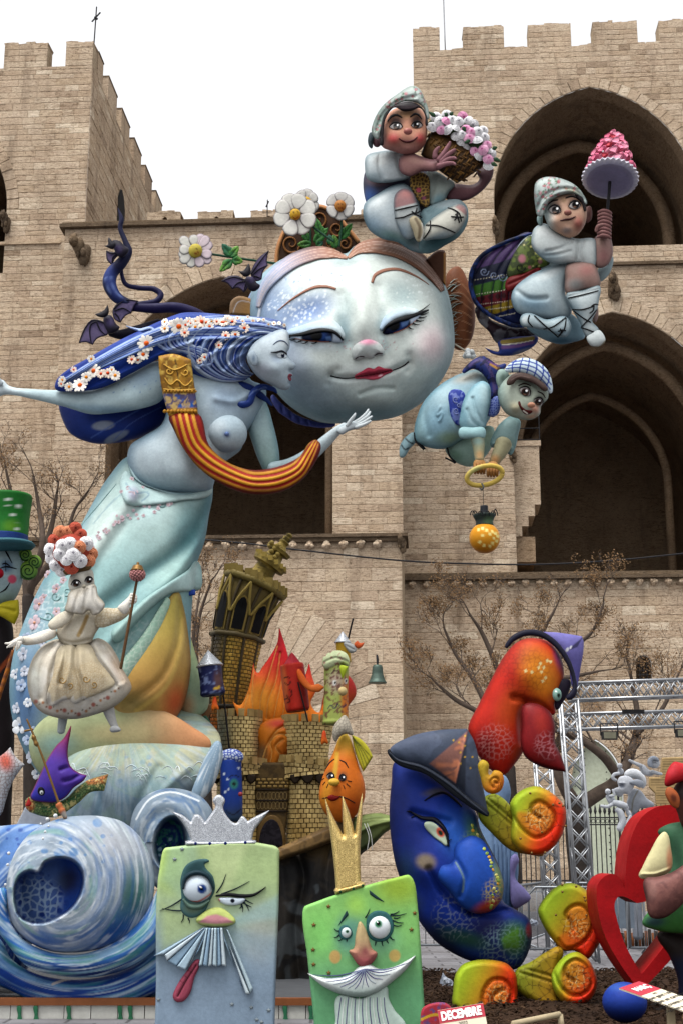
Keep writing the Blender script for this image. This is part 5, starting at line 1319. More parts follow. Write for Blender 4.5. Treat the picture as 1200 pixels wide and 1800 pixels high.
tube('hair_curl',[(375,716,30,2),(378,690,34,5),(395,684,38,6),(406,695,42,6.5),(420,710,44,6.5),(438,708,42,6),(446,690,40,6),(460,680,36,5.5),(480,684,30,4),(486,690,26,2)],YL-.05,M_P,lady,'#2a4688',[('l',[(378,690),(406,693),(425,706),(446,688),(470,680)],3,'#7890c4',.6,.6)],n=6)
tube('hair_curl',[(380,680,30,4),(410,676,36,8),(440,684,34,8),(465,700,26,5),(478,712,20,2)],YL,M_P,lady,'#24407f',n=6)
hops2=[('e',462,652,22,18,0,'#9a8f9c',.55,.9),('e',486,632,15,8,20,'#8797ae',.6,.9),('g',490,600,470,680,'#8aa0ae',.5),('e',500,596,14,16,0,'#d0d8da',.6,.9)]
he=sm([(503,580),(509,597),(509,612),(505,621),(511,631),(520,642),(519,647),(515,650),(510,651),(513,655),(515.5,660,1),(510,663),(514,668,1),(509,672),(511,679),(505,685),(494,685),(480,678),(460,668),(444,652),(434,630),(444,606),(470,588)])
S2=puff('head',he,YL-.5,M_P,lady,'#b4c2ca',hops2,bulge=1.0,h=1.3,feats=[('g',490,627,11,6,10,-5),('g',484,648,14,12,0,5)],rim=('#8295a8',.4,5))
puff('ear',sm([(436,622),(444,616),(452,624),(454,638),(448,644),(440,638)]),YL-.72,M_P,lady,'#9fb0bd',[('e',446,630,4,8,0,'#6f8296',.8,.8)],bulge=.8,h=1.2)
pad('eye',S2,sm([(486,624),(493,621),(502,624),(504,628),(496,629),(489,628)]),'#c3cdd4',M_GLOSS,lady,1.5,3,.8,[('e',497.5,625,3.8,4.4,0,'#15203a',1,.3),('e',497,622,1,1,0,'#ffffff',1,.3)],.6)
stroke('eyeliner',S2,[(476,619),(486,619),(496,617),(505,623)],[1,3,3.4,2],'#1e2230',M_P,lady,1.2,.8,1.5)
stroke('eyebrow',S2,[(480,606),(490,599),(500,600),(507,608)],[1,2,2,1],'#54627c',M_P,lady,.9,.8,.5)
pad('lips',S2,sm([(506,662),(509,657),(514,659),(511.5,663),(513,667),(510,670),(507,667)]),'#8b4656',M_P,lady,1.2,3,.7,None,.2)
for i in range(24):
 t=i/23;a=500-210*t;b=572-16*math.sin(t*2.4)-2+random.gauss(0,3)+16*t
 put(ME_DAISY[2 if t<.35 else i%3],'daisy',lady,SH.at(a,b,6+random.random()*3),(random.uniform(3.6,5)if t<.4 else random.uniform(5,9))*K(b,YL),(random.uniform(-.4,.1),random.random()*6,random.uniform(-.3,.3)))
for a,b,r in((315,574,13),(333,566,8),(355,566,11),(344,575,8),(325,585,7),(369,574,7),(302,570,7),(290,566,6),(258,604,13),(252,623,9),(232,632,7),(243,633,6),(394,567,7),(430,577,8),(414,588,7),(397,590,7),(165,652,11),(152,663,8),(141,677,11),(178,657,7),(190,656,8),(203,660,8),(161,631,6),(122,680,7),(110,668,6),(108,675,5),(130,650,5),(360,628,6),(352,634,5),(385,607,6),(398,566,6),(197,650,5)):
 q=SH.at(a,b,8);put(ME_DAISY[int(a)%3],'daisy',lady,q,1.22*r*K(b,YL),(random.uniform(-.4,.2),random.random()*6,random.uniform(-.3,.3)))
 # ---------------- helpers for the boys
def cheek(*a):return('e',)+a
def simple_eye(S,parent,cx,cy,rx,ry,rot,iris='#3a2a26',look=(0,0),shadow=None):
 a=R(rot);tr=lambda x,y:(cx+x*math.cos(a)-y*math.sin(a),cy+x*math.sin(a)+y*math.cos(a))
 q=[tr(-rx,ry*.2),tr(-rx*.5,-ry*.7),tr(rx*.1,-ry),tr(rx*.7,-ry*.6),tr(rx,ry*.2),tr(rx*.4,ry*.8),tr(-rx*.4,ry*.8)]
 ix,iy=tr(*look);ir=ry*1.0
 pad('eye',S,sm(q),'#a09a98',M_GLOSS,parent,2.0,3.5,.9,[('e',ix,iy,ir,ir,0,iris,1,.25),('e',ix,iy,ir*.5,ir*.5,0,'#0a0808',1,.3),('e',ix+ir*.3,iy-ir*.35,ir*.28,ir*.28,0,'#ffffff',1,.3),('e',ix-ir*.25,iy+ir*.5,ir*.5,ir*.25,0,'#8a6a58',.6,.7)],1.0)
 stroke('eyelid_line',S,[tr(-rx*1.15,ry*.25),tr(-rx*.55,-ry*.85),tr(rx*.1,-ry*1.12),tr(rx*.75,-ry*.7),tr(rx*1.12,ry*.2)],[1,2.4,2.8,2.4,1],'#191418',M_P,parent,1.3,.8,2.2)
def laces(S,parent,lines,w=2.6,col='#1a1c20',lift=1.0):
 for q in lines:stroke('shoelace',S,q,[w*.8,w,w*.8],col,M_P,parent,1.4,.9,lift)
 # ---------------- boy with the flower basket
Y1=18.15
z1=Z(620,140,4.286)
b1=thing('seated_boy','seated boy in floral kerchief and white breeches on top of the giant face','sculpture',base_at(720,440,Y1))
CL='#c4cfd2'
puff('torso',sm([(642,300),(660,285),(740,290),(765,305),(770,350),(752,372),(700,385),(655,375),(640,345)]),Y1+.1,M_P,b1,'#4a4b5c',[('e',650,350,20,26,0,'#4a6ea8',.9,.8),('e',670,315,30,14,-8,'#8b7478',.9,.7),('e',735,335,20,38,0,'#6b5238',.9,.7)],bulge=.9,h=2)
Sv=puff('waistcoat',sm([(722,308),(738,302),(752,310),(754,340),(750,364),(738,358),(728,342),(720,326)]),Y1-.3,M_P,b1,'#5a4630',[('v',6,.3,'#b99a58',.7,3,None),('e',735,334,5,5,0,'#b5506a',.9,.4),('e',744,348,4,4,0,'#8a4a6a',.9,.4)],slab=(4,5),h=1.2)
Sa=puff('sleeve',sm(z1([(100,575),(200,540),(300,532),(385,545),(395,640),(420,735),(340,765),(200,778),(110,752),(88,660)])),Y1-.25,M_P,b1,CL,[('e',655,312,24,14,0,'#8ba3ac',.7,.9),('e',668,282,20,14,0,'#dfe3e0',.7,.9)],bulge=.9,h=1.8,feats=[('l',z1([(200,560),(190,650),(215,760)]),3,-4),('l',z1([(330,560),(340,640),(380,720)]),4,-3),('l',z1([(250,750),(300,765),(400,730)]),4,3)],rim=('#6f8890',.5,7))
puff('forearm',sm(z1([(345,600),(380,562),(440,550),(520,582),(600,600),(680,560),(715,600),(690,650),(620,690),(520,692),(430,728),(360,700)])),Y1-.45,M_P,b1,'#a5807c',[('g',720,300,790,270,'#8c6670',.7),('e',730,282,22,8,10,'#bf9c92',.7,.9)],bulge=1,h=1.6,w0=lambda u,v:(u-700)*.15,rim=('#6a4a56',.5,6))
for f in(([(770,281),(780,268),(788,255),(790,250)]),([(774,284),(786,272),(796,265),(799,263)]),([(774,288),(787,280),(797,278),(800,279)]),([(770,292),(783,288),(795,287),(799,289)]),([(764,276),(764,268),(768,262),(771,259)])):
 tube('finger',[(a,b,34+i*2,r)for i,((a,b),r)in enumerate(zip(f,(5,4.2,3.3,2.2)))],Y1-.4,M_P,b1,'#9c747a',n=4,seg=10)
puff('sleeve',sm(z1([(556,690),(620,690),(700,735),(765,785),(720,850),(680,925),(640,945),(580,950),(562,850)])),Y1-.2,M_P,b1,'#aab6ae',[('e',770,350,20,12,-30,'#6fa0ae',.7,.9)],bulge=.9,h=1.8,feats=[('l',z1([(630,740),(600,830),(580,900)]),4,-4)],rim=('#5f7478',.6,6))
puff('forearm',sm(z1([(690,880),(730,800),(770,785),(900,790),(950,750),(925,690),(960,665),(1000,650),(1052,665),(1045,740),(980,830),(880,900),(800,918),(720,910)])),Y1-.1,M_P,b1,'#7c5a60',[('g',800,330,860,300,'#54393f',.9),('e',810,335,26,8,0,'#9b7478',.7,.9)],bulge=1,h=1.8,rim=('#4a3038',.5,6))
puff('breeches',sm(z1([(75,1010),(90,930),(200,850),(300,795),(380,782),(450,830),(490,900),(505,980),(540,1080),(560,1300),(440,1290),(330,1225),(220,1200),(120,1130)])),Y1-.2,M_P,b1,'#b4c1c6',[('e',650,400,40,30,30,'#7f9fb4',.8,.9),('e',690,418,40,18,20,'#56837f',.8,.9),('e',665,350,24,20,-30,'#dbe2e2',.7,.9),('e',722,425,26,22,0,'#2f5258',.8,.9)],bulge=.85,h=2,rim=('#5f7f8c',.6,8))
Sk=puff('knee_sock',sm(z1([(305,960),(320,860),(380,820),(450,850),(478,920),(492,960),(500,1080),(470,1180),(400,1200),(340,1120)])),Y1-.45,M_P,b1,'#b9c0bf',[('p',[(690,330),(735,330),(733,356),(692,366)],'#a17f7f',1,2),('e',712,340,16,12,0,'#b9837f',.6,.9),('e',705,410,24,26,0,'#7490a4',.7,.9)],bulge=.9,h=1.6,rim=('#5a6a74',.5,5))
laces(Sk,b1,[z1([(312,985),(400,965),(490,945)]),z1([(312,1045),(380,1035),(450,1010),(520,1040)]),z1([(440,990),(465,1005),(480,965)]),z1([(450,1010),(490,1000),(510,985)])])
puff('shoe',sm(z1([(425,1050),(460,1025),(520,1080),(532,1150),(515,1210),(490,1222),(450,1140)])),Y1-.62,M_P,b1,'#a89f88',[('l',z1([(470,1050),(500,1110),(495,1190)]),6,'#6a5a48',.8,.6),('l',z1([(520,1080),(530,1150),(510,1210)]),4,'#d2cfc4',.9,.5)],bulge=.8,h=1.3)
puff('breeches',sm(z1([(515,990),(560,960),(640,925),(720,903),(800,905),(850,945),(866,990),(860,1080),(800,1180),(700,1245),(560,1312),(500,1290),(500,1150)])),Y1-.3,M_P,b1,'#7d989e',[('e',770,425,50,22,-25,'#335a60',.9,.9),('e',790,358,34,10,-8,'#b5c3c6',.8,.9),('e',822,390,8,30,10,'#3f6a72',.7,.9)],bulge=.8,h=2,feats=[('l',z1([(560,1000),(660,940),(780,925),(840,970)]),3,-4)])
Sk2=puff('knee_sock',sm(z1([(530,1110),(590,1050),(660,1000),(740,955),(800,935),(850,965),(855,1030),(830,1090),(780,1155),(700,1195),(600,1205),(520,1205)])),Y1-.52,M_P,b1,'#c0bfb2',[('p',z1([(765,960),(800,930),(860,950),(865,1040),(820,1000)]),'#a5827f',1,2),('e',770,418,40,12,-20,'#7d96a2',.8,.9)],bulge=.85,h=1.6,rim=('#64777e',.5,5))
laces(Sk2,b1,[z1([(710,965),(760,980),(800,1010),(815,1070)]),z1([(545,1095),(640,1100),(770,1155)]),z1([(580,1060),(580,1120),(530,1200)]),z1([(735,1030),(790,1035),(835,1035)]),z1([(770,1010),(790,1040),(800,1080)]),z1([(760,1060),(785,1030),(780,1000)])])
Sh=puff('head',sm([(671,258),(669,238),(674,212),(688,194),(713,186),(737,190),(748,208),(750,233),(746,254),(732,268),(713,272),(690,266)]),Y1-.5,M_P,b1,'#cf9f88',[('g',712,225,712,270,'#8a606a',.7),('e',714,200,26,12,0,'#d0ab88',.9,.9),('e',690,243,17,14,0,'#b04a4c',.9,.9),('e',738,243,13,14,0,'#a8464a',.9,.9),('e',695,214,18,16,-10,'#2c1e26',.92,.75),('e',731,212,14,15,10,'#2c1e26',.9,.75),('e',672,240,8,30,0,'#5a4652',.6,.9)],bulge=1,h=1.4,feats=[('g',690,247,14,13,0,8),('g',737,246,12,12,0,8),('g',716,262,10,7,0,4),('g',695,220,12,8,0,-3),('g',731,219,10,8,0,-3)])  # dark ellipses paint shadow into the eye sockets
simple_eye(Sh,b1,695,222,11,6.6,0,'#1c1416',(1,0));simple_eye(Sh,b1,732,220,9.5,6.2,0,'#1c1416',(-1,0))
stroke('eyebrow',Sh,[(680,214),(688,204),(697,202),(706,207)],[1.5,4,4,2],'#2a2024',M_P,b1,1.5,.9,.8);stroke('eyebrow',Sh,[(720,206),(729,200),(735,202),(741,210)],[2,4,3.5,1.2],'#2a2024',M_P,b1,1.5,.9,.8)
ball('nose',716,231,7.2,Y1-.5,M_P,b1,'#a8706a',[('e',714,227,4,3,0,'#c9968a',.7,.9)],w=48,sq=(1.05,.8,.8))
stroke('mouth',Sh,[(700,243),(708,248),(718,249),(727,246),(733,240)],[1.5,3.5,4.5,3.5,1.5],'#5e262c',M_P,b1,1.8,.9,.8)
puff('ear',ell(662,249,8,10),Y1-.45,M_P,b1,'#6f4f58',[('e',663,249,4,6,0,'#4a323c',.8,.8)],bulge=.7,h=1.3)
Shr=puff('hair',sm(z1([(205,410),(215,330),(250,250),(310,195),(400,165),(480,180),(535,230),(560,300),(555,350),(540,270),(505,215),(440,235),(380,240),(310,210),(262,260),(238,320),(228,420),(216,500)])),Y1-.75,M_P,b1,'#2b2329',[('l',z1([(300,200),(380,215),(470,205)]),3,'#6b5f62',.6,.6),('l',z1([(320,190),(400,200),(480,195)]),2,'#57494e',.6,.6)],bulge=.8,h=1.4)
hops=sprigs([(650,150),(752,250)],80,31,r=3.0)
puff('kerchief',sm(z1([(140,400),(160,300),(220,200),(330,110),(450,45),(500,70),(540,150),(568,230),(562,300),(530,215),(480,178),(385,165),(300,205),(240,270),(215,390),(185,450)])),Y1-.7,M_P,b1,'#c3cfc9',hops+[('e',665,205,14,34,25,'#5f7a70',.6,.9)],bulge=.95,h=1.5,feats=[('l',z1([(170,380),(230,250),(340,160),(470,120)]),2.5,-3.5),('l',z1([(190,400),(250,280),(350,190),(480,150)]),2.5,3)],rim=('#6e8078',.5,5))
puff('kerchief_knot',sm(z1([(112,440),(135,395),(160,430),(150,470),(140,520),(118,500)])),Y1-.5,M_P,b1,'#46545a',hops,bulge=.9,h=1.2)
bk=thing('flower_basket','brown woven basket heaped with pink and white roses held by the seated boy','basket',base_at(795,320,Y1-.3))
k1=K(280,Y1)
SB=puff('basket',sm(z1([(590,385,1),(540,480),(508,565,1),(640,680),(782,782,1),(900,710),(1005,635,1),(1012,598,1),(900,500),(800,435),(690,400)]),6),Y1-.42,M_P,bk,'#5c4528',[('g',770,240,790,320,'#3a2c1f',.8),('e',765,250,18,18,0,'#8a6a35',.7,.9)],bulge=.75,h=1.6,rim=('#2c2118',.5,6))
for i in range(13):
 for j in range(9):
  u_=752+j*11.5+i*3.0+(i%2)*4;v_=238+i*6.2+j*5.2
  if inside(np.array([u_]),np.array([v_]),sm(z1([(585,400),(525,555),(780,765),(990,630),(880,500),(690,415)])))[0]:
   a=0.5 if(i+j)%2 else-.9
   stroke('cane',SB,[(u_-5*math.cos(a),v_-5*math.sin(a)),(u_+5*math.cos(a),v_+5*math.sin(a))],[2.6,3.6],random.choice(('#7a5c34','#8d6d3e','#644a2b')),M_P,bk,2.0,1.3,.6)
stroke('basket_rim',SB,z1([(590,385),(690,405),(800,440),(900,505),(1008,610)]),[7,9,9,8],'#7a5230',M_P,bk,5,1.5,2)
mound=sm(z1([(552,350),(600,290),(680,262),(780,270),(920,320),(1000,400),(1040,500),(1055,600),(1030,655),(960,600),(870,510),(760,440),(640,400),(575,385)]))
SM=puff('foliage',mound,Y1-.5,M_MATT,bk,'#46583a',bulge=.9,h=2)
rg=random.Random(8);cand=[]
lo,hi=mound.min(0),mound.max(0)
for _ in range(1600):
 a,b=rg.uniform(lo[0],hi[0]),rg.uniform(lo[1],hi[1])
 if inside(np.array([a]),np.array([b]),mound)[0]and all((a-c)**2+(b-d)**2>100 for c,d in cand):cand.append((a,b))
for i,(a,b)in enumerate(cand):
 pk=rg.random()<.5
 put((ME_ROSE_P if pk else ME_ROSE_W)[i%2],'rose',bk,SM.at(a,b,1),rg.uniform(8.6,10.6)*k1,(rg.uniform(-.6,.2),rg.random()*6,rg.uniform(-.4,.4)))
for(a,b,c,d)in((765,205,752,196),(790,203,796,196),(864,262,874,258),(866,278,880,284),(862,286,874,292),(812,222,818,232),(826,246,815,252),(786,204,780,198)):
 leaf('fern_leaf',bk,(a,b),(c,d),4,Y1-.95,'#2c4a34','#3c5e3c')
 # ---------------- boy with the heart parasol
Y2=18.5
z2=Z(810,220,3.75)
b2=thing('crouching_boy','crouching boy in white with laced sandals and patchwork shawl right of the face','sculpture',base_at(960,610,Y2))
shl=sm(z2([(58,1030),(80,940),(150,850),(300,770),(462,714),(440,770),(400,900),(380,1000),(400,1100),(430,1250),(420,1320),(330,1315),(200,1255),(110,1180)]))
def bands(u,v):
 return None
shops=[]
for j,(c1,vv0,vv1)in enumerate((('#57406f',770,900),('#1c2440',900,1010),('#4f7a35',1010,1090),('#6e2230',1090,1170),('#a08a30',1170,1230),('#22305e',1230,1330))):
 shops.append(('p',z2([(40,vv0+60),(240,vv0+10),(520,vv0-90),(520,vv1-90),(240,vv1+10),(40,vv1+60)]),c1,1,1.2))
for x in(100,170,240,300,350):shops.append(('l',z2([(x-40,1250),(x-30,1050),(x+40,900),(x+150,760)]),3.5,'#161c38',.8,.5))
for(x,y)in((150,965),(215,990),(270,1000)):shops.append(('l',[(a,b)for a,b in spiral(*z2([(x,y)])[0],8,1.6,0)],1.8,'#8d9ab8',.9,.4))
for(x0,y0,x1,y1,c)in((90,1020,300,985,'#cfc9b4'),(100,1115,300,1085,'#d8d2c0'),(130,1180,300,1160,'#d8c8b8'),(180,1215,330,1195,'#e2dcc8'),(240,1262,350,1240,'#d8d2c0')):
 for t in np.linspace(0,1,12):
  q=z2([(x0+(x1-x0)*t,y0+(y1-y0)*t)])[0];shops.append(('e',q[0],q[1],1.5,1.0,-10,c,.9,.3))
for x in(140,190,240,280):
 q=z2([(x,1140-(x-140)*.12)])[0];shops.append(('p',[(q[0]-5,q[1]),(q[0],q[1]-6),(q[0]+5,q[1]),(q[0],q[1]+6)],'#2c0f18',.8,.8))
puff('shawl',shl,Y2+.1,M_P,b2,'#2a2c52',shops,bulge=.6,h=1.3,w0=lambda u,v:(u-826)*.18,feats=[('l',z2([(x-40,1250),(x-30,1050),(x+40,900),(x+150,760)]),3,-3)for x in(100,170,240,300,350)])
tube('shawl_rim',[(933,411,16,2.5),(892,424,10,3.5),(850,446,4,4),(831,471,2,4),(826,495,0,4),(830,518,2,4),(840,537,4,4),(864,556,8,4),(898,571,14,4),(920,573,18,3)],Y2,M_P,b2,'#26427c',[('n',5,.5,.56,'#121c38',.9,5)],n=8,seg=12)
puff('shawl_belly',sm(z2([(100,1195),(200,1285),(330,1330),(460,1345),(500,1385),(440,1400),(330,1405),(240,1440),(180,1360),(112,1290)])),Y2+.15,M_P,b2,'#3a2430',[('n',14,.55,.6,'#8b8a90',.7,14),('e',880,590,30,12,0,'#2a2a38',.8,.8)],bulge=.9,h=1.7)
puff('shawl_tail',sm(z2([(240,1430),(330,1400),(440,1390),(505,1395),(490,1445),(400,1500),(300,1522),(200,1505),(150,1462,1),(215,1488),(245,1490)])),Y2+.05,M_P,b2,'#3a4a8a',[('l',z2([(270,1430),(360,1420),(470,1405)]),9,'#8a7a30',.95,.4),('l',z2([(270,1465),(370,1455),(470,1430)]),7,'#7a5a8a',.9,.5),('l',z2([(270,1448),(370,1438),(470,1418)]),1.8,'#d8d2c0',.9,.4),('e',920,618,24,6,-15,'#7f8796',.8,.6)],bulge=.9,h=1.4)
puff('torso',sm([(892,480),(900,450),(925,415),(960,410),(1000,430),(1010,470),(980,500),(930,520),(898,515)]),Y2-.1,M_P,b2,'#9fb0b4',bulge=.8,h=2)
Sv2=puff('waistcoat',sm(z2([(308,1005),(330,880),(400,770),(460,728),(490,830),(590,905),(500,955),(400,985)])),Y2-.32,M_P,b2,'#6f7d42',[('n',9,.42,.6,'#3a4530',.8,41)]+sprigs([(892,415),(968,490)],16,42,('#b8b870','#c9c07a'),'#2f3a28',3.0)+[('e',*z2([(400,880)])[0],8,9,0,'#b8808a',.9,.5),('e',*z2([(520,900)])[0],5,5,0,'#a87880',.8,.5),('e',930,470,4,4,0,'#b8707a',.8,.5)],bulge=.7,h=1.2,rim=('#2c3328',.6,3))
stroke('waistcoat_scroll',Sv2,spiral(*z2([(390,935)])[0],9,1.5,0),[2,2,1],'#2c3526',M_P,b2,1.2,.9,.4)
puff('sash',sm(z2([(300,1015),(400,980),(525,943),(450,1010),(360,1080),(300,1095)])),Y2-.36,M_P,b2,'#7c2327',bulge=.8,h=1.5,feats=[('l',z2([(310,1050),(400,1010),(490,960)]),2.5,-3)])
puff('breeches',sm(z2([(400,1240),(500,1250),(720,1240),(815,1395),(740,1430),(650,1445),(500,1392),(430,1335)])),Y2-.2,M_P,b2,'#7d9dab',[('e',985,600,40,10,0,'#3d6378',.8,.9)],bulge=.8,h=2)
puff('breeches',sm(z2([(328,1150),(345,1080),(450,990),(600,925),(700,888),(745,888),(700,990),(685,1110),(725,1245),(640,1272),(480,1262),(370,1235)])),Y2-.45,M_P,b2,'#b3c4c9',[('e',935,535,50,22,10,'#7b9fb2',.8,.9),('e',965,480,30,12,-25,'#d5dddd',.8,.9),('e',1000,520,10,40,0,'#6f93a4',.6,.9)],bulge=.85,h=1.9,feats=[('l',z2([(365,1090),(440,1140),(560,1140)]),4,-5),('l',z2([(700,895),(688,1010),(690,1120),(720,1240)]),3,4)],rim=('#64889a',.5,7))
Sl2=puff('shin',sm(z2([(385,1290),(400,1250),(450,1238),(560,1280),(690,1262),(725,1330),(690,1395),(560,1352),(440,1335),(400,1325)])),Y2-.62,M_P,b2,'#a9bcc2',[('e',985,585,24,10,0,'#7694a4',.7,.9),('e',921,563,8,9,0,'#cfd8d8',.8,.8)],bulge=.9,h=1.5,rim=('#63808e',.5,4))
laces(Sl2,b2,[z2([(450,1250),(440,1290),(470,1330)]),z2([(480,1255),(560,1330),(640,1400)]),z2([(690,1265),(600,1330),(540,1345)]),z2([(690,1270),(680,1340),(640,1395)]),z2([(635,1360),(665,1350),(690,1355)]),z2([(640,1390),(660,1360),(650,1340)])])
Sk3=puff('knee',sm(z2([(690,925),(740,902),(800,895),(870,910),(905,980),(912,1060),(800,1090),(695,1112),(682,1010)])),Y2-.62,M_P,b2,'#a98e86',[('e',1030,475,20,14,0,'#a87874',.7,.9),('e',1010,500,20,14,0,'#8fa3a4',.6,.9)],bulge=1,h=1.7,rim=('#6b625f',.5,5))
Sk4=puff('shin',sm(z2([(692,1112),(800,1085),(910,1058),(908,1150),(890,1230),(862,1290),(905,1350),(860,1390),(825,1395),(780,1300),(725,1210)])),Y2-.66,M_P,b2,'#bcc8ca',[('e',1010,550,18,40,-20,'#7d99a6',.7,.9)],bulge=.95,h=1.6,rim=('#63808c',.5,5),feats=[('l',z2([(695,1130),(800,1108),(908,1080)]),2,-3)])
laces(Sk4,b2,[z2([(700,1140),(800,1118),(905,1090)]),z2([(730,1215),(800,1215),(880,1190)]),z2([(740,1225),(800,1270),(855,1300)]),z2([(895,1215),(850,1270),(790,1330)]),z2([(785,1335),(840,1350),(905,1380)]),z2([(845,1240),(870,1220),(875,1190)]),z2([(855,1195),(880,1180),(905,1185)])])
puff('shoe',sm(z2([(825,1400),(860,1370),(905,1350),(940,1385),(948,1425),(905,1460),(860,1458)])),Y2-.72,M_P,b2,'#bfc8c8',[('l',z2([(850,1460),(910,1462),(948,1425)]),4,'#8b8468',.9,.5)],bulge=.95,h=1.3)
puff('calf',ell(1046,552,5,15,5),Y2-.3,M_P,b2,'#94807c',bulge=.9,h=1.5)
Ss=puff('sleeve',sm(z2([(462,745),(480,680),(540,648),(600,670),(660,710),(760,748),(880,752),(892,840),(875,930),(760,912),(600,912),(510,860),(465,800)])),Y2-.6,M_P,b2,'#c9d1d0',[('e',960,450,40,14,10,'#8fa9b4',.8,.9),('e',960,410,24,12,20,'#dfe4e2',.8,.9)],bulge=.85,h=1.6,feats=[('l',z2([(760,750),(765,830),(750,905)]),2.5,-4),('l',z2([(810,755),(790,830),(800,900)]),3,-3),('l',z2([(560,830),(650,810),(720,770)]),3,-4),('l',z2([(540,860),(640,850),(720,830)]),3,-3)],rim=('#7a929c',.5,6))
puff('sleeve',sm(z2([(905,940),(950,920),(990,860),(985,960),(950,1010),(912,1030)])),Y2-.35,M_P,b2,'#93a7ac',bulge=.9,h=1.5)
puff('forearm',sm(z2([(872,760),(900,720),(930,700),(965,705),(990,760),(998,850),(970,915),(930,940),(885,935),(872,850)])),Y2-.55,M_P,b2,'#a98c86',[('e',1060,450,14,18,0,'#9a6f6e',.7,.9),('e',1052,425,10,10,0,'#c0a89c',.6,.9)],bulge=1,h=1.5,rim=('#6a5456',.5,5))
for(cx,cy,ang)in((1061,381,0),(1060,406,0)):
 puff('hand',sm([(cx-10,cy-8),(cx,cy-14),(cx+11,cy-9),(cx+12,cy+8),(cx+4,cy+14),(cx-9,cy+11)]),Y2-.72,M_P,b2,'#8d6c6c',bulge=.95,h=1.3)
 for i in range(4):tube('finger',[(cx-10,cy-8+i*6.2,9,2.6),(cx-2,cy-11+i*6.2,14,3.3),(cx+7,cy-9+i*6.2,14,3.2),(cx+12,cy-6+i*6.2,8,2.4)],Y2-.72,M_P,b2,'#94706e',n=4,seg=8)
tube('thumb',[(1047,406,10,3),(1050,398,14,3.5),(1057,395,16,3)],Y2-.72,M_P,b2,'#9c7a76',n=4,seg=8)
S5=puff('head',sm([(955,372),(958,352),(975,342),(1002,338),(1021,347),(1030,368),(1028,392),(1015,412),(1000,418),(982,411),(964,398)]),Y2-.72,M_P,b2,'#c6a692',[('g',982,380,957,380,'#a9c2c2',.9),('e',1016,392,14,18,0,'#9a5a54',.85,.9),('e',974,366,16,14,10,'#33282a',.92,.7),('e',1009,359,15,13,0,'#331f20',.92,.7),('e',990,352,8,8,0,'#b3987a',.6,.9),('e',995,405,12,8,0,'#8f8a8c',.7,.9)],bulge=1,h=1.3,feats=[('g',1018,393,10,11,0,7),('g',971,390,10,11,0,7),('g',998,402,7,6,0,4),('g',975,368,9,8,0,-3),('g',1009,361,9,8,0,-3)])  # eye sockets carry shadow as dark paint
simple_eye(S5,b2,974,369,10.5,8,8,'#18141a',(2,0));simple_eye(S5,b2,1009,361,10,7.5,-5,'#18141a',(2,-1))
stroke('eyebrow',S5,[(961,360),(970,353),(980,351)],[1.5,3.2,2.2],'#231a1c',M_P,b2,1.4,.9,.8);stroke('eyebrow',S5,[(993,348),(1004,345),(1016,349)],[2.2,3.2,1.5],'#231a1c',M_P,b2,1.4,.9,.8)
ball('nose',997,374,6.4,Y2-.72,M_P,b2,'#96685f',None,w=36,sq=(1.05,.8,.75))
stroke('mouth',S5,[(983,388),(992,386),(1001,385),(1011,380)],[1.5,3.8,3.8,1.5],'#4d2226',M_P,b2,1.8,.9,.8)
puff('ear',sm([(1028,366),(1036,362),(1040,374),(1037,388),(1030,392)]),Y2-.6,M_P,b2,'#7d5c58',[('e',1034,377,3,8,0,'#4f3532',.8,.8)],bulge=.8,h=1.2)
puff('ear',sm([(944,380),(950,378),(953,388),(950,396),(944,392)]),Y2-.65,M_P,b2,'#8fa9a8',bulge=.8,h=1.2)
puff('hair',sm([(1010,340),(1022,346),(1028,360),(1028,372),(1022,358)]),Y2-.85,M_P,b2,'#2b2326',bulge=.8,h=1.1)
puff('kerchief',sm(z2([(480,430),(492,375),(540,345),(620,343),(740,388),(800,450),(822,525),(795,480),(720,452),(640,470),(570,520),(535,600),(505,600),(488,540)])),Y2-.85,M_P,b2,'#bfcac6',sprigs([(936,310),(1030,385)],66,51,r=3.0)+[('e',1005,336,24,6,20,'#8a8a5a',.5,.8),('e',945,350,8,30,0,'#7f9694',.6,.9)],bulge=.95,h=1.4,feats=[('l',z2([(500,560),(530,480),(620,425),(740,420),(810,490)]),2.2,-3.5),('l',z2([(505,590),(545,510),(630,450),(740,440),(815,510)]),2,2.5)],rim=('#6e7f7c',.5,4))
pr=thing('heart_parasol','pink parasol piled with heart sweets over a frilled white disc on a dark stick','parasol',base_at(1066,420,Y2-.9))
tube('stick',[(1071,318,0,2.8),(1069,345,0,2.8),(1066,375,0,2.8),(1062,415,0,2.8)],Y2-.82,M_P,pr,'#2c2a30',seg=10)
ck=K(300,Y2);cc=P(1071,318,Y2-.85)
up=np.array([.16,.30,.95]);up/=np.linalg.norm(up);ax=np.cross([0,1.,0],up);ax/=np.linalg.norm(ax);ay=np.cross(up,ax)
def ringpt(r,a,hgt):return cc+(ax*math.cos(a)+ay*math.sin(a))*r*ck+up*hgt*ck
n=64;V=[]
for j,(r,hgt)in enumerate(((0,1),(30,1),(38,0),(45,3),(44,8),(36,12),(0,14))):
 for i in range(n):V.append(ringpt(r+(3.0*(i%2)if j in(3,4)else 0),i*6.2832/n,hgt+(2.5*(i%2)if j==3 else 0)))
Q=[[j*n+i,j*n+(i+1)%n,(j+1)*n+(i+1)%n,(j+1)*n+i]for j in range(6)for i in range(n)]
V=np.array(V);cl=np.tile(lin('#c9c6d2'),(len(V),1));cl[:2*n]=lin('#8d88a6');cl[2*n:3*n]=lin('#9b97b0')
mk('frilled_disc',V,np.array(Q),M_P,pr,cl,smooth=False)
t_=np.linspace(0,2*np.pi,20,endpoint=False)
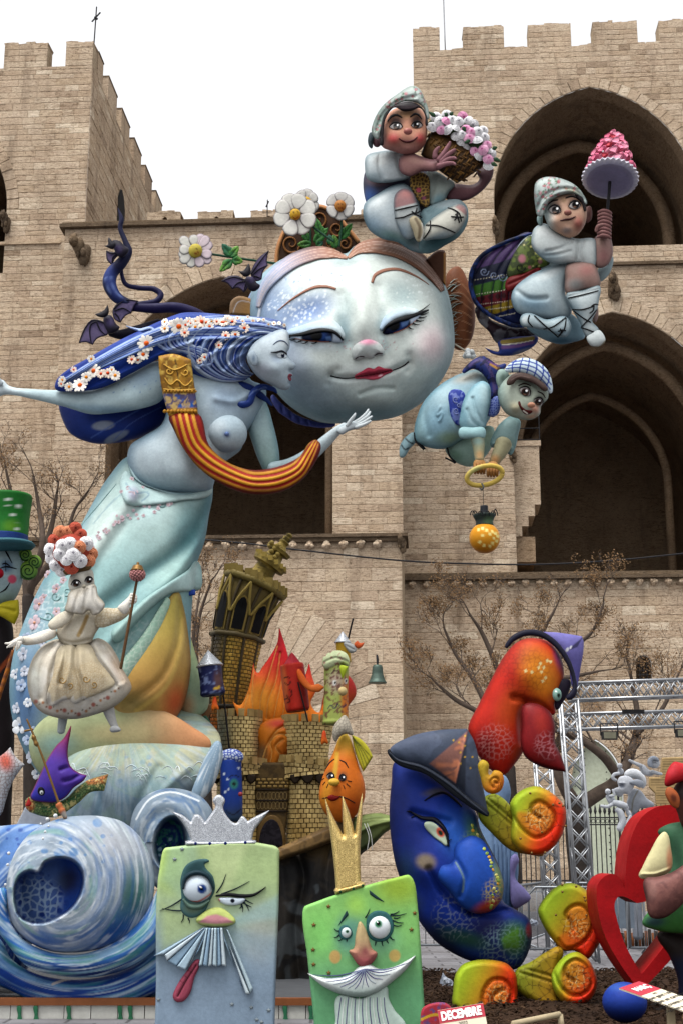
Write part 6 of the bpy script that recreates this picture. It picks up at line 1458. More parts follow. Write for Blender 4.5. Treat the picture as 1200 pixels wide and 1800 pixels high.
hx=16*np.sin(t_)**3/16;hz=(13*np.cos(t_)-5*np.cos(2*t_)-2*np.cos(3*t_)-np.cos(4*t_))/17
hv=[(0,-.62,.1)]+[(x*.7,-.52,z*.7+.03)for x,z in zip(hx,hz)]+[(x,0,z)for x,z in zip(hx,hz)]+[(x*.7,.3,z*.7)for x,z in zip(hx,hz)]
hf=[(0,1+(i+1)%20,1+i)for i in range(20)]+[(1+a+i,1+a+(i+1)%20,21+a+(i+1)%20,21+a+i)for a in(0,20)for i in range(20)]
hf=[tuple(reversed(f))if len(f)==4 else f for f in hf]
ME_HEART=[fan_mesh('heart',[(hv,hf,c)],M_P)for c in('#e792ab','#e07f9c','#eaa3b8','#c4505f')]
rg=random.Random(4)
for i in range(64):
 hgt=12+96*(i/64)**.95;r=float(np.interp(hgt,[12,45,72,92,108],[37,29,20,12,3]));a=i*2.399
 s=rg.uniform(9.5,12.5)*(1-.2*hgt/98);big=i%7==0
 p=ringpt(r+2,a,hgt);o=(p-(cc+up*hgt*ck));yaw=math.atan2(o[0],-o[1])
 put(ME_HEART[3 if big else rg.randrange(3)],'heart_sweet',pr,p,(6.5 if big else s)*ck,(-.15+rg.uniform(-.2,.2),rg.uniform(-.6,.6),yaw+rg.uniform(-.2,.2)))
G=Geo()
for i in range(26):
 hgt=rg.uniform(30,86);r=39*(1-(hgt-12)/95)**.8;G.add(sphere_geo(8,6)[0]*1.9*ck+ringpt(r+3,rg.random()*6.28,hgt),sphere_geo(8,6)[1],sphere_geo(8,6)[2])
G.build('pearls',M_GLOSS,pr,'#d6d0d4',smooth=True)
V,q,t=tube_geo(np.array([ringpt(0,0,8),ringpt(0,0,50),ringpt(0,0,98)]),np.array([33,25,5])*ck,18,caps=False);mk('core',V,[q,t],M_P,pr,np.tile(lin('#c8788f'),(len(V),1)))
# ---------------- flying boy with the ring lamp
Y3=17.9
z3=Z(690,590,4.0)
b3=thing('flying_boy','flying boy in pale blue smock and checked cap reaching down below the giant face','sculpture',base_at(820,820,Y3))
puff('trouser_leg',sm(z3([(365,790),(420,700),(560,660),(700,640),(715,700),(690,790),(620,880),(545,922),(470,905),(410,870)])),Y3-.05,M_P,b3,'#93b5a8',[('e',800,800,24,14,30,'#6f8f7c',.8,.9),('e',845,770,30,20,0,'#a9c4a4',.7,.9)],bulge=.85,h=2)
puff('smock',sm(z3([(148,700),(160,600),(200,490),(250,420),(330,345),(460,272),(590,238),(680,280),(700,420),(690,560),(600,680),(480,740),(370,795),(250,788),(165,750)])),Y3-.15,M_P,b3,'#93b6c2',[('g',790,690,745,780,'#86aeb0',.7),('e',820,660,40,16,-15,'#a8a69a',.9,.7),('e',770,740,36,50,20,'#7fa9bd',.8,.9),('e',790,770,30,16,0,'#93a87c',.6,.9),('e',780,695,20,30,30,'#a9c8d0',.7,.9)],bulge=.95,h=2,feats=[('l',z3([(330,500),(310,560),(340,540),(325,600)]),2,3),('l',z3([(230,440),(220,560),(250,700)]),5,-4),('l',z3([(430,420),(410,560),(470,650)]),4,-4)],rim=('#5f8f9f',.5,8))
puff('shoe',sm(z3([(45,830),(50,770),(90,712),(150,680),(165,735),(115,800),(75,856),(52,856)])),Y3,M_P,b3,'#8db0b8',[('l',z3([(60,770),(85,800),(110,790)]),3,'#1a1e24',.9,.4),('l',z3([(90,725),(110,745),(140,760)]),3,'#1a1e24',.9,.4)],bulge=.9,h=1.4)
for q in([(152,685),(160,740),(215,800)],[(160,750),(200,770),(225,795)],[(380,790),(400,850),(440,890)],[(370,860),(410,880),(435,895)]):
 p_=z3(q);tube('bow_lace',[(a,b,14,1.6)for a,b in p_],Y3-.1,M_P,b3,'#1a1e24',n=5,seg=8)
Sb3=puff('waistcoat',sm(z3([(405,385),(500,395),(520,460),(500,560),(470,632),(420,600),(388,500)])),Y3-.42,M_P,b3,'#34489a',[('n',7,.5,.56,'#7f8fc8',.8,61)],bulge=.6,h=1.3)
for c_,r_ in(((800,702),6),((801,722),6),((806,712),4)):stroke('waistcoat_scroll',Sb3,spiral(c_[0],c_[1],r_,1.4,1),[1.8,1.6,1],'#8b98cc',M_P,b3,1,.8,.4)
puff('shawl',sm(z3([(488,262),(520,205),(570,165),(625,143),(680,165),(735,205),(795,200),(760,260),(735,330),(745,440),(685,445),(668,330),(620,262),(560,235)])),Y3-.38,M_P,b3,'#2c3c78',[('l',z3([(540,210),(620,170),(690,260),(715,400)]),7,'#5c5080',.9,.5),('l',z3([(690,200),(740,230)]),7,'#b08a35',.9,.4),('l',z3([(660,175),(740,215)]),4,'#6a4a80',.9,.4),('n',5,.55,.6,'#161e3c',.8,62)],bulge=.8,h=1.3)
Sc3=puff('collar_ruff',sm(z3([(662,560),(690,450),(735,425),(745,540),(705,572)])),Y3-.55,M_P,b3,'#3b529c',[('v',4,.3,'#8fa2d4',.8,8,None)],bulge=.7,h=1.2)
puff('sleeve',sm(z3([(690,785),(715,670),(770,600),(830,565),(893,595),(880,700),(855,800),(825,840),(760,770)])),Y3-.35,M_P,b3,'#92b5b4',[('e',890,780,20,14,0,'#7d9484',.7,.9)],bulge=.9,h=1.6,feats=[('l',z3([(690,770),(760,750),(840,800)]),3,4)],rim=('#5d8588',.5,6))
Ss3=puff('sleeve',sm(z3([(478,650),(478,520),(510,420),(570,345),(630,318),(675,345),(685,460),(665,560),(642,650),(560,662)])),Y3-.62,M_P,b3,'#9cc3cd',[('e',850,690,12,24,0,'#b5d3d8',.7,.9),('e',815,735,10,26,0,'#6fa0b0',.7,.9)],bulge=.9,h=1.6,feats=[('l',z3([(560,440),(590,540),(640,620)]),3,-4),('l',z3([(520,520),(550,590),(600,640)]),3,-3)],rim=('#5f93a4',.5,6))
puff('cuff',sm(z3([(468,652),(556,645),(643,650),(645,715),(560,724),(470,716)]),5),Y3-.72,M_P,b3,'#8fb9bd',None,bulge=.9,h=1.4)
tube('forearm',[(837,766,0,13),(840,782,0,11),(841,798,2,9),(842,808,4,8)],Y3-.68,M_P,b3,'#a3a48a',[('e',838,775,16,10,0,'#8fb0a8',.9,.9),('e',842,800,10,12,0,'#c09c70',.8,.9)],seg=16)
tube('forearm',[(884,780,0,15),(878,794,2,13),(870,808,4,10),(867,814,4,9)],Y3-.5,M_P,b3,'#a8a488',[('e',869,808,12,12,0,'#c0905c',.8,.9)],seg=16)
for cx,cy in((842,818),(865,823)):
 puff('hand',sm([(cx-11,cy-4),(cx-6,cy-11),(cx+6,cy-11),(cx+11,cy-3),(cx+10,cy+7),(cx-9,cy+7)]),Y3-.72,M_P,b3,'#b28a5a',bulge=.9,h=1.3)
 for i in range(4):tube('finger',[(cx-8+i*5.4,cy-2,9,2.8),(cx-8+i*5.4,cy+5,13,3),(cx-8+i*5.2,cy+11,11,2.8),(cx-8+i*5.2,cy+14,5,2.2)],Y3-.72,M_P,b3,'#a87c4c',n=4,seg=8)
S6=puff('head',sm([(874,688),(880,670),(895,659),(916,656),(940,668),(962,688),(962,700),(950,714),(948,728),(932,738),(910,736),(890,728),(877,709)]),Y3-.75,M_P,b3,'#a9b3a2',[('e',940,718,14,14,0,'#b98a78',.85,.9),('e',905,715,16,12,20,'#b3a888',.6,.9),('e',922,687,16,13,30,'#322e28',.9,.7),('e',947,705,12,13,30,'#322e28',.9,.7),('e',935,733,16,6,0,'#c0906c',.6,.9),('g',900,700,872,700,'#87a8a6',.7)],bulge=1,h=1.3,feats=[('g',905,718,11,10,0,7),('g',943,721,8,9,0,6),('g',922,688,9,9,0,-3),('g',946,706,7,8,0,-3)],rim=('#6f8480',.4,4))  # dark paint puts shadow round both eyes
simple_eye(S6,b3,922,688,10,8,35,'#3c2620',(1,1));simple_eye(S6,b3,946,706,8,7,35,'#3c2620',(0,1))
stroke('eyebrow',S6,[(910,678),(920,674),(932,678)],[1.5,3,1.5],'#3a2c28',M_P,b3,1.2,.9,.8);stroke('eyebrow',S6,[(944,688),(953,692),(958,700)],[1.5,2.6,1.2],'#3a2c28',M_P,b3,1.2,.9,.8)
ball('nose',933,712,6.2,Y3-.75,M_P,b3,'#b98e78',None,w=34,sq=(1.1,.8,.8))
pad('mouth',S6,sm([(911,705),(916,714),(923,720),(935,723),(930,728),(922,728),(915,720)]),'#5e2420',M_P,b3,1.5,3,.9,[('l',[(919,722),(926,727)],2.4,'#e6e0d2',.9,.4)],.8)
puff('ear',sm([(871,660),(876,650),(888,650),(894,660),(888,672),(880,684),(873,676)]),Y3-.78,M_P,b3,'#8fa8a0',[('e',882,664,6,9,15,'#5f7268',.8,.8)],bulge=.8,h=1.2)
puff('hair',sm([(890,676),(895,662),(908,655),(930,658),(950,670),(962,684),(958,688),(940,676),(924,670),(908,668),(900,676)]),Y3-.98,M_P,b3,'#5b4a45',[('l',[(898,668),(912,661),(930,664)],2,'#8d7a74',.6,.5)],bulge=.9,h=1.2)
puff('checked_cap',sm([(887,652),(896,638),(918,629),(942,634),(960,649),(969,670),(967,692),(955,676),(934,663),(908,655)]),Y3-.9,M_P,b3,'#c3d6e0',[('l',q,2.6,'#2b4a9a',.95,.3)for q in([(889,648),(910,646),(940,656),(966,684)],[(892,643),(912,640),(942,648),(968,676)],[(898,637),(920,634),(946,642),(966,662)],[(900,654),(900,640),(906,633)],[(912,656),(914,640),(918,630)],[(924,659),(928,642),(930,630)],[(936,665),(942,648),(942,634)],[(948,671),(954,656),(953,642)],[(958,680),(964,668),(962,654)])],bulge=1,h=1.0)
lamp=thing('ring_lamp','amber globe lamp under a dark crown cap hanging from a yellow ring','lamp',base_at(851,972,Y3-.85))
k3=K(836,Y3)
rv=np.array([P(851+31*math.cos(a)-2*math.sin(a),836+17*math.sin(a)+4*math.cos(a)*-1,Y3-.86+.05*math.sin(a))for a in np.linspace(0,2*np.pi,49)])
V,q,t=tube_geo(rv,np.full(49,4.2*k3),12,caps=False);uu,vv=proj(V)
mk('ring_handle',V,[q,t],M_P,lamp,paint(uu,vv,'#d0b866',[('e',835,830,18,22,0,'#a9b58a',.6,.9)]))
tube('hook',[(846,850,0,1.6),(849,856,3,1.6),(846,861,0,1.5),(843,858,0,1.4)],Y3-.9,M_P,lamp,'#6a6a66',seg=8,n=5)
tube('wire',[(848,850,0,.6),(849,892,0,.6)],Y3-.88,M_P,lamp,'#55534e',seg=6,n=2)
lathe('cap_neck',(850,889),(850,905),[(0,5),(.02,6.8),(.6,7),(1,8)],Y3-.88,M_P,lamp,'#34363c')
lathe('cap_crown',(850,903),(851,925),[(0,7),(.1,20),(.25,19),(.6,15),(1,16)],Y3-.88,M_P,lamp,'#3f4a46',[('e',858,915,12,10,0,'#5e7a58',.6,.8)])
for i in range(10):
 a=i*.628;u_=850+20*math.cos(a);w_=20*math.sin(a)
 tube('filigree',[(u_-4,905,w_,1),(u_-3,900,w_,1),(u_,898-(3 if i==0 else 0),w_,1),(u_+3,901,w_,1),(u_+4,906,w_,1)],Y3-.88,M_P,lamp,'#23252a',seg=6,n=4)
ball('globe',851,946,27,Y3-.88,M_GLOSS,lamp,'#cf9838',[('e',851,965,26,14,0,'#b07a2c',.8,.9)]+[('p',[(a,b),(a+5,b+1),(a+4,b+6),(a-1,b+5)],'#e8dc98',.9,.5)for a,b in((838,928),(845,926),(852,929),(862,931),(868,935),(858,936),(865,943),(870,948),(863,952),(858,957),(846,938),(840,950),(848,956),(872,940))],res=(64,40))
# ---------------- veiled dancer in front of the gown
YV=15.6
z4=Z(0,860,3.0)
dn=thing('veiled_dancer','veiled dancer in cream embroidered skirt with a tall crown of roses','sculpture',base_at(150,1285,YV))
CR='#e2dccf'
def cream(extra=()):return[('n',22,.35,.65,'#c9bfac',.5,71)]+list(extra)
tube('leg',[(186,1225,-6,13),(192,1250,-4,10),(199,1270,0,7),(203,1278,2,6)],YV,M_P,dn,'#b9b8b4',seg=14)
puff('shoe',sm([(193,1282),(200,1275),(210,1278),(213,1284),(205,1287),(196,1287)]),YV-.15,M_P,dn,'#aeb0b0',bulge=.9,h=1.2)
tube('leg',[(114,1225,-20,12),(112,1255,-20,9),(108,1285,-20,7)],YV,M_P,dn,'#a9b2b2',seg=12)
sk=sm(z4([(170,900),(220,830),(300,790),(380,800),(470,800),(520,785),(570,810),(620,880),(650,950),(690,1020),(695,1050),(660,1100),(600,1150),(500,1190),(400,1212),(300,1205),(220,1175),(165,1110),(145,1000)]))
fl=[('e',*z4([(x,y)])[0],rr,rr,0,c,.9,.5)for x,y,rr,c in[(190+i*19,1120+62*math.sin(i/22*2.6)-(max(0,i-12)*9)+9*math.sin(i*2.3),(4.8,2.2,3.2,1.8)[(i*7)%4],('#b5695c','#5a5f3c','#c48a5a','#8a5a4a')[i%4])for i in range(24)]]
folds=[z4(q)for q in([(330,810),(300,900),(270,1000),(265,1130)],[(300,800),(240,880),(215,980),(220,1100)],[(400,830),(400,930),(430,1030),(440,1100)],[(470,810),(520,900),(580,980),(610,1030)],[(350,820),(340,920),(320,1020)],[(520,800),(590,900),(640,1010)])]
Ssk=puff('skirt',sk,YV,M_MATT,dn,CR,cream([('e',220,1170,30,50,-25,'#d0a47c',.5,.9),('e',60,1190,20,60,0,'#a9b0a8',.6,.9)]+fl),bulge=.95,h=1.7,feats=[('l',q,5,-7)for q in folds]+[('l',[(a+9,b)for a,b in q],6,5)for q in folds],rim=('#9a8f7c',.5,7))
for pts,c in((z4([(320,830),(400,830),(410,940),(430,1040),(430,1090),(340,1110),(265,1140),(250,1090),(280,980)]),'#c3b9a2'),(z4([(400,830),(470,815),(520,900),(590,990),(608,1025),(540,1070),(440,1110),(390,1130),(370,1090),(400,1040)]),'#c9bea6')):
 c_=np.mean(pts,0)
 Sap=pad('apron_panel',Ssk,sm(pts),c,M_MATT,dn,5,6,1.3,cream([('v',4,.34,'#a8884c',.4,12,(c_[0],c_[1],40)),('l',[pts[-2],pts[-3],pts[-4]],14,'#d3cdc0',.9,.3)]),3)
 for q in(spiral(c_[0]-6,c_[1],7,1.4,0),spiral(c_[0]+8,c_[1]+10,6,1.4,2,-1)):stroke('embroidery',Sap,q,[1.6,1.6,1],'#b3945a',M_P,dn,1,.8,.3)
puff('bodice',sm(z4([(300,760),(320,690),(370,640),(450,640),(520,650),(535,700),(500,770),(480,810),(420,830),(340,820),(310,790)])),YV-.12,M_MATT,dn,'#d9d2c2',cream([('l',z4([(460,670),(440,720),(415,770)]),8,'#b89a5c',.8,.5)]),bulge=.95,h=1.6,feats=[('l',z4([(310,790),(380,810),(490,790)]),3,-5),('l',z4([(380,670),(330,730)]),2.5,-4),('l',z4([(470,660),(430,760)]),2.5,-4)],rim=('#8f8672',.5,6))
puff('sleeve',sm(z4([(505,720),(530,630),(560,625),(620,625),(660,590),(690,640),(660,680),(590,715),(540,730)])),YV-.2,M_MATT,dn,'#dad1bd',cream([('v',6,.3,'#a89468',.5,3,None)]),bulge=1,h=1.5)
puff('glove',sm(z4([(622,625),(650,595),(680,565),(690,548),(720,555),(724,590),(710,605),(692,605),(680,640),(655,660)])),YV-.25,M_MATT,dn,'#e0dbd0',bulge=1,h=1.3,feats=[('l',z4([(690,560),(720,568)]),1.5,-3),('l',z4([(690,575),(722,582)]),1.5,-3),('l',z4([(690,590),(718,596)]),1.5,-3)])
puff('cape',sm(z4([(255,715),(270,690),(350,640),(390,650),(375,690),(320,730),(270,740)])),YV-.3,M_MATT,dn,'#dcd5c5',bulge=.8,h=1.4)
puff('sleeve',sm(z4([(300,770),(290,735),(230,745),(160,770),(110,785),(115,815),(180,820),(250,800)])),YV-.15,M_MATT,dn,'#e0dacd',cream(),bulge=1,h=1.5)
for f in([(38,1124,4,6.5),(26,1129,6,5),(17,1131,6,2.4),(10,1131,6,1.6)],[(30,1128,8,4),(24,1134,8,2.4),(16,1137,8,1.6)],[(33,1130,8,4),(30,1138,9,2.2),(30,1143,8,1.5)],[(28,1128,8,4),(20,1133,9,2.2),(13,1138,8,1.5)],[(36,1130,8,4),(34,1136,10,2.2),(33,1140,9,1.6)]):
 tube('finger',f,YV-.2,M_MATT,dn,'#e0dbd0',n=4,seg=8)
puff('veil',sm(z4([(365,545),(430,510),(500,500),(520,560),(555,610),(530,650),(490,665),(470,640),(440,660),(390,655),(345,640),(355,590)])),YV-.38,M_MATT,dn,'#ded9ce',cream(),bulge=.85,h=1.4,feats=[('l',z4(q),3,-4)for q in([(420,540),(400,600),(390,650)],[(460,530),(450,590),(440,655)],[(495,520),(500,590),(520,640)])],rim=('#8f8979',.5,4))
Sm=puff('mask',sm(z4([(368,530),(370,460),(400,430),(450,420),(485,425),(497,470),(497,505),(440,530),(390,540)])),YV-.35,M_MATT,dn,'#cdc9bc',[('e',133,1018,12,10,0,'#6f6a60',.6,.8),('e',156,1012,9,9,0,'#6f6a60',.6,.8)],bulge=1,h=1.2)
simple_eye(Sm,dn,134,1026,8,6,-8,'#2a2320',(0,0));simple_eye(Sm,dn,157,1020,7,5.6,-8,'#2a2320',(0,0))
ball('nose',148,1031,3.5,YV-.35,M_MATT,dn,'#aaa495',w=22)
cb=puff('crown_basket',sm(z4([(315,420,1),(360,425),(430,390),(488,370,1),(488,405),(480,420),(420,440),(350,455,1)]),4),YV-.4,M_P,dn,'#7d6748',[('e',135,1003,30,6,-15,'#5d4a32',.7,.8)],bulge=.8,h=1.3)
mound=ell(126,970,36,33,-10)
SMd=puff('rose_cushion',mound,YV-.35,M_MATT,dn,'#a9503f',bulge=1.2,h=2.2)
rg=random.Random(9);cand=[]
for _ in range(1500):
 a,b=rg.uniform(90,162),rg.uniform(928,1003)
 if((a-126)/37)**2+((b-968)/40)**2<1 and not(b>990 and a>130)and all((a-c)**2+(b-d)**2>165 for c,d in cand):cand.append((a,b))
for i,(a,b)in enumerate(cand):
 w_=rg.random()
 put((ME_ROSE_W if w_<.62 else ME_ROSE_O)[i%2],'rose',dn,SMd.at(a,b,3),rg.uniform(10.5,13)*K(b,YV),(rg.uniform(-.4,.2),rg.random()*6,rg.uniform(-.4,.4)))
sf=thing('flower_staff','slim brown staff topped with a pink bead ball held by the veiled dancer','staff',base_at(213,1174,YV-.5))
tube('pole',[(241,1020,0,2.4),(230,1080,0,2.6),(213,1174,0,2.8)],YV-.55,M_P,sf,'#6d5338',seg=10)
G=Geo();rg=random.Random(3)
for i in range(90):
 zz=1-2*(i+.5)/90;a=i*2.399;r_=math.sqrt(1-zz*zz)
 G.add(sphere_geo(8,6)[0]*2.3*K(1010,YV)+P(242,1010,YV-.55)+np.array([r_*math.cos(a),r_*math.sin(a),zz*.85])*12*K(1010,YV),sphere_geo(8,6)[1],sphere_geo(8,6)[2])
G.build('bead_ball',M_P,sf,'#b98a88',smooth=True)
lathe('finial',(243,988),(242,1004),[(0,1),(.1,3),(.25,2),(.4,8),(.8,11),(1,13)],YV-.55,M_BRASS,sf,'#8b6f45')
# ---------------- clown with the green top hat at the left edge
YK=19.2
z5=Z(0,860,3.215)
cw=thing('clown','smiling blue-faced clown in a starred green top hat at the left edge','sculpture',base_at(0,1095,YK))
S7=puff('head',sm([(40,970),(42,1000),(38,1030),(24,1056),(0,1064),(-40,1060),(-60,1020),(-60,970),(-20,955)]),YK,M_P,cw,'#a8bfc4',[('e',22,1018,9,9,0,'#d65a78',.95,.35),('e',12,995,16,16,0,'#4f7096',.8,.8),('g',0,1020,0,1060,'#8ea89a',.8)],bulge=1,h=1.6)
for q in([(5,960),(14,975),(22,990)],[(0,999),(12,996),(30,1000)],[(0,1042),(10,1036),(18,1024)],[(10,985),(11,1005)],[(4,992),(10,990),(18,995)]):stroke('face_line',S7,q,[1.2,3.2,1.2],'#161a24',M_P,cw,1.2,.9,.6)
ball('nose',-2,1008,9,YK,M_GLOSS,cw,'#a82838',w=60)
lathe('top_hat',(10,944),(12,872),[(0,38),(.02,39),(.5,41),(.95,45),(1,44),(1,10)],YK-.3,M_P,cw,'#2f8a3a',[('g',10,930,10,880,'#2a7a34',.7),('e',20,925,20,16,0,'#7fae3a',.7,.9)]+[('e',u_,v_,3,3,0,'#dfe6dc',.95,.3)for u_,v_ in((14,878),(33,890),(25,905),(36,902),(34,918),(29,930),(12,888))])
lathe('hat_band',(9,958),(10,940),[(0,39.5),(.1,40),(.9,39.5),(1,38)],YK-.3,M_P,cw,'#2f4f8c')
lathe('hat_brim',(8,966),(8,956),[(0,10),(.2,50),(.6,54),(1,50),(1,30)],YK-.3,M_P,cw,'#4f7f8a')
for cx,cy,r_ in((45,975,12),(61,988,13),(50,1003,17)):
 Sc=puff('hair_curl',ell(cx,cy,r_,r_),YK-.1,M_P,cw,'#86a54c',[('g',cx,cy-r_,cx,cy+r_,'#4a7a4c',.7)],slab=(7,6),h=1.4)
 stroke('curl_line',Sc,spiral(cx,cy,r_*.85,2.2,1),[2,2,1.4],'#24482a',M_P,cw,1,.8,.2)
puff('bow_tie',sm([(0,1062),(33,1054,1),(34,1080),(26,1098,1),(10,1088),(-6,1076)]),YK-.2,M_P,cw,'#b7ab2c',bulge=.8,h=1.5,feats=[('l',[(0,1068),(26,1074)],3,-4)])
puff('coat',sm([(-60,1070),(0,1066),(20,1090),(22,1180),(26,1290),(20,1450),(24,1690),(-70,1690),(-66,1400)]),YK+.2,M_P,cw,'#2a2124',[('l',[(-10,1190),(10,1165),(22,1150)],8,'#a0552c',.8,.4)],bulge=.6,h=3)
tube('pole_prop',[(-10,1250,0,4),(10,1190,0,4),(24,1145,0,4)],YK-.4,M_P,cw,'#7b5038',[('n',8,.5,.55,'#b5772c',.8,3)],seg=10)
YW=15.0
ft=thing('fish_tail','white and red scaled fish tail standing at the left edge behind the wave','sculpture',base_at(5,1440,YW+.8))
puff('tail',sm([(0,1330),(8,1324),(19,1313,1),(28,1330),(44,1344,1),(30,1362),(18,1385),(10,1410),(2,1432),(-20,1440),(-30,1380)]),YW+.8,M_P,ft,'#b9bcc0',[('e',10,1338,18,24,-20,'#c65a3a',.9,.8),('v',6,.2,'#7d5a50',.7,5,None)],bulge=.7,h=1.3)
# ---------------- foam pedestal and great wave
wv=thing('wave_sculpture','great painted blue wave curling round a deep hollow in the foreground','sculpture',base_at(150,1780,YW,.25))
def swirl(cx,cy,sq,pitch,sc,seed,t0,t1):
 """brush streaks that run round a centre: mask for the paint"""
 def fn(U,V):
  x,y=U-cx,(V-cy)*sq;r=np.hypot(x,y);th=np.arctan2(y,x)
  s=r+pitch*th
  m=.6*noise2(s*1.5,th*15+300,sc,seed)+.4*noise2(s*1.5,th*24+900,sc*.5,seed+1)
  return sst(m,t0-.07,t1+.09)
 return fn
def fall(cx,cy,sc,seed,t0,t1):
 """streaks that run outwards from a point"""
 def fn(U,V):
  x,y=U-cx,V-cy;r=np.hypot(x,y);th=np.arctan2(y,x)
  return sst(.6*noise2(th*260+900,r*.22,sc,seed)+.4*noise2(th*420+900,r*.3,sc,seed+2),t0-.06,t1+.1)
 return fn
def in_poly(pts,soft):
 pts=np.array(pts)
 return lambda U,V:sst(np.where(inside(U,V,pts),seg_dist(U,V,pts),-seg_dist(U,V,pts)),-soft,soft)
def spiral_relief(cx,cy,sq,pitch,wl,amp):
 def fn(U,V):
  x,y=U-cx,(V-cy)*sq;r=np.hypot(x,y);th=np.arctan2(y,x)
  return amp*np.sin((r+pitch*th)/wl)
 return('f',fn)
fm=sm([(108,1345),(118,1260),(200,1226),(300,1230),(360,1262),(388,1296),(384,1330),(366,1368),(330,1396),(296,1425),(280,1460),(268,1520),(200,1540),(140,1490),(114,1440)])
Sfo=puff('foam_pedestal',fm,YW+1.5,M_P,wv,'#b3b49a',[('g',240,1338,240,1388,'#86a4b6',1.0),('f',fall(215,1260,10,3,.45,.6),'#b3c3cc',.5),('f',fall(215,1260,7,8,.55,.68),'#6a8aa2',.45),('b',13,.5,'#7f9fb8',.7,8,(260,1362,70)),('n',24,.5,.62,'#93b3a8',.5,81)],bulge=.7,h=1.7,w0=lambda U,V:-.0062*np.maximum(0,1415-V)**2,feats=[('l',[(150,1360),(185,1420),(215,1500)],9,-8),('l',[(280,1350),(245,1410),(225,1490)],9,-8),('l',[(330,1350),(280,1400),(250,1470)],8,6)])
rgf=random.Random(77)
for i in range(26):
 a,b=rgf.uniform(120,355),rgf.uniform(1346,1372);L=rgf.uniform(8,26)
 stroke('foam_lace',Sfo,[(a,b),(a+L*.4,b-rgf.uniform(2,9)),(a+L*.8,b-rgf.uniform(-3,5)),(a+L,b+rgf.uniform(0,6))],[.8,rgf.uniform(1.2,2.6),.8],rgf.choice(('#c6d4d8','#b3c6cc','#d6e0e0')),M_P,wv,1.0,1.0,.4)
puff('side_splash',sm([(366,1322),(384,1302),(392,1326),(382,1366),(364,1398),(340,1412),(348,1362)]),YW+1.0,M_P,wv,'#8fabc0',[('f',fall(390,1290,8,5,.5,.62),'#d3dde4',.8)],bulge=.8,h=1.6)
hol2=ell(300,1482,27,44,8)
f2=in_poly(hol2,6)
rc=sm([(228,1470),(236,1424),(258,1398),(290,1386),(325,1388),(356,1402),(374,1426),(380,1470),(366,1520),(332,1560),(292,1570),(256,1540),(236,1505)])
puff('rear_curl',rc,YW+.6,M_P,wv,'#8b9cab',[('e',300,1470,60,70,0,'#7d96aa',.6,.9),('f',swirl(300,1482,.7,6,9,21,.5,.62),'#bcc7d0',.7),('f',swirl(300,1482,.7,6,7,25,.58,.68),'#4f76a0',.6),('p',hol2,'#173a72',1,5),('f',lambda U,V:f2(U,V)*swirl(300,1490,.7,8,6,29,.5,.6)(U,V),'#3f8a78',.8),('e',318,1500,14,26,0,'#0a1730',.85,.8),('b',10,.6,'#9cc0d4',.8,4,(292,1490,26)),('l',[(240,1440),(262,1406),(300,1392),(350,1408)],3.5,'#e2e8ec',.8,.6)],bulge=.7,h=1.5,feats=[('f',lambda U,V:-60*f2(U,V)),spiral_relief(300,1482,.75,7,5.5,3.0)])
puff('wave_back',sm([(-60,1455),(0,1452),(50,1448),(90,1455),(110,1480),(60,1640),(40,1720),(0,1730),(-60,1730)]),YW+.5,M_P,wv,'#5f88be',[('g',0,1480,0,1700,'#1f4690',.9),('f',swirl(120,1700,.8,8,9,33,.52,.62),'#b3c8de',.75),('b',15,.5,'#27509a',.7,9,None)],bulge=.7,h=2,feats=[spiral_relief(130,1620,.8,9,8,3.5)])
sw=sm([(-60,1640),(0,1650),(20,1685),(60,1710),(120,1722),(190,1715),(240,1690),(280,1640),(310,1580),(320,1700),(300,1740),(250,1758),(230,1775),(190,1790),(140,1796),(95,1786),(50,1758),(0,1735),(-60,1740)])
puff('lower_swell',sw,YW-.05,M_P,wv,'#1f4a92',[('e',130,1782,150,26,0,'#0d2555',.95,.8),('f',swirl(150,1560,1.15,-14,11,41,.50,.62),'#6f9fc4',.75),('f',swirl(150,1560,1.15,-14,7,43,.60,.70),'#c3d8e2',.5),('f',swirl(150,1560,1.15,-14,12,45,.62,.74),'#3f8f86',.6),('l',[(93,1730),(115,1722),(133,1718)],5,'#c3b8b4',.9,.3)],bulge=.85,h=1.7,feats=[spiral_relief(150,1560,1.15,-14,12,2.6)])
sw2=sm([(8,1560),(14,1610),(40,1650),(90,1674),(150,1676),(210,1650),(250,1610),(276,1566),(292,1530),(306,1500),(318,1540),(310,1600),(290,1650),(240,1695),(180,1716),(110,1716),(50,1700),(14,1660),(-20,1600)])
puff('middle_swell',sw2,YW-.3,M_P,wv,'#3f78b8',[('g',100,1665,100,1714,'#0f2f6a',.95),('f',swirl(140,1550,1.2,-16,10,51,.48,.60),'#86b0cc',.8),('f',swirl(140,1550,1.2,-16,6,53,.60,.70),'#dbe7ec',.55),('f',swirl(140,1550,1.2,-16,12,55,.60,.72),'#4a9a86',.6)],bulge=.85,h=1.6,feats=[spiral_relief(140,1550,1.2,-16,11,2.4)])
hol=sm([(28,1590),(27,1562),(36,1540),(52,1531),(68,1533),(80,1516),(102,1508),(128,1513),(145,1534),(145,1562),(130,1592),(104,1612),(78,1622),(50,1620),(34,1608)])
f1=in_poly(hol,3.5)
cu=sm([(12,1590),(12,1550),(24,1505),(50,1468),(84,1446),(120,1436),(172,1434),(215,1444),(246,1470),(266,1510),(272,1556),(262,1606),(232,1642),(190,1664),(140,1674),(90,1672),(50,1655),(24,1628)])
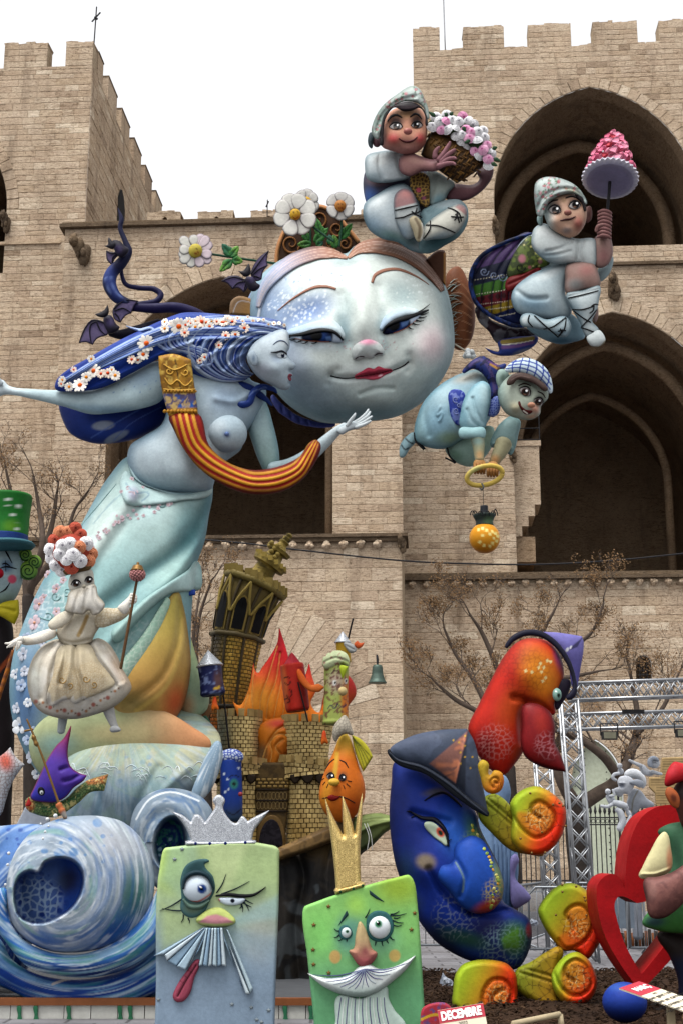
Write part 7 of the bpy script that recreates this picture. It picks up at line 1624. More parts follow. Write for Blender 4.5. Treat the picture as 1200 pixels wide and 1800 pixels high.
puff('main_curl',cu,YW-.25,M_P,wv,'#93a3b2',[('e',200,1480,80,44,15,'#a9adb4',.85,.9),('e',238,1575,40,70,10,'#3f7f78',.85,.9),('e',215,1620,60,40,-30,'#3a78a0',.8,.9),('e',190,1645,100,34,-15,'#235fa6',.9,.9),('e',70,1655,70,30,10,'#2c68ae',.85,.9),('b',24,.75,'#5f8ab4',.85,13,(110,1492,105)),('f',swirl(95,1560,.95,12,10,61,.50,.62),'#c3ccd4',.5),('f',swirl(95,1560,.95,12,6,63,.60,.70),'#e3eaee',.42),('f',swirl(95,1560,.95,12,13,65,.58,.70),'#4a7cb4',.42),('f',swirl(95,1560,.95,12,16,67,.64,.74),'#6fae92',.45),('p',hol,'#2452a0',1,3),('e',118,1548,30,34,20,'#0b1f4c',.95,.8),('f',lambda U,V:f1(U,V)*(1-sst(U,85,125)),'#7f9fc8',.35),('b',17,.85,'#123a86',.9,15,(68,1582,60)),('v',12,.3,'#a9c4dc',.7,16,(66,1584,52))],bulge=.7,h=1.5,feats=[('f',lambda U,V:-80*f1(U,V)),('f',lambda U,V:spiral_relief(95,1560,.95,13,14,2.5)[1](U,V)*(1-f1(U,V)))])
for i in range(9):
 a,b=((84,1440),(98,1434),(80,1462),(72,1448),(16,1500),(14,1520),(76,1474),(86,1452),(10,1555))[i]
 ball('foam_bead',a,b,(3.2,3.8,2.4,1.8,3,2.6,2.2,2,2.4)[i],YW-.55,M_P,wv,'#d6dadc',res=(12,8))
puff('splash_board',sm([(28,1452,1),(45,1418,1),(90,1440,1),(85,1452,1)],2),YW+.7,M_P,wv,'#a3a9b2',slab=(2,2),h=2)
pf=thing('monument_platform','low white plank platform with a brown rim under the monument','platform',(-1.2,15.5,0))
M_PLANK=plain_mat('white_painted_planks','#c9c8c0',0.6)
M_RIM=plain_mat('brown_painted_rim','#8a5c3c',0.55)
xl,xr_,yf,zt_=-6.0,0.45,14.75,0.2
for i in range(24):
 a=xl+i*(xr_-xl)/24;V,Q=boxes_geo([(a+.004,a+(xr_-xl)/24-.004,yf+.004*(i%2),yf+.04,.002,zt_-.07)]);mk('plank',V,Q,M_PLANK,pf,smooth=False)
V,Q=boxes_geo([(xl,xr_+.02,yf-.03,yf+.06,zt_-.068,zt_)]);mk('rim',V,Q,M_RIM,pf,smooth=False)
V,Q=boxes_geo([(xl,xr_,yf+.061,23,zt_-.1,zt_-.012)]);mk('deck',V,Q,plain_mat('dark_grey_deck','#5b5d60',.8),pf,smooth=False)
for u_ in(33,62,120,210,228,500,545):
 puff('ribbon',sm([(u_-2,1768),(u_+3,1767),(u_+5,1785),(u_+9,1812),(u_+2,1805),(u_-5,1812),(u_-1,1785)]),yf-.02,M_P,pf,'#3d7a5c',slab=(1.5,2),h=1.2)
 # ---------------- fish with purple wizard fin riding the wave
fs=thing('finned_fish','scaled fish with a tall purple hooked fin riding on the wave crest','sculpture',base_at(110,1438,YW+.1))
zq=Z(0,1300,4.0)
Sfi=puff('body',sm(zq([(185,420),(215,400),(300,420),(400,440),(470,410),(540,340),(620,285),(764,242,1),(750,300),(735,362,1),(640,370),(560,440),(480,500),(400,545),(300,540),(210,510,1),(184,480)])),YW+.1,M_P,fs,'#7a8f62',[('e',52,1416,12,14,0,'#c0683c',.95,.7),('l',zq([(300,480),(420,460),(560,390)]),6,'#2f6a48',.85,.5),('l',zq([(300,505),(430,490),(540,420)]),3,'#2f6a48',.85,.5),('p',zq([(600,290),(764,242),(740,310),(620,320)]),'#b9703c',.8,3),('v',4.5,.25,'#3a3a2a',.8,6,None),('n',6,.6,.66,'#d8c890',.7,4)],bulge=.9,h=1.1)
puff('fin',sm(zq([(215,405),(240,340),(290,230),(340,130),(400,40),(450,-10),(505,-110,1),(500,-60),(480,60),(480,120),(500,190),(560,235),(615,250,1),(590,290),(520,340),(470,400),(400,440),(300,440),(230,425)])),YW,M_P,fs,'#5a3f9a',[('g',110,1350,125,1285,'#8a3050',.9),('g',100,1370,95,1405,'#3c46a8',.8),('l',zq([(420,210),(460,200),(500,190)]),4,'#3a2468',.8,.6),('l',zq([(460,290),(500,280),(540,250)]),4,'#2f2a70',.8,.6)],bulge=.85,h=1.5,feats=[('l',zq([(430,210),(470,195),(510,190)]),4,-5),('l',zq([(450,290),(500,280),(560,250)]),4,-5)],rim=('#7a2048',.8,2.5))
Seye=puff('eye',ell(73,1391,6.5,8,-15),YW-.28,M_GLOSS,fs,'#1a1a22',[('e',73.5,1393,3.4,4,0,'#cfd6d8',1,.3),('e',74,1394,1.8,2,0,'#101014',1,.3)],bulge=.8,h=.9)
puff('mouth',sm(zq([(184,470),(190,440),(205,402,1),(215,430),(222,460)])),YW-.1,M_P,fs,'#a32c2a',bulge=.9,h=1.1)
ln=thing('cross_lance','thin brass lance with a cross tip stuck through the finned fish','lance',base_at(114,1440,YW-.3))
tube('shaft',[(48,1265,0,1.8),(75,1330,0,2),(105,1415,0,2.2),(115,1442,0,1.6)],YW-.32,M_BRASS,ln,'#7d6238',seg=8)
tube('cross_bar',[(44,1285,0,1.8),(58,1282,0,1.8)],YW-.32,M_BRASS,ln,'#7d6238',seg=8,n=2)
lathe('knob',(58,1292),(66,1312),[(0,2),(.2,4.5),(.5,3),(.8,4.5),(1,2)],YW-.32,M_BRASS,ln,'#6b4f30',seg=10)
lathe('grip',(102,1412),(117,1438),[(0,4),(.1,6),(.35,5),(.5,6.5),(1,2)],YW-.34,M_P,ln,'#b3734c',[('e',114,1432,8,8,0,'#a9a9a2',.9,.6)],seg=12)
# ---------------- the two king cards
def card(label,out,Y,col,ops,name='king_card',T=9):
 o=thing(name,label,'sculpture',base_at(np.mean([p[0]for p in out]),1800,Y,0))
 return o,puff('card',sm(out,6),Y,M_P,o,col,ops,slab=(T,5),h=2.0)
zk=Z(260,1380,2.4)
YK1=13.0
rays=[('p',zk([(285,600),(60,500),(60,700)]),'#b9c98f',.6,12),('p',zk([(285,600),(255,250),(420,250)]),'#c9d6a8',.7,10),('p',zk([(285,600),(560,460),(560,560)]),'#9cc0c0',.6,8),('p',zk([(285,600),(560,640),(560,760)]),'#8fa9b8',.5,12),('p',zk([(285,600),(200,250),(90,250),(60,400)]),'#a3c6a4',.6,10)]
k1,SK1=card('pale blue-green king card with one wide eye, tongue out and silver crown',[(284,1506),(290,1491),(300,1489),(480,1486),(490,1492),(491,1510),(484,1760),(482,1860,1),(270,1860,1),(274,1760)],YK1,'#b3c596',[('g',380,1530,380,1700,'#8ba2b6',.95),('e',300,1520,40,60,0,'#b5d06a',.7,.9),('e',460,1640,50,70,0,'#b3b3a8',.6,.9)]+rays+[('g',380,1640,380,1740,'#8b9fb4',.75)])
cz=zk([(160,256,1),(158,236,1),(182,232,1),(165,190),(140,150),(100,112,1),(145,125),(182,155,1),(195,124,1),(215,124),(242,156,1),(268,120),(285,88),(274,64),(300,40),(326,62),(318,95),(332,128),(352,152,1),(372,160),(388,142,1),(398,130),(422,152,1),(450,135),(516,104,1),(480,150),(448,195),(440,230,1),(458,234,1),(458,250,1)])
Sc1=puff('crown',sm(cz,5),YK1+.02,M_SILVER,k1,'#9a9ca0',slab=(7,4),h=1.3)
stroke('crown_rim',Sc1,zk([(160,246),(310,250),(458,242)]),[7,8,7],'#9a9ca0',M_SILVER,k1,5,1.4,1)
for x,y in((202,247),(262,247),(328,246),(412,243)):ball('gem',*zk([(x,y)])[0],2.8,YK1-.1,M_GLOSS,k1,'#1c2c6e',res=(12,8))
pad('eye_socket',SK1,sm(zk([(142,470),(138,400),(160,340),(205,315),(260,320),(240,335),(275,385),(284,440),(262,490),(235,540),(180,560),(140,530)])),'#4d6f72',M_P,k1,3,6,1.4,[('e',*zk([(200,350)])[0],24,14,-20,'#36565a',.8,.8),('e',*zk([(190,520)])[0],20,12,0,'#7a8f76',.8,.8)])
ball('eyeball',*zk([(211,435)])[0],26,YK1-.02,M_GLOSS,k1,'#c3d0da',[('e',*zk([(229,438)])[0],9.5,9.5,0,'#274a86',1,.3),('e',*zk([(229,438)])[0],4,4,0,'#080c16',1,.3),('e',*zk([(224,430)])[0],1.6,1.6,0,'#ffffff',1,.3),('l',zk([(152,482),(210,492),(270,455)]),3,'#c46a58',.9,.4)],w=6,sq=(1,.7,.92),res=(48,30))
stroke('eyelid',SK1,zk([(148,440),(160,390),(205,368),(255,385),(278,440)]),[4,8,9,8,4],'#2c4650',M_P,k1,9,1.3,8)
stroke('lower_lid',SK1,zk([(150,480),(175,510),(220,512),(262,485)]),[4,9,9,4],'#6a8478',M_P,k1,8,1.3,4)
pad('eye',SK1,sm(zk([(298,480),(330,474),(380,476),(412,480),(395,500),(350,508),(315,500)])),'#bccad6',M_GLOSS,k1,4,5,1,[('e',*zk([(358,488)])[0],4.4,4.4,0,'#10182a',1,.3),('e',*zk([(300,486)])[0],3,4,0,'#c46a68',.9,.6)],1)
stroke('eyelid',SK1,zk([(286,468),(340,462),(400,468),(450,462),(500,428)]),[3,6,7,5,1],'#10161e',M_P,k1,3.5,1.1,2)
for a,b in(((400,495),(440,515)),((405,490),(428,532)),((395,500),(400,535)),((410,484),(445,500)),((290,455),(330,375)),((310,460),(430,405)),((395,505),(385,520)),((145,480),(50,530)),((140,530),(60,520)),((150,545),(140,580)),((170,560),(175,585))):
 stroke('lash',SK1,zk([a,((a[0]+b[0])/2+4,(a[1]+b[1])/2+3),b]),[2.6,2,.8],'#1f3440',M_P,k1,1.2,.9,1)
pad('nose',SK1,sm(zk([(203,572),(230,540),(270,518),(310,518),(350,545),(371,576),(340,596),(290,602),(235,594)])),'#b9c27e',M_P,k1,13,14,1.3,[('p',zk([(215,580),(250,552),(290,545),(335,560),(362,580),(290,586)]),'#cf96a2',.95,2),('g',380,1622,380,1632,'#59636a',.8)],1)
def pleats(parent,S,quads,cols,T,lift):
 for i,q in enumerate(quads):pad('moustache_fold',S,sm([p+(1,)for p in zk(q)],3),cols[i%len(cols)],M_P,parent,T,2.5,1.2,[('l',[zk(q)[0],zk(q)[1]],1.6,'#2c5a84',.8,.4)],lift+(i%2)*3)
fan=[(20,722),(70,715),(82,742),(122,765),(160,782),(190,735),(216,700)]
pleats(k1,SK1,[[(232+i*4,600),fan[i],fan[i+1],(238+i*4,602)]for i in range(6)],('#a9c4d4','#c4d4dc','#8fb0c8'),8,3)
cen=[(214,765),(232,760),(252,768),(272,760),(292,768),(312,760),(332,766)]
pleats(k1,SK1,[[(244+i*12,602),cen[i],cen[i+1],(256+i*12,602)]for i in range(6)],('#b5cdd8','#93b4cc','#c3d4dc'),9,5)
pleats(k1,SK1,[[(312,602),(395,850),(412,882),(322,660)],[(318,602),(412,882),(432,882),(330,640)],[(328,602),(432,882),(444,858),(340,612)]],('#9fbccc','#c3d2d8','#b3c9d2'),9,4)
pad('tongue',SK1,sm(zk([(218,735),(160,790),(112,868),(106,895),(120,914),(150,912),(178,880),(198,810),(216,770)])),'#9c5264',M_P,k1,6,7,1.2,[('l',zk([(205,760),(160,830),(128,890)]),2,'#4a1c28',.9,.4)]+[('l',zk([(170+d,815-d),(150+d,800-d)]),1.4,'#4a1c28',.8,.4)for d in(-20,0,20)],2,feats=[('l',zk([(205,760),(160,830),(128,890)]),2,-3)])
def star(name,parent,S,cx,cy,r,col,mat,T=1.6):
 q=[(cx+(r if i%2==0 else r*.42)*math.sin(i*.6283),cy-(r if i%2==0 else r*.42)*math.cos(i*.6283),1)for i in range(10)]
 pad(name,S,sm(q,2),col,mat,parent,T,2,.9,None,.4)
for x,y in((114,313),(145,270),(355,925),(437,938),(480,1000),(510,950),(460,990),(45,905)):star('star',k1,SK1,*zk([(x,y)])[0],5,'#8f9aa0',M_P)
YK2=12.7
k2,SK2=card('tilted green king card with long nose, white moustache and gold crown',[(532,1604),(535,1594),(545,1589),(705,1540),(718,1538),(726,1547),(733,1590),(741,1700),(747,1800),(750,1860,1),(556,1860,1),(550,1780),(540,1680)],YK2,'#93c47a',[('g',640,1590,640,1760,'#5fa07a',.85),('e',700,1560,60,40,0,'#a9c24a',.85,.9),('e',560,1640,40,60,0,'#8fcf7a',.6,.9),('e',615,1640,34,46,10,'#5f9fa0',.7,.8),('e',660,1650,50,40,0,'#6fb09a',.6,.9),('e',625,1590,24,30,0,'#a9d06a',.7,.9),('e',589,1682,11,13,0,'#c9a06a',.8,.25),('e',693,1680,11,12,0,'#c9a86a',.8,.25)])
cz=zk([(792,464,1),(784,445,1),(792,432,1),(786,350),(768,200),(745,48,1),(775,120),(824,212,1),(820,140),(819,40,1),(850,120),(872,205,1),(880,140),(904,28,1),(903,120),(895,260),(898,405,1),(914,412,1),(916,434,1)])
Sc2=puff('crown',sm(cz,5),YK2+.02,M_GOLD,k2,'#a08030',slab=(12,12),h=1.3)
stroke('crown_rim',Sc2,zk([(788,452),(850,440),(914,420)]),[8,9,8],'#a08030',M_GOLD,k2,5,1.4,1)
for x,y in((812,450),(866,437),(905,424)):ball('gem',*zk([(x,y)])[0],2.4,YK2-.16,M_GLOSS,k2,'#23503c',res=(12,8))
pad('eye_socket',SK2,sm(zk([(920,600),(925,555),(960,530),(1010,540),(1035,580),(1032,620),(1005,655),(960,660),(930,640)])),'#3f6f70',M_P,k2,3,6,1.3)
ball('eyeball',*zk([(976,600)])[0],19,YK2-.03,M_GLOSS,k2,'#d3dade',[('e',*zk([(971,586)])[0],7.5,7.8,0,'#4f8a6a',1,.3),('e',*zk([(971,584)])[0],4.4,4.6,0,'#0a100e',1,.3),('e',*zk([(966,578)])[0],1.5,1.5,0,'#ffffff',1,.3)],w=5,sq=(1,.7,1),res=(48,30))
pad('eye_socket',SK2,sm(zk([(805,620),(812,598),(835,590),(855,605),(862,630),(845,650),(815,648)])),'#3f6f70',M_P,k2,2.5,4,1.0)
ball('eyeball',*zk([(836,622)])[0],8.5,YK2-.03,M_GLOSS,k2,'#c9d4d6',[('e',*zk([(840,618)])[0],3.4,3.6,0,'#3f7a5a',1,.3),('e',*zk([(840,618)])[0],1.8,1.8,0,'#0a100e',1,.3)],w=4,sq=(1,.7,1.05),res=(30,20))
pad('eyebrow',SK2,sm([p+(1,)for p in zk([(932,442),(1000,495),(960,480),(935,462)])],3),'#2a4a4c',M_P,k2,2,3,1.0);pad('eyebrow',SK2,sm([p+(1,)for p in zk([(838,528),(846,548),(800,598),(820,560)])],3),'#2a4a4c',M_P,k2,2,3,1.0)
for a,b in(((1020,550),(1090,540)),((1030,570),(1080,580)),((1020,545),(1060,530)),((1032,590),(1070,590)),((1005,650),(1015,668)),((1020,640),(1040,652)),((985,658),(990,680)),((960,660),(955,678)),((810,615),(785,605)),((808,630),(784,642)),((820,645),(800,655)),((838,650),(836,662)),((1035,560),(1065,555)),((915,560),(935,520))):
 stroke('lash',SK2,zk([a,((a[0]+b[0])/2,(a[1]+b[1])/2+5),b]),[2.8,2,.7],'#1f3c40',M_P,k2,1.2,.9,1)
pad('nose',SK2,sm(zk([(893,575),(908,590),(930,645),(946,692),(966,708),(950,745),(915,770),(890,762),(862,725),(848,698),(866,690),(874,640),(882,600)])),'#c3b08a',M_P,k2,15,11,1.2,[('g',636,1640,640,1695,'#a85a66',.95),('e',641,1672,8,10,0,'#8f3f55',.6,.9)],1)
mo=sm(zk([(668,790,1),(720,808),(790,815),(850,800),(890,766),(930,755),(975,775),(1040,765),(1090,740),(1130,716,1),(1090,775),(1030,830),(960,880),(900,895),(820,885),(740,850)]))
Smo=pad('moustache',SK2,mo,'#ccd3d2',M_P,k2,16,11,1.4,[('g',640,1720,640,1755,'#87a59a',.8)],1)
for i in range(15):
 t=i/14;tip=(690+420*t,800-62*max(0,t-.55)*2+62*math.sin(min(1,t*1.1)*3.14));stroke('moustache_strand',Smo,zk([(912,776),((912+tip[0])/2,(776+tip[1])/2+16),tip]),[1.6,1.8,.8],('#5d5a8c','#8fa0b0')[i%2],M_P,k2,.9,.9,.2)
Sbe=pad('beard',SK2,sm(zk([(800,890),(900,900),(1005,850),(1015,900),(1040,950),(1085,1005),(1090,1140),(770,1140),(790,1000)])),'#b5cbc0',M_P,k2,6,8,1.8,None,1)
for i in range(13):
 x0=815+i*15;stroke('beard_strand',Sbe,zk([(x0,895),(x0-8+i,950),(x0-22+i*5,1080)]),[1.4,1.8,1.4],('#6a648c','#dfe6e2')[i%2],M_P,k2,.9,1.0,.2)
for x,y in((762,512),(700,590),(697,695),(699,757),(763,792),(1124,540),(1110,610)):star('star',k2,SK2,*zk([(x,y)])[0],5.2,'#a8862c',M_BRASS)
# ---------------- the burning castle
def axis_fn(axis,Y):
 a=spline3(np.array([(u,v,w,r)for u,v,w,r in axis],float),10)
 k=K(a[:,1],Y);c=P(a[:,0],a[:,1],Y-a[:,2]*k);r=a[:,3]*k
 s=np.concatenate([[0],np.cumsum(np.linalg.norm(np.diff(c,axis=0),axis=1))]);L=s[-1]
 f=lambda t:(np.array([np.interp(t*L,s,c[:,i])for i in range(3)]),float(np.interp(t*L,s,r)))
 return f,L
def polyr(a,sides):
 if not sides:return 1.0
 q=2*math.pi/sides;b=((a+q/2)%q)-q/2
 return math.cos(q/2)/math.cos(b)
def shell(name,parent,axis,Y,rows,n,base,ops,sides=0,phase=0.0,proud=0.05,core='#2b2622',vary=.25,t0=0.0,t1=1.0,seed=1,skip=None,gap=.10):
 """courses of raised bricks round a (bent, tapering) shaft; only the half that faces the square carries bricks"""
 f,L=axis_fn(axis,Y);rg=random.Random(seed)
 def pt(t,a,e=0.0):
  c,r=f(t);c2,_=f(min(1,t+.01));c1,_=f(max(0,t-.01));d=(c2-c1)/(np.linalg.norm(c2-c1)+1e-9)
  n1=np.array([0,-1.0,0]);n1-=d*n1.dot(d);n1/=np.linalg.norm(n1);n2=np.cross(d,n1)
  rr=r*polyr(a+phase,sides)*(1+e)
  return c+(n1*math.cos(a)+n2*math.sin(a))*rr
 m=36;V=[pt(t,2*math.pi*j/m)for t in np.linspace(0,1,14)for j in range(m)]
 Q=[[i*m+j,i*m+(j+1)%m,(i+1)*m+(j+1)%m,(i+1)*m+j]for i in range(13)for j in range(m)]
 V+=[f(0)[0],f(1)[0]];T=[[(j+1)%m,j,len(V)-2]for j in range(m)]+[[13*m+j,13*m+(j+1)%m,len(V)-1]for j in range(m)]
 V=np.array(V);mk(name+'_core',V,[np.array(Q),np.array(T)],M_P,parent,np.tile(lin(core),(len(V),1)))
 Vs,Qs,Cs=[],[],[];k=0
 for i in range(rows):
  ta=t0+(t1-t0)*i/rows;tb=t0+(t1-t0)*(i+1)/rows;g=(tb-ta)*gap
  for j in range(n):
   aa=2*math.pi*(j+.5*(i%2))/n;ab=aa+2*math.pi/n
   am=((aa+ab)/2+math.pi)%(2*math.pi)-math.pi
   if abs(am)>1.95:continue
   if skip and skip((ta+tb)/2,am):continue
   ga=(ab-aa)*.06;e=proud*rg.uniform(.6,1.3)
   v8=[pt(ta+g,aa+ga),pt(ta+g,ab-ga),pt(tb-g,ab-ga),pt(tb-g,aa+ga)]
   v8+=[pt(ta+1.8*g,aa+2*ga,e),pt(ta+1.8*g,ab-2*ga,e),pt(tb-1.8*g,ab-2*ga,e),pt(tb-1.8*g,aa+2*ga,e)]
   Vs+=v8;Qs+=[[k+4,k+5,k+6,k+7]]+[[k+q,k+(q+1)%4,k+4+(q+1)%4,k+4+q]for q in range(4)];k+=8
   Cs.append(rg.uniform(1-vary,1+vary*.6))
 Vs=np.array(Vs);uu,vv=proj(Vs);c=paint(uu,vv,base,ops)*np.repeat(Cs,8)[:,None]
 props(mk(name+'_bricks',Vs,np.array(Qs),M_P,parent,np.minimum(c,.85),smooth=False),kind='stuff')
 return pt
YC2=18.2
ms=[('n',14,.4,.7,'#5a4526',.5,91)]
mic=thing('leaning_bell_tower','tall leaning octagonal brick bell tower with arched openings and stacked spire','sculpture',base_at(404,1340,YC2+.9))
AX=[(396,1345,0,33),(404,1237,0,37),(414,1142,0,43),(429,1072,0,48),(450,1024,0,52)]
pt=shell('tower',mic,AX,YC2+.9,34,32,'#c4a458',[('g',420,1190,400,1290,'#b4622c',.9),('g',420,1150,440,1060,'#7d7446',.8),('e',380,1130,20,120,12,'#4a5560',.8,.8)],8,math.pi/8,.035,'#7d6e46',.3,0,.68,3,lambda t,a:False)
f,L=axis_fn(AX,YC2+.9)
for j in range(8):
 a=-math.pi+j*math.pi/4+math.pi/4*0
 am=(a+math.pi)%(2*math.pi)-math.pi
 if abs(am)<1.9:
  c=np.array([pt(t,am+math.pi/8*0+math.pi/8,.03)for t in np.linspace(0.02,.99,16)]);V,q,t=tube_geo(c,np.full(16,.022),6);mk('corner_rib',V,[q,t],M_P,mic,np.tile(lin('#5c5240'),(len(V),1)))
for tt,rr,cc_ in((.30,.03,'#4a4338'),(.68,.035,'#6a5f44'),(.985,.05,'#8a7c4c')):
 c=np.array([pt(tt,a,.05)for a in np.linspace(-math.pi,math.pi,49)]);V,q,t=tube_geo(c,np.full(49,rr),8,caps=False);mk('string_course',V,[q,t],M_P,mic,np.tile(lin(cc_),(len(V),1)))
for j in range(-2,3):
 am=j*math.pi/4
 for nm,s_,e_,col in(('arch_surround',1.25,.075,'#a08c54'),('arch_dark_panel',.95,.10,'#0e0b10')):  # flat near-black panel fills each arch, no hollow behind it
  pts=[]
  for x,y in((-1,0),(1,0),(1,.62),(.8,.82),(.4,.96),(0,1.0),(-.4,.96),(-.8,.82),(-1,.62)):
   pts.append(pt(.70+(.008 if s_<1 else 0)+y*(.19 if s_>1 else .172),am+x*.22*s_,e_))
  ctr=np.mean(pts,0);V=np.array(pts+[ctr]);T=[[i,(i+1)%9,9]for i in range(9)]
  mk(nm,V,np.array(T),M_P,mic,np.tile(lin(col),(10,1)),smooth=False)
 for sg_ in(-1,1):
  c=np.array([pt(.80,am+sg_*.36,.08),pt(.88,am+sg_*.18,.095),pt(.965,am,.10)]);V,q,t=tube_geo(c,np.full(3,.02),6);mk('gable_rib',V,[q,t],M_P,mic,np.tile(lin('#a8965a'),(len(V),1)))
 for i in range(3):
  ca=pt(1.0,am+(-.2+i*.2),.04);V,Q=boxes_geo([(-.05,.05,-.03,.03,-.04,.09)]);mk('parapet_block',V+ca,Q,M_P,mic,np.tile(lin('#9c8a54'),(8,1)),smooth=False)
lathe('spire',(452,1022),(511,938),[(0,40),(.05,24),(.1,20),(.3,19),(.32,30),(.4,32),(.42,22),(.46,17),(.58,14),(.6,22),(.66,24),(.68,14),(.74,9),(.78,8),(.82,10),(.85,7),(.9,8),(.93,5),(.97,6.5),(1,2)],YC2+.9,M_P,mic,'#8a7a44',[('n',8,.45,.6,'#b8a462',.7,93),('n',6,.6,.7,'#2c2a20',.7,94)],seg=16,smooth=False)
for i in range(14):
 a=i*.449;c=P(452+59*.36,1022-84*.36,YC2+.9);d=np.array([59,0,84.]);d/=np.linalg.norm(d);n1=np.array([0,-1.,0]);n2=np.cross(d,n1);k=K(990,YC2)
 V,Q=boxes_geo([(-.03,.03,-.03,.03,-.035,.035)]);mk('spire_block',V+c+(n1*math.cos(a)+n2*math.sin(a))*30*k+d*.05,Q,M_P,mic,np.tile(lin('#b09c5a'),(8,1)),smooth=False)
for i in range(7):ball('spire_bead',478+(i%3)*5,984-i*5,4.5,YC2+.75,M_P,mic,'#a8965a',res=(10,7))
cs=thing('brick_castle','sand brick toy castle with two battlemented towers and dark arched gate','sculpture',base_at(480,1480,YC2,.3))
B0='#ead49c'
bo=[('e',390,1300,24,80,0,'#6f8078',.85,.8),('e',455,1300,14,60,0,'#a8745a',.6,.8),('n',20,.45,.65,'#8a6f42',.5,95),('g',480,1390,480,1470,'#b0904e',.6)]
def tower(u,vb,vt,rb,rt,n,rows,Y,seed,merl=9):
 p_=shell('tower',cs,[(u,vb,0,rb),(u-1,(vb+vt)/2,0,(rb+rt)/2*.96),(u,vt,0,rt)],Y,rows,n,B0,bo,0,0,.05,'#5c4a30',.22,0,1,seed,None,.06)
 for j in range(merl):
  a0=-1.9+3.8*j/merl;a1=a0+3.8/merl*.56
  q0=[p_(1.0,a,e)for e in(.06,-.14)for a in(a0,a1)];hgt=np.array([0,0,13*K(vt,Y)])
  V=np.array(q0+[q+hgt for q in q0]);Q=[[0,1,5,4],[2,6,7,3],[0,4,6,2],[1,3,7,5],[4,5,7,6]]
  uu,vv=proj(V);mk('merlon',V,np.array(Q),M_P,cs,paint(uu,vv,'#c0aa78',bo),smooth=False)
 return p_
tower(424,1480,1366,40,41,26,14,YC2,5,0)
tower(541,1490,1364,37,40,24,15,YC2,6,0)
tower(420,1367,1344,50,51,30,3,YC2,7,11)
tower(541,1366,1346,50,50,28,3,YC2,8,10)
tower(422,1352,1262,34,38,24,13,YC2+.05,9,8)
tower(541,1352,1272,34,44,24,12,YC2+.05,10,9)
for u_,r_ in((420,50),(541,50)):
 for j in range(7):
  a=-1.35+j*.45;uu_=u_+r_*math.sin(a);k=K(1366,YC2)
  puff('corbel_arch',sm([(uu_-11*math.cos(a),1366),(uu_,1378),(uu_+11*math.cos(a),1366),(uu_+9*math.cos(a),1362),(uu_-9*math.cos(a),1362)]),YC2-r_*math.cos(a)*k+.02,M_P,cs,'#3c3022',slab=(4,3),h=1.4)
Sg=puff('gate_wall',sm([(446,1340,1),(512,1340,1),(508,1400,1),(500,1490,1),(452,1490,1),(448,1400,1)],3),YC2-.2,M_P,cs,'#6b5836',[('n',9,.4,.6,'#4a3c26',.7,97)],slab=(6,4),h=2)
for i in range(8):
 for j in range(2):stroke('gate_tracery',Sg,ell(455+i*6.6,1399+j*17,3.2,6.5,0,14).tolist()+[(458.2+i*6.6,1399+j*17)],[1.4,1.4],'#8f7c56',M_P,cs,1.2,.9,.5)
for v_ in(1388,1407,1426):stroke('gate_string',Sg,[(449,v_),(508,v_)],[3,3],'#3a2e20',M_P,cs,2,1.2,.5)
for r_ in range(3):
 for i in range(6):pad('gate_brick',Sg,np.array([(450+i*10+(r_%2)*4,1368+r_*6),(458+i*10+(r_%2)*4,1368+r_*6),(458+i*10+(r_%2)*4,1373+r_*6),(450+i*10+(r_%2)*4,1373+r_*6)]),'#9a8250',M_P,cs,2,1.5,1.2)
pad('gate_arch',Sg,sm([(452,1492),(454,1455),(464,1438),(478,1432),(491,1438),(499,1455),(500,1492)]),'#7d6640',M_P,cs,3,3,1.4)
pad('gate_door',Sg,sm([(459,1492),(460,1458),(468,1445),(478,1440),(487,1445),(493,1458),(494,1492)]),'#231e26',M_P,cs,1.0,2,1.4,[('n',7,.5,.6,'#3d3840',.8,98)],3.5)
fl=thing('painted_flames','red and orange painted flames rising behind the castle towers','sculpture',base_at(480,1340,YC2+.4))
zc=Z(320,920,3.158)
def flame(pts,Y,c0,gr,grooves,bulge=.6):
 return puff('flame',sm(zc(pts),6),Y,M_P,fl,c0,gr+[('l',zc(q),2.2,'#e2b26a',.7,.6)for q in grooves],bulge=bulge,h=1.6,feats=[('l',zc(q),3,-4)for q in grooves])
flame([(280,985,1),(320,1010),(350,970),(380,880),(398,752,1),(420,830),(445,800),(500,720),(530,660),(538,568,1),(555,620),(580,700),(600,780),(620,900),(680,850),(705,768,1),(720,840),(742,930),(715,1000),(760,1050),(790,1000),(780,1120),(600,1140),(420,1150),(330,1110),(300,1040)],YC2+.45,'#dc343c',[('g',490,1150,470,1250,'#f49a38',.95),('e',460,1230,40,40,0,'#f4b04c',.8,.9),('e',490,1120,14,40,0,'#9c2a34',.7,.9)],[[(400,1080),(390,960),(400,800)],[(430,1080),(440,960),(480,850),(530,680)],[(470,1080),(480,980),(520,880),(545,720)],[(510,1080),(530,980),(560,850)],[(560,1080),(570,980),(590,880)],[(360,1080),(350,1020),(370,950)]])
flame([(400,1360),(425,1230),(410,1140),(470,1095),(540,1078),(620,1085),(660,1120),(620,1200),(590,1280),(600,1370)],YC2+.02,'#cf842e',[('e',490,1272,30,12,0,'#c2402e',.9,.9),('e',460,1325,16,26,0,'#4a5648',.8,.8),('e',500,1330,14,30,0,'#a2551e',.7,.9)],[[(440,1350),(470,1240),(530,1150),(600,1110)],[(480,1360),(500,1270),(490,1220),(540,1170),(590,1180)],[(520,1360),(545,1290),(520,1240),(560,1200)],[(560,1360),(580,1280)]],.8)
flame([(690,1080),(760,1050),(780,980),(820,860),(900,830),(960,900),(965,950),(920,1020),(900,1090),(780,1110)],YC2+.5,'#b03a32',[('g',590,1200,590,1270,'#c8813a',.8)],[[(800,1080),(830,980),(880,880)]])
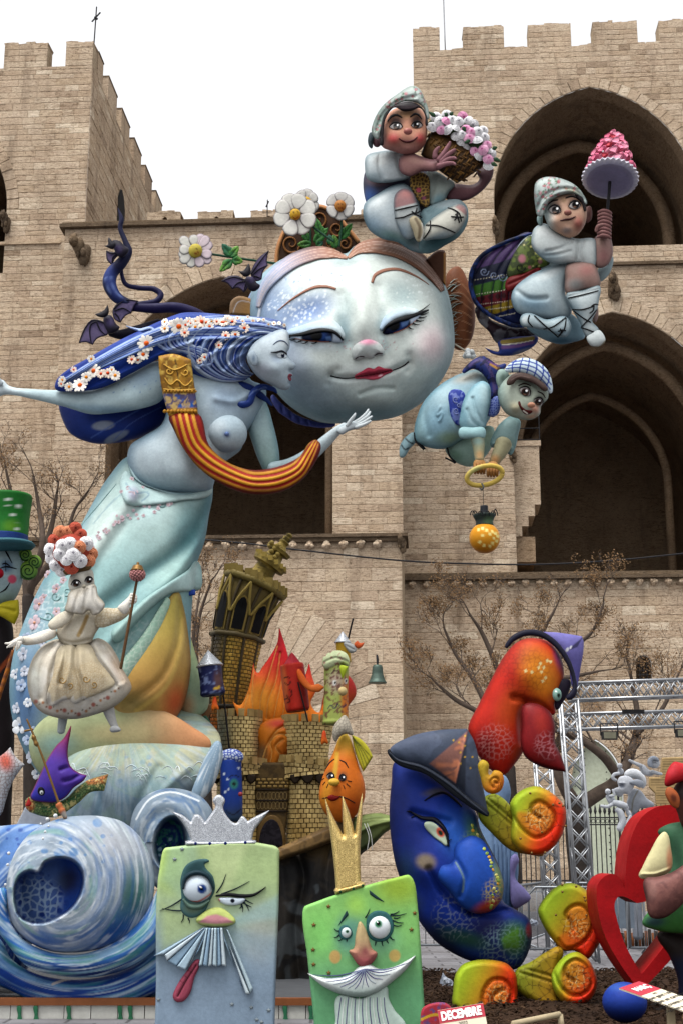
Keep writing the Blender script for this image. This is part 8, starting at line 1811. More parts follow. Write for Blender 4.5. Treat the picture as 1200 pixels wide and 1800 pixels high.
rk=thing('rock_hull','brown faceted rock hull with a dark underside carrying the castle','sculpture',base_at(560,1740,17.2,.3))
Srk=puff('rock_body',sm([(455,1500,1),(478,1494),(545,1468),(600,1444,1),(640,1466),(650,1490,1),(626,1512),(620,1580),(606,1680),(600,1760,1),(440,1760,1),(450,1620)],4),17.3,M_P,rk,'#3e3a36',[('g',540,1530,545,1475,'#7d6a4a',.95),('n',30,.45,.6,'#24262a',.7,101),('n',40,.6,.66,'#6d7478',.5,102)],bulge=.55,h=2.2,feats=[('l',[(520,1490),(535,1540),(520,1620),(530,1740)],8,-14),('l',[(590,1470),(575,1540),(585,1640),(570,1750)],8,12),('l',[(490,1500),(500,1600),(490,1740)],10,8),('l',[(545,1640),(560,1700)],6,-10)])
puff('rock_ledge',sm([(462,1502,1),(545,1466,1),(602,1440,1),(625,1436,1),(640,1450,1),(600,1474,1),(545,1496,1),(490,1514,1)],3),17.0,M_P,rk,'#8c734e',[('g',545,1475,555,1500,'#5e5138',.8),('n',18,.55,.62,'#5a4a34',.6,103)],slab=(22,8),h=1.8)
puff('rock_prow',sm([(622,1436,1),(650,1430),(668,1429,1),(694,1436,1),(697,1446),(676,1464,1),(655,1486,1),(632,1500,1),(618,1476,1)],3),16.85,M_P,rk,'#7e8a58',[('g',660,1440,640,1490,'#3f4630',.9),('l',[(625,1446),(660,1440),(694,1440)],3,'#b3bd86',.6,.5)],slab=(20,9),h=1.6,feats=[('l',[(620,1470),(650,1452),(694,1442)],4,6)])
for v0 in(0,1):tube('rope',[(640+v0*5,1448,24,.8),(648+v0*4,1470,26,.8),(645+v0*9,1494,24,.8)],16.8,M_P,rk,'#c9c9c2',seg=6,n=4)
# ---------------- lantern people round the castle
YN=17.2
def face_lines(S,parent,lines,col='#181820',w=1.6):
 for q in lines:stroke('face_line',S,q,[w*.6,w,w*.6],col,M_P,parent,.9,.8,.4)
def tassel(parent,u,v,Y,c='#c9582c'):
 puff('tassel',sm([(u,v),(u+4,v+12),(u+6,v+24),(u+1,v+22),(u-4,v+25),(u-5,v+12)]),Y,M_P,parent,c,[('g',u,v+5,u,v+22,'#d2852c',.6)],bulge=.8,h=1.2)
l1=thing('lantern_figure','small dark blue lantern with a silver cone roof on a stick beside the castle','sculpture',base_at(405,1320,YN))
lathe('body',(368,1166),(375,1222),[(0,4),(0,20),(.1,21),(.5,20),(.95,22),(1,20),(1,4)],YN,M_P,l1,'#27305e',[('e',384,1195,10,24,-5,'#6d5048',.8,.7),('n',6,.58,.64,'#7f8fb8',.8,111),('p',[(377,1208),(387,1205),(388,1210),(378,1213)],'#c9a83a',.9,.6)],seg=32)
lathe('roof',(366,1143),(369,1171),[(0,.5),(.1,3),(.95,23),(1,24),(1.06,21)],YN,M_SILVER,l1,'#b5b8bc',seg=32)
tube('stick',[(393,1222,0,1.6),(398,1265,0,1.6),(404,1322,0,1.6)],YN,M_P,l1,'#1d1a1e',seg=8)
tassel(l1,378,1224,YN-.1)
l2=thing('blue_candle_figure','blue starred cylinder figure with patterned blue cap before the castle wall','sculpture',base_at(408,1450,YN-.4))
lathe('body',(406,1334),(408,1445),[(0,5),(0,17),(.03,18.5),(.5,19.5),(.95,19),(1,17),(1,5)],YN-.4,M_P,l2,'#2a4a94',[('g',408,1400,408,1440,'#3a4a48',.8),('e',412,1378,9,11,0,'#3a8a78',.9,.5),('e',412,1378,3.2,4,0,'#101418',1,.3),('e',411,1376,1.2,1.2,0,'#e8eee8',1,.3),('l',[(404,1366),(412,1362),(420,1366)],2,'#10182c',.9,.4),('l',[(398,1425),(410,1432),(424,1422)],2.5,'#10182c',.9,.4)]+[('e',u_,v_,2.4,2.4,0,'#c9d4e0',.9,.3)for u_,v_ in((394,1360),(400,1370),(396,1392),(402,1388),(420,1350))],seg=48)
ball('nose',423,1396,4,YN-.72,M_P,l2,'#9c4a52',res=(14,9))
puff('cap',sm([(386,1334),(387,1324),(396,1318),(408,1316),(420,1319),(428,1327),(427,1336),(415,1342),(398,1342)]),YN-.45,M_P,l2,'#b9c6d8',[('v',6,.42,'#27479a',.95,5,None)],bulge=1,h=1.1)
l3=thing('red_lantern_figure','red drum face under a red cone hat with a fluttering orange ribbon','sculpture',base_at(520,1260,YN+.3))
lathe('body',(513,1168),(524,1250),[(0,5),(0,20),(.04,21),(.5,22),(.95,21),(1,19),(1,5)],YN+.3,M_P,l3,'#b03424',[('e',500,1205,8,50,-5,'#c9774a',.8,.7),('e',535,1215,10,50,0,'#7d1e1c',.7,.8)]+[('l',q,2.2,'#160c0c',.95,.35)for q in([(500,1200),(507,1204),(511,1198)],[(499,1193),(504,1190),(510,1192)],[(508,1212),(514,1218),(509,1226),(504,1222)],[(500,1230),(505,1228),(510,1232),(505,1236)])],seg=48)
lathe('hat',(513,1147),(515,1176),[(0,.6),(.08,3),(.95,20),(1,21),(1.05,17)],YN+.3,M_P,l3,'#a5293a',[('e',505,1165,10,10,0,'#c9505a',.5,.9)],seg=32)
puff('ribbon',sm([(524,1176),(534,1186),(540,1196),(548,1204),(560,1202),(570,1208,1),(562,1216),(550,1216),(540,1212),(530,1202),(524,1192)]),YN+.1,M_P,l3,'#cf6a2c',[('g',530,1180,550,1210,'#d98a4a',.5)],bulge=.6,h=1.2)
tube('stick',[(524,1200,26,1.4),(533,1235,26,1.4),(541,1268,26,1.4)],YN+.3,M_P,l3,'#17141a',seg=8)
l4=thing('green_candle_figure','green spotted cylinder figure with round pale nose and turban cap','sculpture',base_at(590,1275,YN+.1))
lathe('body',(591,1170),(590,1274),[(0,5),(0,20),(.03,21.5),(.5,21),(.92,22),(.96,24),(1,22),(1,5)],YN+.1,M_P,l4,'#a9b46a',[('e',608,1230,12,50,0,'#cf7a30',.9,.7),('e',590,1198,20,26,0,'#c3a8a8',.7,.8),('n',5,.6,.66,'#7a4a4a',.85,115),('l',[(576,1246),(582,1240),(588,1245),(594,1238),(600,1244),(608,1238)],2.2,'#3a2a5a',.95,.35),('l',[(582,1184),(590,1178),(597,1184)],2,'#2a2030',.9,.4),('e',588,1200,4,5.5,0,'#e2e0da',1,.3),('e',589,1200,2.2,2.6,0,'#1a1a20',1,.3),('e',608,1197,3,5,0,'#e2e0da',1,.3),('e',608,1197,1.8,2.4,0,'#1a1a20',1,.3)],seg=64)
ball('nose',602,1215,8,YN-.25,M_P,l4,'#c9b78a',res=(18,12))
puff('turban',sm([(567,1170),(568,1156),(580,1146),(594,1143),(608,1148),(614,1160),(613,1172),(600,1168),(585,1174),(572,1176)]),YN,M_P,l4,'#c3cca8',[('n',5,.6,.65,'#a06a6a',.8,116),('e',605,1166,12,6,0,'#9ab04a',.7,.8)],bulge=1,h=1.2,feats=[('l',[(568,1165),(590,1156),(613,1164)],2,-3)])
puff('hair_tuft',sm([(598,1170),(612,1172,1),(607,1184),(602,1194,1),(598,1182)]),YN-.3,M_P,l4,'#a9b83a',bulge=.8,h=1.1)
tassel(l4,570,1284,YN)
l5=thing('teardrop_head','sad orange teardrop head with long lashes and yellow fan of hair','sculpture',base_at(602,1445,YN-.4))
S8=puff('head',sm([(606,1288),(614,1296),(622,1318),(630,1345),(640,1376),(641,1400),(634,1420),(618,1440),(604,1446),(586,1442),(570,1428),(561,1404),(564,1376),(574,1348),(586,1322),(598,1294)]),YN-.4,M_P,l5,'#cf7a2c',[('g',600,1340,606,1290,'#c9b04a',.9),('e',575,1390,14,50,15,'#d3a03c',.7,.9),('e',620,1420,24,26,0,'#b8501e',.7,.9),('e',582,1362,12,11,0,'#5a4a3a',.7,.8),('e',603,1364,10,11,0,'#5a4a3a',.7,.8),('l',[(592,1325),(590,1350),(586,1372)],10,'#d3b04a',.8,.8)],bulge=1,h=1.4)
simple_eye(S8,l5,581,1365,6.5,6,15,'#3a3a44',(1,0));simple_eye(S8,l5,602,1368,6,6,-10,'#3a3a44',(0,0))
face_lines(S8,l5,[[(572,1352),(580,1340),(588,1334)],[(597,1336),(606,1340),(612,1350)],[(570,1368),(564,1372)],[(572,1374),(567,1380)],[(577,1378),(574,1385)],[(610,1372),(618,1374)],[(608,1377),(615,1383)],[(603,1380),(606,1387)],[(566,1404),(585,1400),(605,1402),(624,1412)]],w=2.4)
ball('nose',587,1375,9,YN-.4,M_P,l5,'#d2ac4c',w=40,sq=(1.1,.8,.75),res=(18,12))
pad('lips',S8,sm([(575,1402),(583,1397),(590,1399),(597,1400),(590,1407),(582,1408)]),'#8c2420',M_P,l5,3.5,4,.9)
puff('scarf_cap',sm([(584,1290),(588,1274),(598,1262),(606,1257),(612,1264),(618,1280),(620,1292),(608,1290),(596,1296),(590,1304)]),YN-.55,M_P,l5,'#b9b2a4',[('v',5,.3,'#8a8478',.7,5,None)],bulge=.9,h=1.2)
Sf=puff('hair_fan',sm([(618,1292,1),(632,1298),(646,1312),(655,1330,1),(646,1345),(638,1357,1),(630,1340),(622,1315)]),YN-.45,M_P,l5,'#b5ae3c',[('l',[(619,1295),(630+i*4,1320+0*i),(640+i*4,1352-i*7)],1.6,'#3c4a1c',.8,.4)for i in range(4)],slab=(6,4),h=1.2)
l6=thing('silver_cone_figure','yellow little tower with silver cone hat and orange flame scarf','sculpture',base_at(603,1160,YN+.4))
lathe('body',(602,1126),(605,1165),[(0,4),(0,12),(1,12),(1,4)],YN+.45,M_P,l6,'#c0a03a',[('l',[(590,1146),(614,1146)],2,'#7a5a1c',.8,.4)],seg=24)
lathe('hat',(602,1110),(602,1130),[(0,.5),(.1,2),(.92,14),(1,15),(1.05,12)],YN+.45,M_SILVER,l6,'#b5b8bc',seg=24)
puff('scarf',sm([(604,1130),(614,1130),(624,1136),(626,1144),(616,1148),(608,1140)]),YN+.3,M_P,l6,'#a9abab',bulge=.8,h=1.1,feats=[('l',[(606,1134),(622,1142)],1.5,-2)])
puff('scarf_tip',sm([(622,1132),(628,1126,1),(632,1130),(640,1129,1),(636,1137),(628,1140)]),YN+.3,M_P,l6,'#c9683c',bulge=.8,h=1.0)
tube('stick',[(612,1122,0,1.6),(616,1105,0,1.6),(620,1088,0,1.6)],YN+.5,M_P,l6,'#17141a',seg=8,n=3)
sp_=thing('spring_tail','green ribbed tail curling out beside the gown next to the castle','sculpture',base_at(367,1290,17.6))
tube('tail',[(360,1262,0,5),(368,1278,0,6),(374,1296,0,7)],17.6,M_P,sp_,'#4a7a62',[('l',[(352,1262+i*5),(384,1258+i*5)],1.6,'#23463a',.8,.4)for i in range(8)],seg=12)
puff('brown_leaf',sm([(318,1272),(335,1252),(360,1240),(371,1238),(366,1262),(345,1282),(325,1284)]),17.7,M_P,sp_,'#8a6a4c',bulge=.5,h=1.8)
bl=thing('bronze_bell','green bronze bell hanging on the wall right of the castle','bell',base_at(663,1200,47.2))
M_BELL=plain_mat('green_bronze','#5f6e66',.5,.5)
lathe('bell_body',(663,1169),(663,1201),[(0,1),(0,7),(.1,9),(.5,10),(.8,13),(.95,16),(1,16.5),(1,12)],47.2,M_BELL,bl,'#5f6e66',seg=28)
tube('hanger',[(663,1170,0,1.5),(663,1160,0,2.2),(662,1152,0,1.8)],47.2,M_DARK,bl,'#222222',seg=8,n=3)
tube('bracket',[(662,1154,0,1.4),(662,1154,-60,1.4)],47.2,M_DARK,bl,'#222222',seg=6,n=3)
cb_=[]
for u_,v_ in((330,946),(430,955),(520,966),(700,985),(830,991),(950,992),(1080,985),(1210,972)):cb_.append(P(u_,v_,44.0))
V,q,t=tube_geo(spline3(np.array(cb_),10),np.full(71,.028),6);o=mk('light_cable',V,[q,t],M_STICK,None);props(o,'thin black cable slung across in front of the stone gate','cable')
# ---------------- blue moon face, red long-nosed head and their scrolls
YM=15.6
zm=Z(670,1090,2.535)
mn=thing('blue_moon_face','deep blue crescent moon face with hooked nose under a grey pointed hat','sculpture',base_at(820,1700,YM))
mo_=sm(zm([(60,630),(45,720),(35,850),(40,950),(60,1080),(100,1200),(160,1330),(250,1440),(370,1510),(500,1545),(600,1555),(645,1500),(670,1400),(655,1330),(600,1292),(540,1250),(545,1190),(520,1090),(480,1010),(440,930),(420,860),(340,760),(200,670),(120,620)]))
mops=[('e',715,1470,50,120,-10,'#1c2f72',.8,.9),('e',700,1540,40,60,20,'#2a4a30',.6,.9),('e',770,1660,70,50,25,'#1f2f38',.9,.8),('e',860,1640,60,40,10,'#2a2c5a',.9,.8),('e',905,1650,34,40,0,'#4f7a34',.9,.7),('e',930,1635,8,16,0,'#b8442c',.9,.6),('e',800,1470,40,60,-20,'#2f66b4',.9,.9),('e',846,1500,16,60,-20,'#5f8a3c',.8,.8),('e',700,1420,24,70,0,'#182a66',.8,.9),('e',820,1650,60,20,20,'#35602f',.7,.9),('e',838,1480,20,70,-20,'#4a7a44',.7,.8),('v',8,.26,'#9cb06a',.7,21,(855,1500,60)),('v',9,.2,'#8fb8c0',0.39,22,(890,1670,60)),('v',12,.16,'#9aa8b0',0.39,23,(800,1610,50)),('e',748,1515,22,18,10,'#8a7c58',.8,.6),('e',765,1392,30,10,-10,'#6a644c',.7,.8),('p',[(880,1650),(910,1630),(912,1665),(885,1668)],'#5f8a3a',.8,3),('e',720,1590,30,30,0,'#4a5a34',.5,.9)]
SMn=puff('face',mo_,YM,M_P,mn,'#1f3f94',mops,bulge=.8,h=2,feats=[('g',745,1530,30,26,20,14),('l',zm([(210,1110),(260,1200),(330,1270),(400,1310)]),6,-12),('g',760,1465,28,18,30,-8),('l',zm([(140,860),(220,880),(300,900)]),8,-8),('l',zm([(400,1300),(480,1310),(560,1290)]),7,-12),('g',880,1660,30,30,0,10)],rim=('#141f4c',.5,14))
Sno=puff('nose',sm(zm([(330,1000),(400,960),(450,980),(500,1060),(540,1160),(535,1240),(490,1295),(420,1308),(360,1280),(300,1210),(240,1130),(260,1090),(310,1080)])),YM-.35,M_P,mn,'#2c5cae',[('e',860,1595,40,18,-20,'#b8502c',.95,.7),('e',880,1550,12,50,-15,'#8fa858',.85,.6),('v',7,.3,'#c9b86a',.75,24,(875,1570,34)),('e',800,1530,24,34,0,'#1f4696',.6,.9),('l',zm([(330,1080),(365,1150),(360,1210)]),4,'#7f9a8a',.7,.6)],bulge=.9,h=1.8,feats=[('l',zm([(330,1070),(372,1150),(350,1230)]),5,-6)],rim=('#1a2f6a',.4,8))
for i in range(26):
 t=i/25;q=np.array([np.interp(t,[0,.3,.65,1],[833,856,880,868]),np.interp(t,[0,.3,.65,1],[1450,1490,1545,1596])])+np.array([random.uniform(-5,1),random.uniform(-2,2)])
 pad('nose_scale',Sno if q[1]>1490 else SMn,ell(q[0]-4,q[1],random.uniform(2.0,3.2),random.uniform(2.4,3.8),-25,14),('#b8c06a','#8fa85a','#c9a04a','#cfc88a')[i%4],M_P,mn,1.4,3,1.0,None,.3)
pad('eye',SMn,sm(zm([(190,905),(220,898),(260,925),(285,960),(290,1005),(265,990),(225,960)])),'#a9b8a0',M_GLOSS,mn,3,5,1,[('e',*zm([(262,945)])[0],8,11,-30,'#b8503c',.95,.4),('e',*zm([(262,948)])[0],4,6,-30,'#1c3a30',1,.4),('e',*zm([(270,930)])[0],2,3,0,'#dfe6dc',1,.4)],2)
stroke('eyelid',SMn,zm([(120,848),(180,880),(240,890),(285,940),(298,1010)]),[2,6,8,6,3],'#0d1226',M_P,mn,5,1.3,3)
stroke('eyebrow',SMn,zm([(190,805),(230,780),(275,768),(320,795),(358,832)]),[2,4,5,5,3],'#11172c',M_P,mn,3,1.2,1)
for q in([(125,855),(110,850)],[(150,870),(130,880)],[(285,975),(300,950)],[(290,990),(312,975)]):stroke('lash',SMn,zm(q),[2.5,1],'#0d1226',M_P,mn,1.2,1.0,2)
puff('hat_cone',sm(zm([(35,585),(120,522),(250,490),(380,484,1),(412,540),(432,620),(452,740),(476,872,1),(400,812),(300,726),(180,655),(80,625)])),YM-.3,M_P,mn,'#5d6679',[('p',zm([(213,640),(385,492),(330,728)]),'#c98a6c',.95,2),('p',zm([(330,728),(385,492),(375,600),(372,770)]),'#3f4450',.9,2),('n',30,.5,.65,'#47505f',.6,121)]+[('e',*zm([(x,y)])[0],2,2,0,'#c9a83a',.9,.3)for x,y in((320,535),(345,545),(370,560),(350,590),(370,610),(395,660),(405,610),(352,640),(372,515))],bulge=.8,h=1.6,feats=[('l',zm([(380,490),(330,730)]),2,2)])
stroke('hat_brim',puff('hat_under',sm(zm([(30,575),(60,612),(180,645),(300,716),(400,800),(478,872),(440,862),(330,790),(200,690),(60,636)])),YM-.42,M_P,mn,'#2c3038',bulge=.9,h=1.6),zm([(34,590),(70,622),(180,655),(300,730),(400,815),(474,872)]),[3,5,6,6,5,3],'#3c424e',M_P,mn,4,1.4,1)
YR=16.1
rd=thing('red_nosed_head','red and orange drooping long-nosed head under a violet pointed hat','sculpture',base_at(870,1365,YR))
ro=sm(zm([(385,480),(430,380),(490,260),(545,160),(600,100),(660,80),(740,95),(790,150),(812,230),(800,300),(772,370),(770,420),(700,400),(650,380),(630,480),(640,560),(620,605),(590,645),(540,692),(430,605),(400,540)]))
scal=[('v',9,.22,'#7a2018',0.33,31,(920,1180,60)),('v',8,.24,'#d9a09a',0.45,32,(870,1305,40))]
SRd=puff('head',ro,YR,M_P,rd,'#bf3522',[('e',948,1185,42,66,-25,'#dc9430',.95,.8),('e',985,1150,16,40,-10,'#4a3c7a',.8,.7),('e',900,1240,34,60,25,'#cc5f2a',.8,.9),('e',850,1310,30,40,0,'#7a1c28',.8,.9),('e',890,1160,24,40,30,'#b8402e',.7,.9),('e',912,1330,20,30,0,'#b05a2a',.6,.9)]+scal+[('p',[(u_,v_),(u_+4,v_-2),(u_+6,v_+2),(u_+2,v_+5)],'#e2d6a0',.9,.5)for u_,v_ in((920,1178),(931,1180),(946,1165),(952,1172),(948,1180),(955,1190),(958,1160),(964,1162),(943,1172),(950,1196))],bulge=.85,h=1.8,feats=[('l',zm([(590,345),(640,362),(625,430),(630,540)]),6,-12),('g',925,1180,28,28,0,10),('l',zm([(640,362),(700,370),(765,430)]),5,-8)],rim=('#6a1a1e',.4,8))
puff('lower_lip',sm(zm([(632,378),(690,372),(750,410),(772,470),(772,545),(800,605),(822,676,1),(760,668),(690,645),(640,610),(620,560),(622,470)])),YR-.3,M_P,rd,'#8c2126',[('e',950,1270,16,30,-10,'#a83a30',.8,.9),('e',965,1330,30,22,20,'#7a2a30',.8,.9),('v',8,.24,'#c9949a',0.45,33,(962,1310,30)),('l',zm([(690,640),(760,660),(820,674)]),10,'#5a1420',.8,.8)],bulge=.85,h=1.6,rim=('#4a0f18',.5,7))
ball('eye',978,1221,10,YR-.25,M_GLOSS,rd,'#86b0a4',[('e',981,1222,3,5,0,'#1a2420',1,.4),('e',976,1215,2,2,0,'#eef4f0',1,.4)],sq=(.8,.8,1.15))
puff('eye_shadow',sm(zm([(765,290),(800,262),(840,270),(830,330),(805,370),(780,400),(770,360)])),YR-.05,M_P,rd,'#2a2236',bulge=.7,h=1.4)
puff('hat_cone',sm(zm([(700,52,1),(780,55),(892,72,1),(900,100),(885,220),(868,320,1),(850,300),(830,200),(770,110)])),YR-.1,M_P,rd,'#7d78b4',[('p',zm([(820,140),(896,76),(872,120)]),'#3c3c5c',.9,1.5),('g',1000,1120,1010,1215,'#5d5a9c',.7),('e',996,1142,3,5,30,'#d9dce4',.9,.4),('e',1002,1138,2,4,30,'#d9dce4',.9,.4)],bulge=.8,h=1.5)
puff('hat_brim',sm(zm([(552,125),(575,75),(630,45),(700,45),(770,85),(830,160),(866,260),(868,330),(845,355),(822,352),(850,300),(830,210),(780,130),(710,78),(640,72),(590,95)])),YR-.35,M_P,rd,'#26263c',bulge=.9,h=1.4)
def scroll_cells(cx,cy,r,seed):return[('v',15,.14,'#5a1f14',.85,seed,(cx,cy,r)),('v',9,.12,'#e2c98a',.5,seed+1,(cx,cy,r*.7))]
def scroll(label,Y,body,lime,orange,inner,core,spi,arm=None,studs=(),seed=40):
 s=thing('painted_scroll',label,'sculpture',base_at(np.mean([p[0]for p in body]),max(p[1]for p in body),Y),'lime and orange scrolls')
 cx,cy=np.mean(inner,0)
 gr=[('g',lime[0],lime[1],orange[0],orange[1],'#e0581a',1.0),('g',(lime[0]+orange[0])/2,(lime[1]+orange[1])/2,orange[0],orange[1],'#d8361a',.85)]
 if arm:
  puff('arm',sm(arm),Y+.15,M_P,s,'#8f9a34',[('g',*arm[0],*arm[len(arm)//2],'#c0892c',.7),('v',16,.1,'#4a2a14',.6,seed+5,None)],slab=(20,12),h=1.7,feats=[('l',[tuple(np.array(arm[0])*(1-t)+np.array(arm[len(arm)//2])*t+np.array([0,o]))for t in(0,.5,1)],2.5,-3)for o in(-6,4)])
 S=puff('body',sm(body),Y,M_P,s,'#a9c03a',gr+[('p',sm(inner),'#d9702a',.55,5),('p',sm(core),'#d8a040',.5,5)]+[('v',17,.09,'#4a1c10',.6,seed+2,(orange[0],orange[1],60)),('v',12,.12,'#5a1f14',.8,seed,(cx,cy,34)),('v',9,.10,'#e8d49a',.6,seed+1,(cx,cy,26))],slab=(26,12),h=1.5,rim=('#6d6a20',.3,6),feats=[('l',spi,3.0,-7)])
 stroke('groove',S,spi,[1,2.6,3.4,3.4,3.2,2.6,1],'#43180f',M_P,s,.8,1.1,-2.5)
 for u_,v_ in studs:ball('stud',u_,v_,2.2,Y-.2,M_BRASS,s,'#8b6f45',w=8,res=(8,6))
 return s
z8=Z(840,1380,5.217)
scroll('upper lime and orange scroll curling beside the moon face hat',YM-.25,z8([(290,170),(340,90),(430,30),(530,10),(640,50),(740,130),(800,220),(800,330),(770,450),(700,560),(600,630),(500,645),(380,600),(300,500),(310,300)]),(905,1400),(985,1440),z8([(500,180),(560,145),(640,190),(705,270),(700,350),(640,440),(560,480),(460,430),(350,310),(360,250),(480,250)]),z8([(500,230),(560,170),(630,200),(690,280),(670,360),(600,440),(560,400),(480,290)]),z8([(318,290),(400,400),(520,482),(620,450),(700,350),(690,260),(620,180),(550,150),(490,190),(490,245),(560,300)]),z8([(40,120),(150,80),(300,200),(340,320),(440,470),(560,560),(600,640),(480,640),(300,600),(120,440),(0,290)]),z8([(475,75),(683,180),(742,165),(775,190),(800,375),(582,432),(385,490),(488,622),(612,620)]),40)
scroll('middle lime and orange scroll standing left of the red heart',YM-.1,z8([(545,1150),(600,1040),(700,940),(800,900),(900,910),(1020,990),(1110,1100),(1155,1230),(1140,1380),(1080,1500),(990,1600),(880,1520),(780,1520),(680,1420),(600,1300)]),(965,1580),(1050,1640),z8([(800,1180),(860,1110),(930,1100),(1000,1150),(1050,1240),(1030,1350),(960,1440),(860,1500),(780,1500),(740,1400),(850,1310),(830,1260)]),z8([(850,1150),(930,1105),(1000,1160),(1040,1250),(1000,1360),(930,1400),(900,1330),(880,1240)]),z8([(735,1420),(800,1500),(900,1480),(1000,1400),(1050,1270),(1010,1160),(930,1100),(850,1120),(800,1190),(850,1260),(865,1330)]),None,z8([(768,915),(895,930),(770,980),(972,1030),(980,1058),(710,1192),(990,1195)]),50)
scroll('low lime and orange scroll lying on the mulch right of the base',YM-.4,z8([(670,1740),(720,1640),(800,1560),(900,1530),(1000,1590),(1060,1690),(1090,1790),(1070,1900),(1000,1990),(900,2030),(780,2000),(700,1900)]),(975,1710),(1030,1740),z8([(760,1720),(800,1650),(900,1590),(980,1640),(1030,1740),(1040,1830),(960,1920),(860,1930),(780,1850)]),z8([(830,1740),(900,1680),(960,1730),(970,1800),(900,1850),(840,1810)]),z8([(690,1720),(740,1830),(840,1920),(950,1920),(1040,1830),(1020,1720),(960,1630),(880,1600),(800,1660),(800,1740),(870,1790)]),z8([(350,1690),(480,1620),(620,1530),(740,1480),(780,1530),(740,1650),(720,1800),(760,2000),(800,2060),(600,2030),(450,1960),(330,1850)]),(),60)
scroll('squat lime and orange scroll block under the moon face chin',YM-.3,zm([(318,1650),(328,1580),(360,1535),(420,1515),(500,1515),(560,1532),(598,1580),(606,1680),(606,1830),(480,1830),(318,1720)]),(800,1720),(890,1760),zm([(455,1640),(500,1600),(550,1605),(575,1640),(572,1700),(530,1740),(480,1760),(455,1720)]),zm([(490,1640),(530,1620),(550,1650),(545,1700),(510,1705),(490,1680)]),zm([(455,1800),(452,1660),(490,1605),(545,1605),(577,1650),(570,1705),(530,1740),(495,1720),(500,1670),(532,1650)]),None,(),70)
sc5=thing('small_scroll','small orange and yellow curl tucked between the hats','sculpture',base_at(856,1390,YM-.5))
puff('curl',sm(zm([(430,640),(450,622),(476,640),(480,690),(500,670),(535,680),(545,720),(530,760),(495,775),(460,760),(440,700)])),YM-.5,M_P,sc5,'#b9a03c',[('g',850,1350,880,1385,'#cf7a26',.9),('v',6,.2,'#6a2414',.7,44,(873,1382,12))],slab=(12,8),h=1.3,feats=[('l',spiral(*zm([(508,720)])[0],11,1.2,2),1.8,-4)])
bb=thing('pale_blue_figure','pale blue draped figure with lilac face standing behind the moon face','sculpture',base_at(900,1690,17.0))
puff('drapery',sm(zm([(440,820),(480,700),(545,690),(575,760),(560,860),(600,1000),(610,1100),(590,1270),(560,1400),(520,1530),(400,1520),(360,1300),(420,1000)])),17.0,M_P,bb,'#7f9fc4',[('g',890,1480,890,1600,'#3f6390',.8)]+[('l',zm([(500+i*18,1000),(505+i*18,1120),(500+i*18,1260)]),2,'#34547e',.7,.5)for i in range(6)],bulge=.7,h=1.9,feats=[('l',zm([(500+i*18,960),(505+i*18,1120),(500+i*18,1280)]),2.5,-3)for i in range(6)])
puff('face',sm(zm([(592,1040),(612,1070),(600,1100),(596,1150),(640,1200),(664,1240),(630,1270),(592,1285),(570,1200)])),16.9,M_P,bb,'#8d87bb',bulge=.9,h=1.5)
# ---------------- big red heart, man in the red cap, blue ball
YH=15.0
ht=thing('red_heart','large red open heart frame standing behind the man in the green waistcoat','sculpture',base_at(1118,1735,YH))
path=[(1114,1722),(1092,1690),(1068,1650),(1055,1610),(1054,1575),(1062,1556),(1078,1552),(1092,1562),(1102,1578),(1106,1560),(1108,1520),(1118,1478),(1136,1448),(1162,1436),(1192,1440),(1215,1470),(1225,1530),(1210,1590),(1180,1640),(1145,1690),(1116,1724)]
ho=sm([(1114,1738,1),(1080,1692),(1052,1640),(1040,1590),(1040,1556),(1052,1540),(1070,1536),(1087,1560,1),(1092,1500),(1100,1468),(1118,1436),(1146,1419),(1180,1417),(1215,1430),(1240,1480),(1240,1560),(1210,1630),(1160,1690)])
hi_=sm([(1116,1708,1),(1090,1662),(1074,1615),(1070,1585),(1078,1574),(1108,1586,1),(1124,1583,1),(1126,1540),(1134,1500),(1150,1476),(1175,1470),(1200,1480),(1212,1520),(1205,1580),(1170,1640)])
prism('heart_frame',ho,[hi_],YH,.3,M_P,ht,'#b01c24',[('n',40,.45,.7,'#94141c',.5,131)])
mnn=thing('waistcoat_man','broad man in red cap, green waistcoat and rolled cream sleeve at the right edge','sculpture',base_at(1190,1760,14.2))
YQ=14.2
Svs=puff('waistcoat',sm([(1155,1462),(1170,1450),(1200,1444),(1260,1440),(1280,1640),(1240,1640),(1180,1640),(1148,1634),(1128,1624),(1140,1600),(1165,1560),(1178,1510),(1172,1480)]),YQ,M_P,mnn,'#4a7358',[('g',1180,1560,1180,1640,'#5f9a52',.8),('e',1150,1620,26,14,0,'#3a4460',.8,.8),('e',1190,1500,10,40,-10,'#2f4c3c',.6,.8)],bulge=.7,h=2)
puff('trousers',sm([(1155,1640),(1200,1640),(1270,1640),(1270,1790),(1200,1790),(1190,1720),(1175,1680)]),YQ+.15,M_P,mnn,'#2e2420',[('g',1200,1670,1200,1700,'#1f2c48',.9)],bulge=.8,h=2.4)
puff('sleeve',sm([(1160,1466),(1168,1462),(1178,1490),(1178,1530),(1160,1540),(1135,1546),(1122,1541),(1128,1524),(1142,1496)]),YQ-.35,M_P,mnn,'#d3ccA4'.replace('A','a'),[('e',1176,1510,8,30,0,'#c98a6a',.8,.8)],bulge=.85,h=1.6,feats=[('l',[(1124,1536),(1150,1536),(1178,1526)],2.5,4)])
puff('forearm',sm([(1132,1545),(1155,1541),(1178,1534),(1200,1520),(1230,1490),(1250,1520),(1215,1570),(1190,1598),(1165,1614),(1142,1612),(1134,1580)]),YQ-.5,M_P,mnn,'#8e6660',[('n',12,.4,.65,'#6e4d4c',.6,133),('e',1145,1565,12,20,0,'#a8847c',.6,.9)],bulge=.9,h=1.8,rim=('#5a3c3c',.5,6))
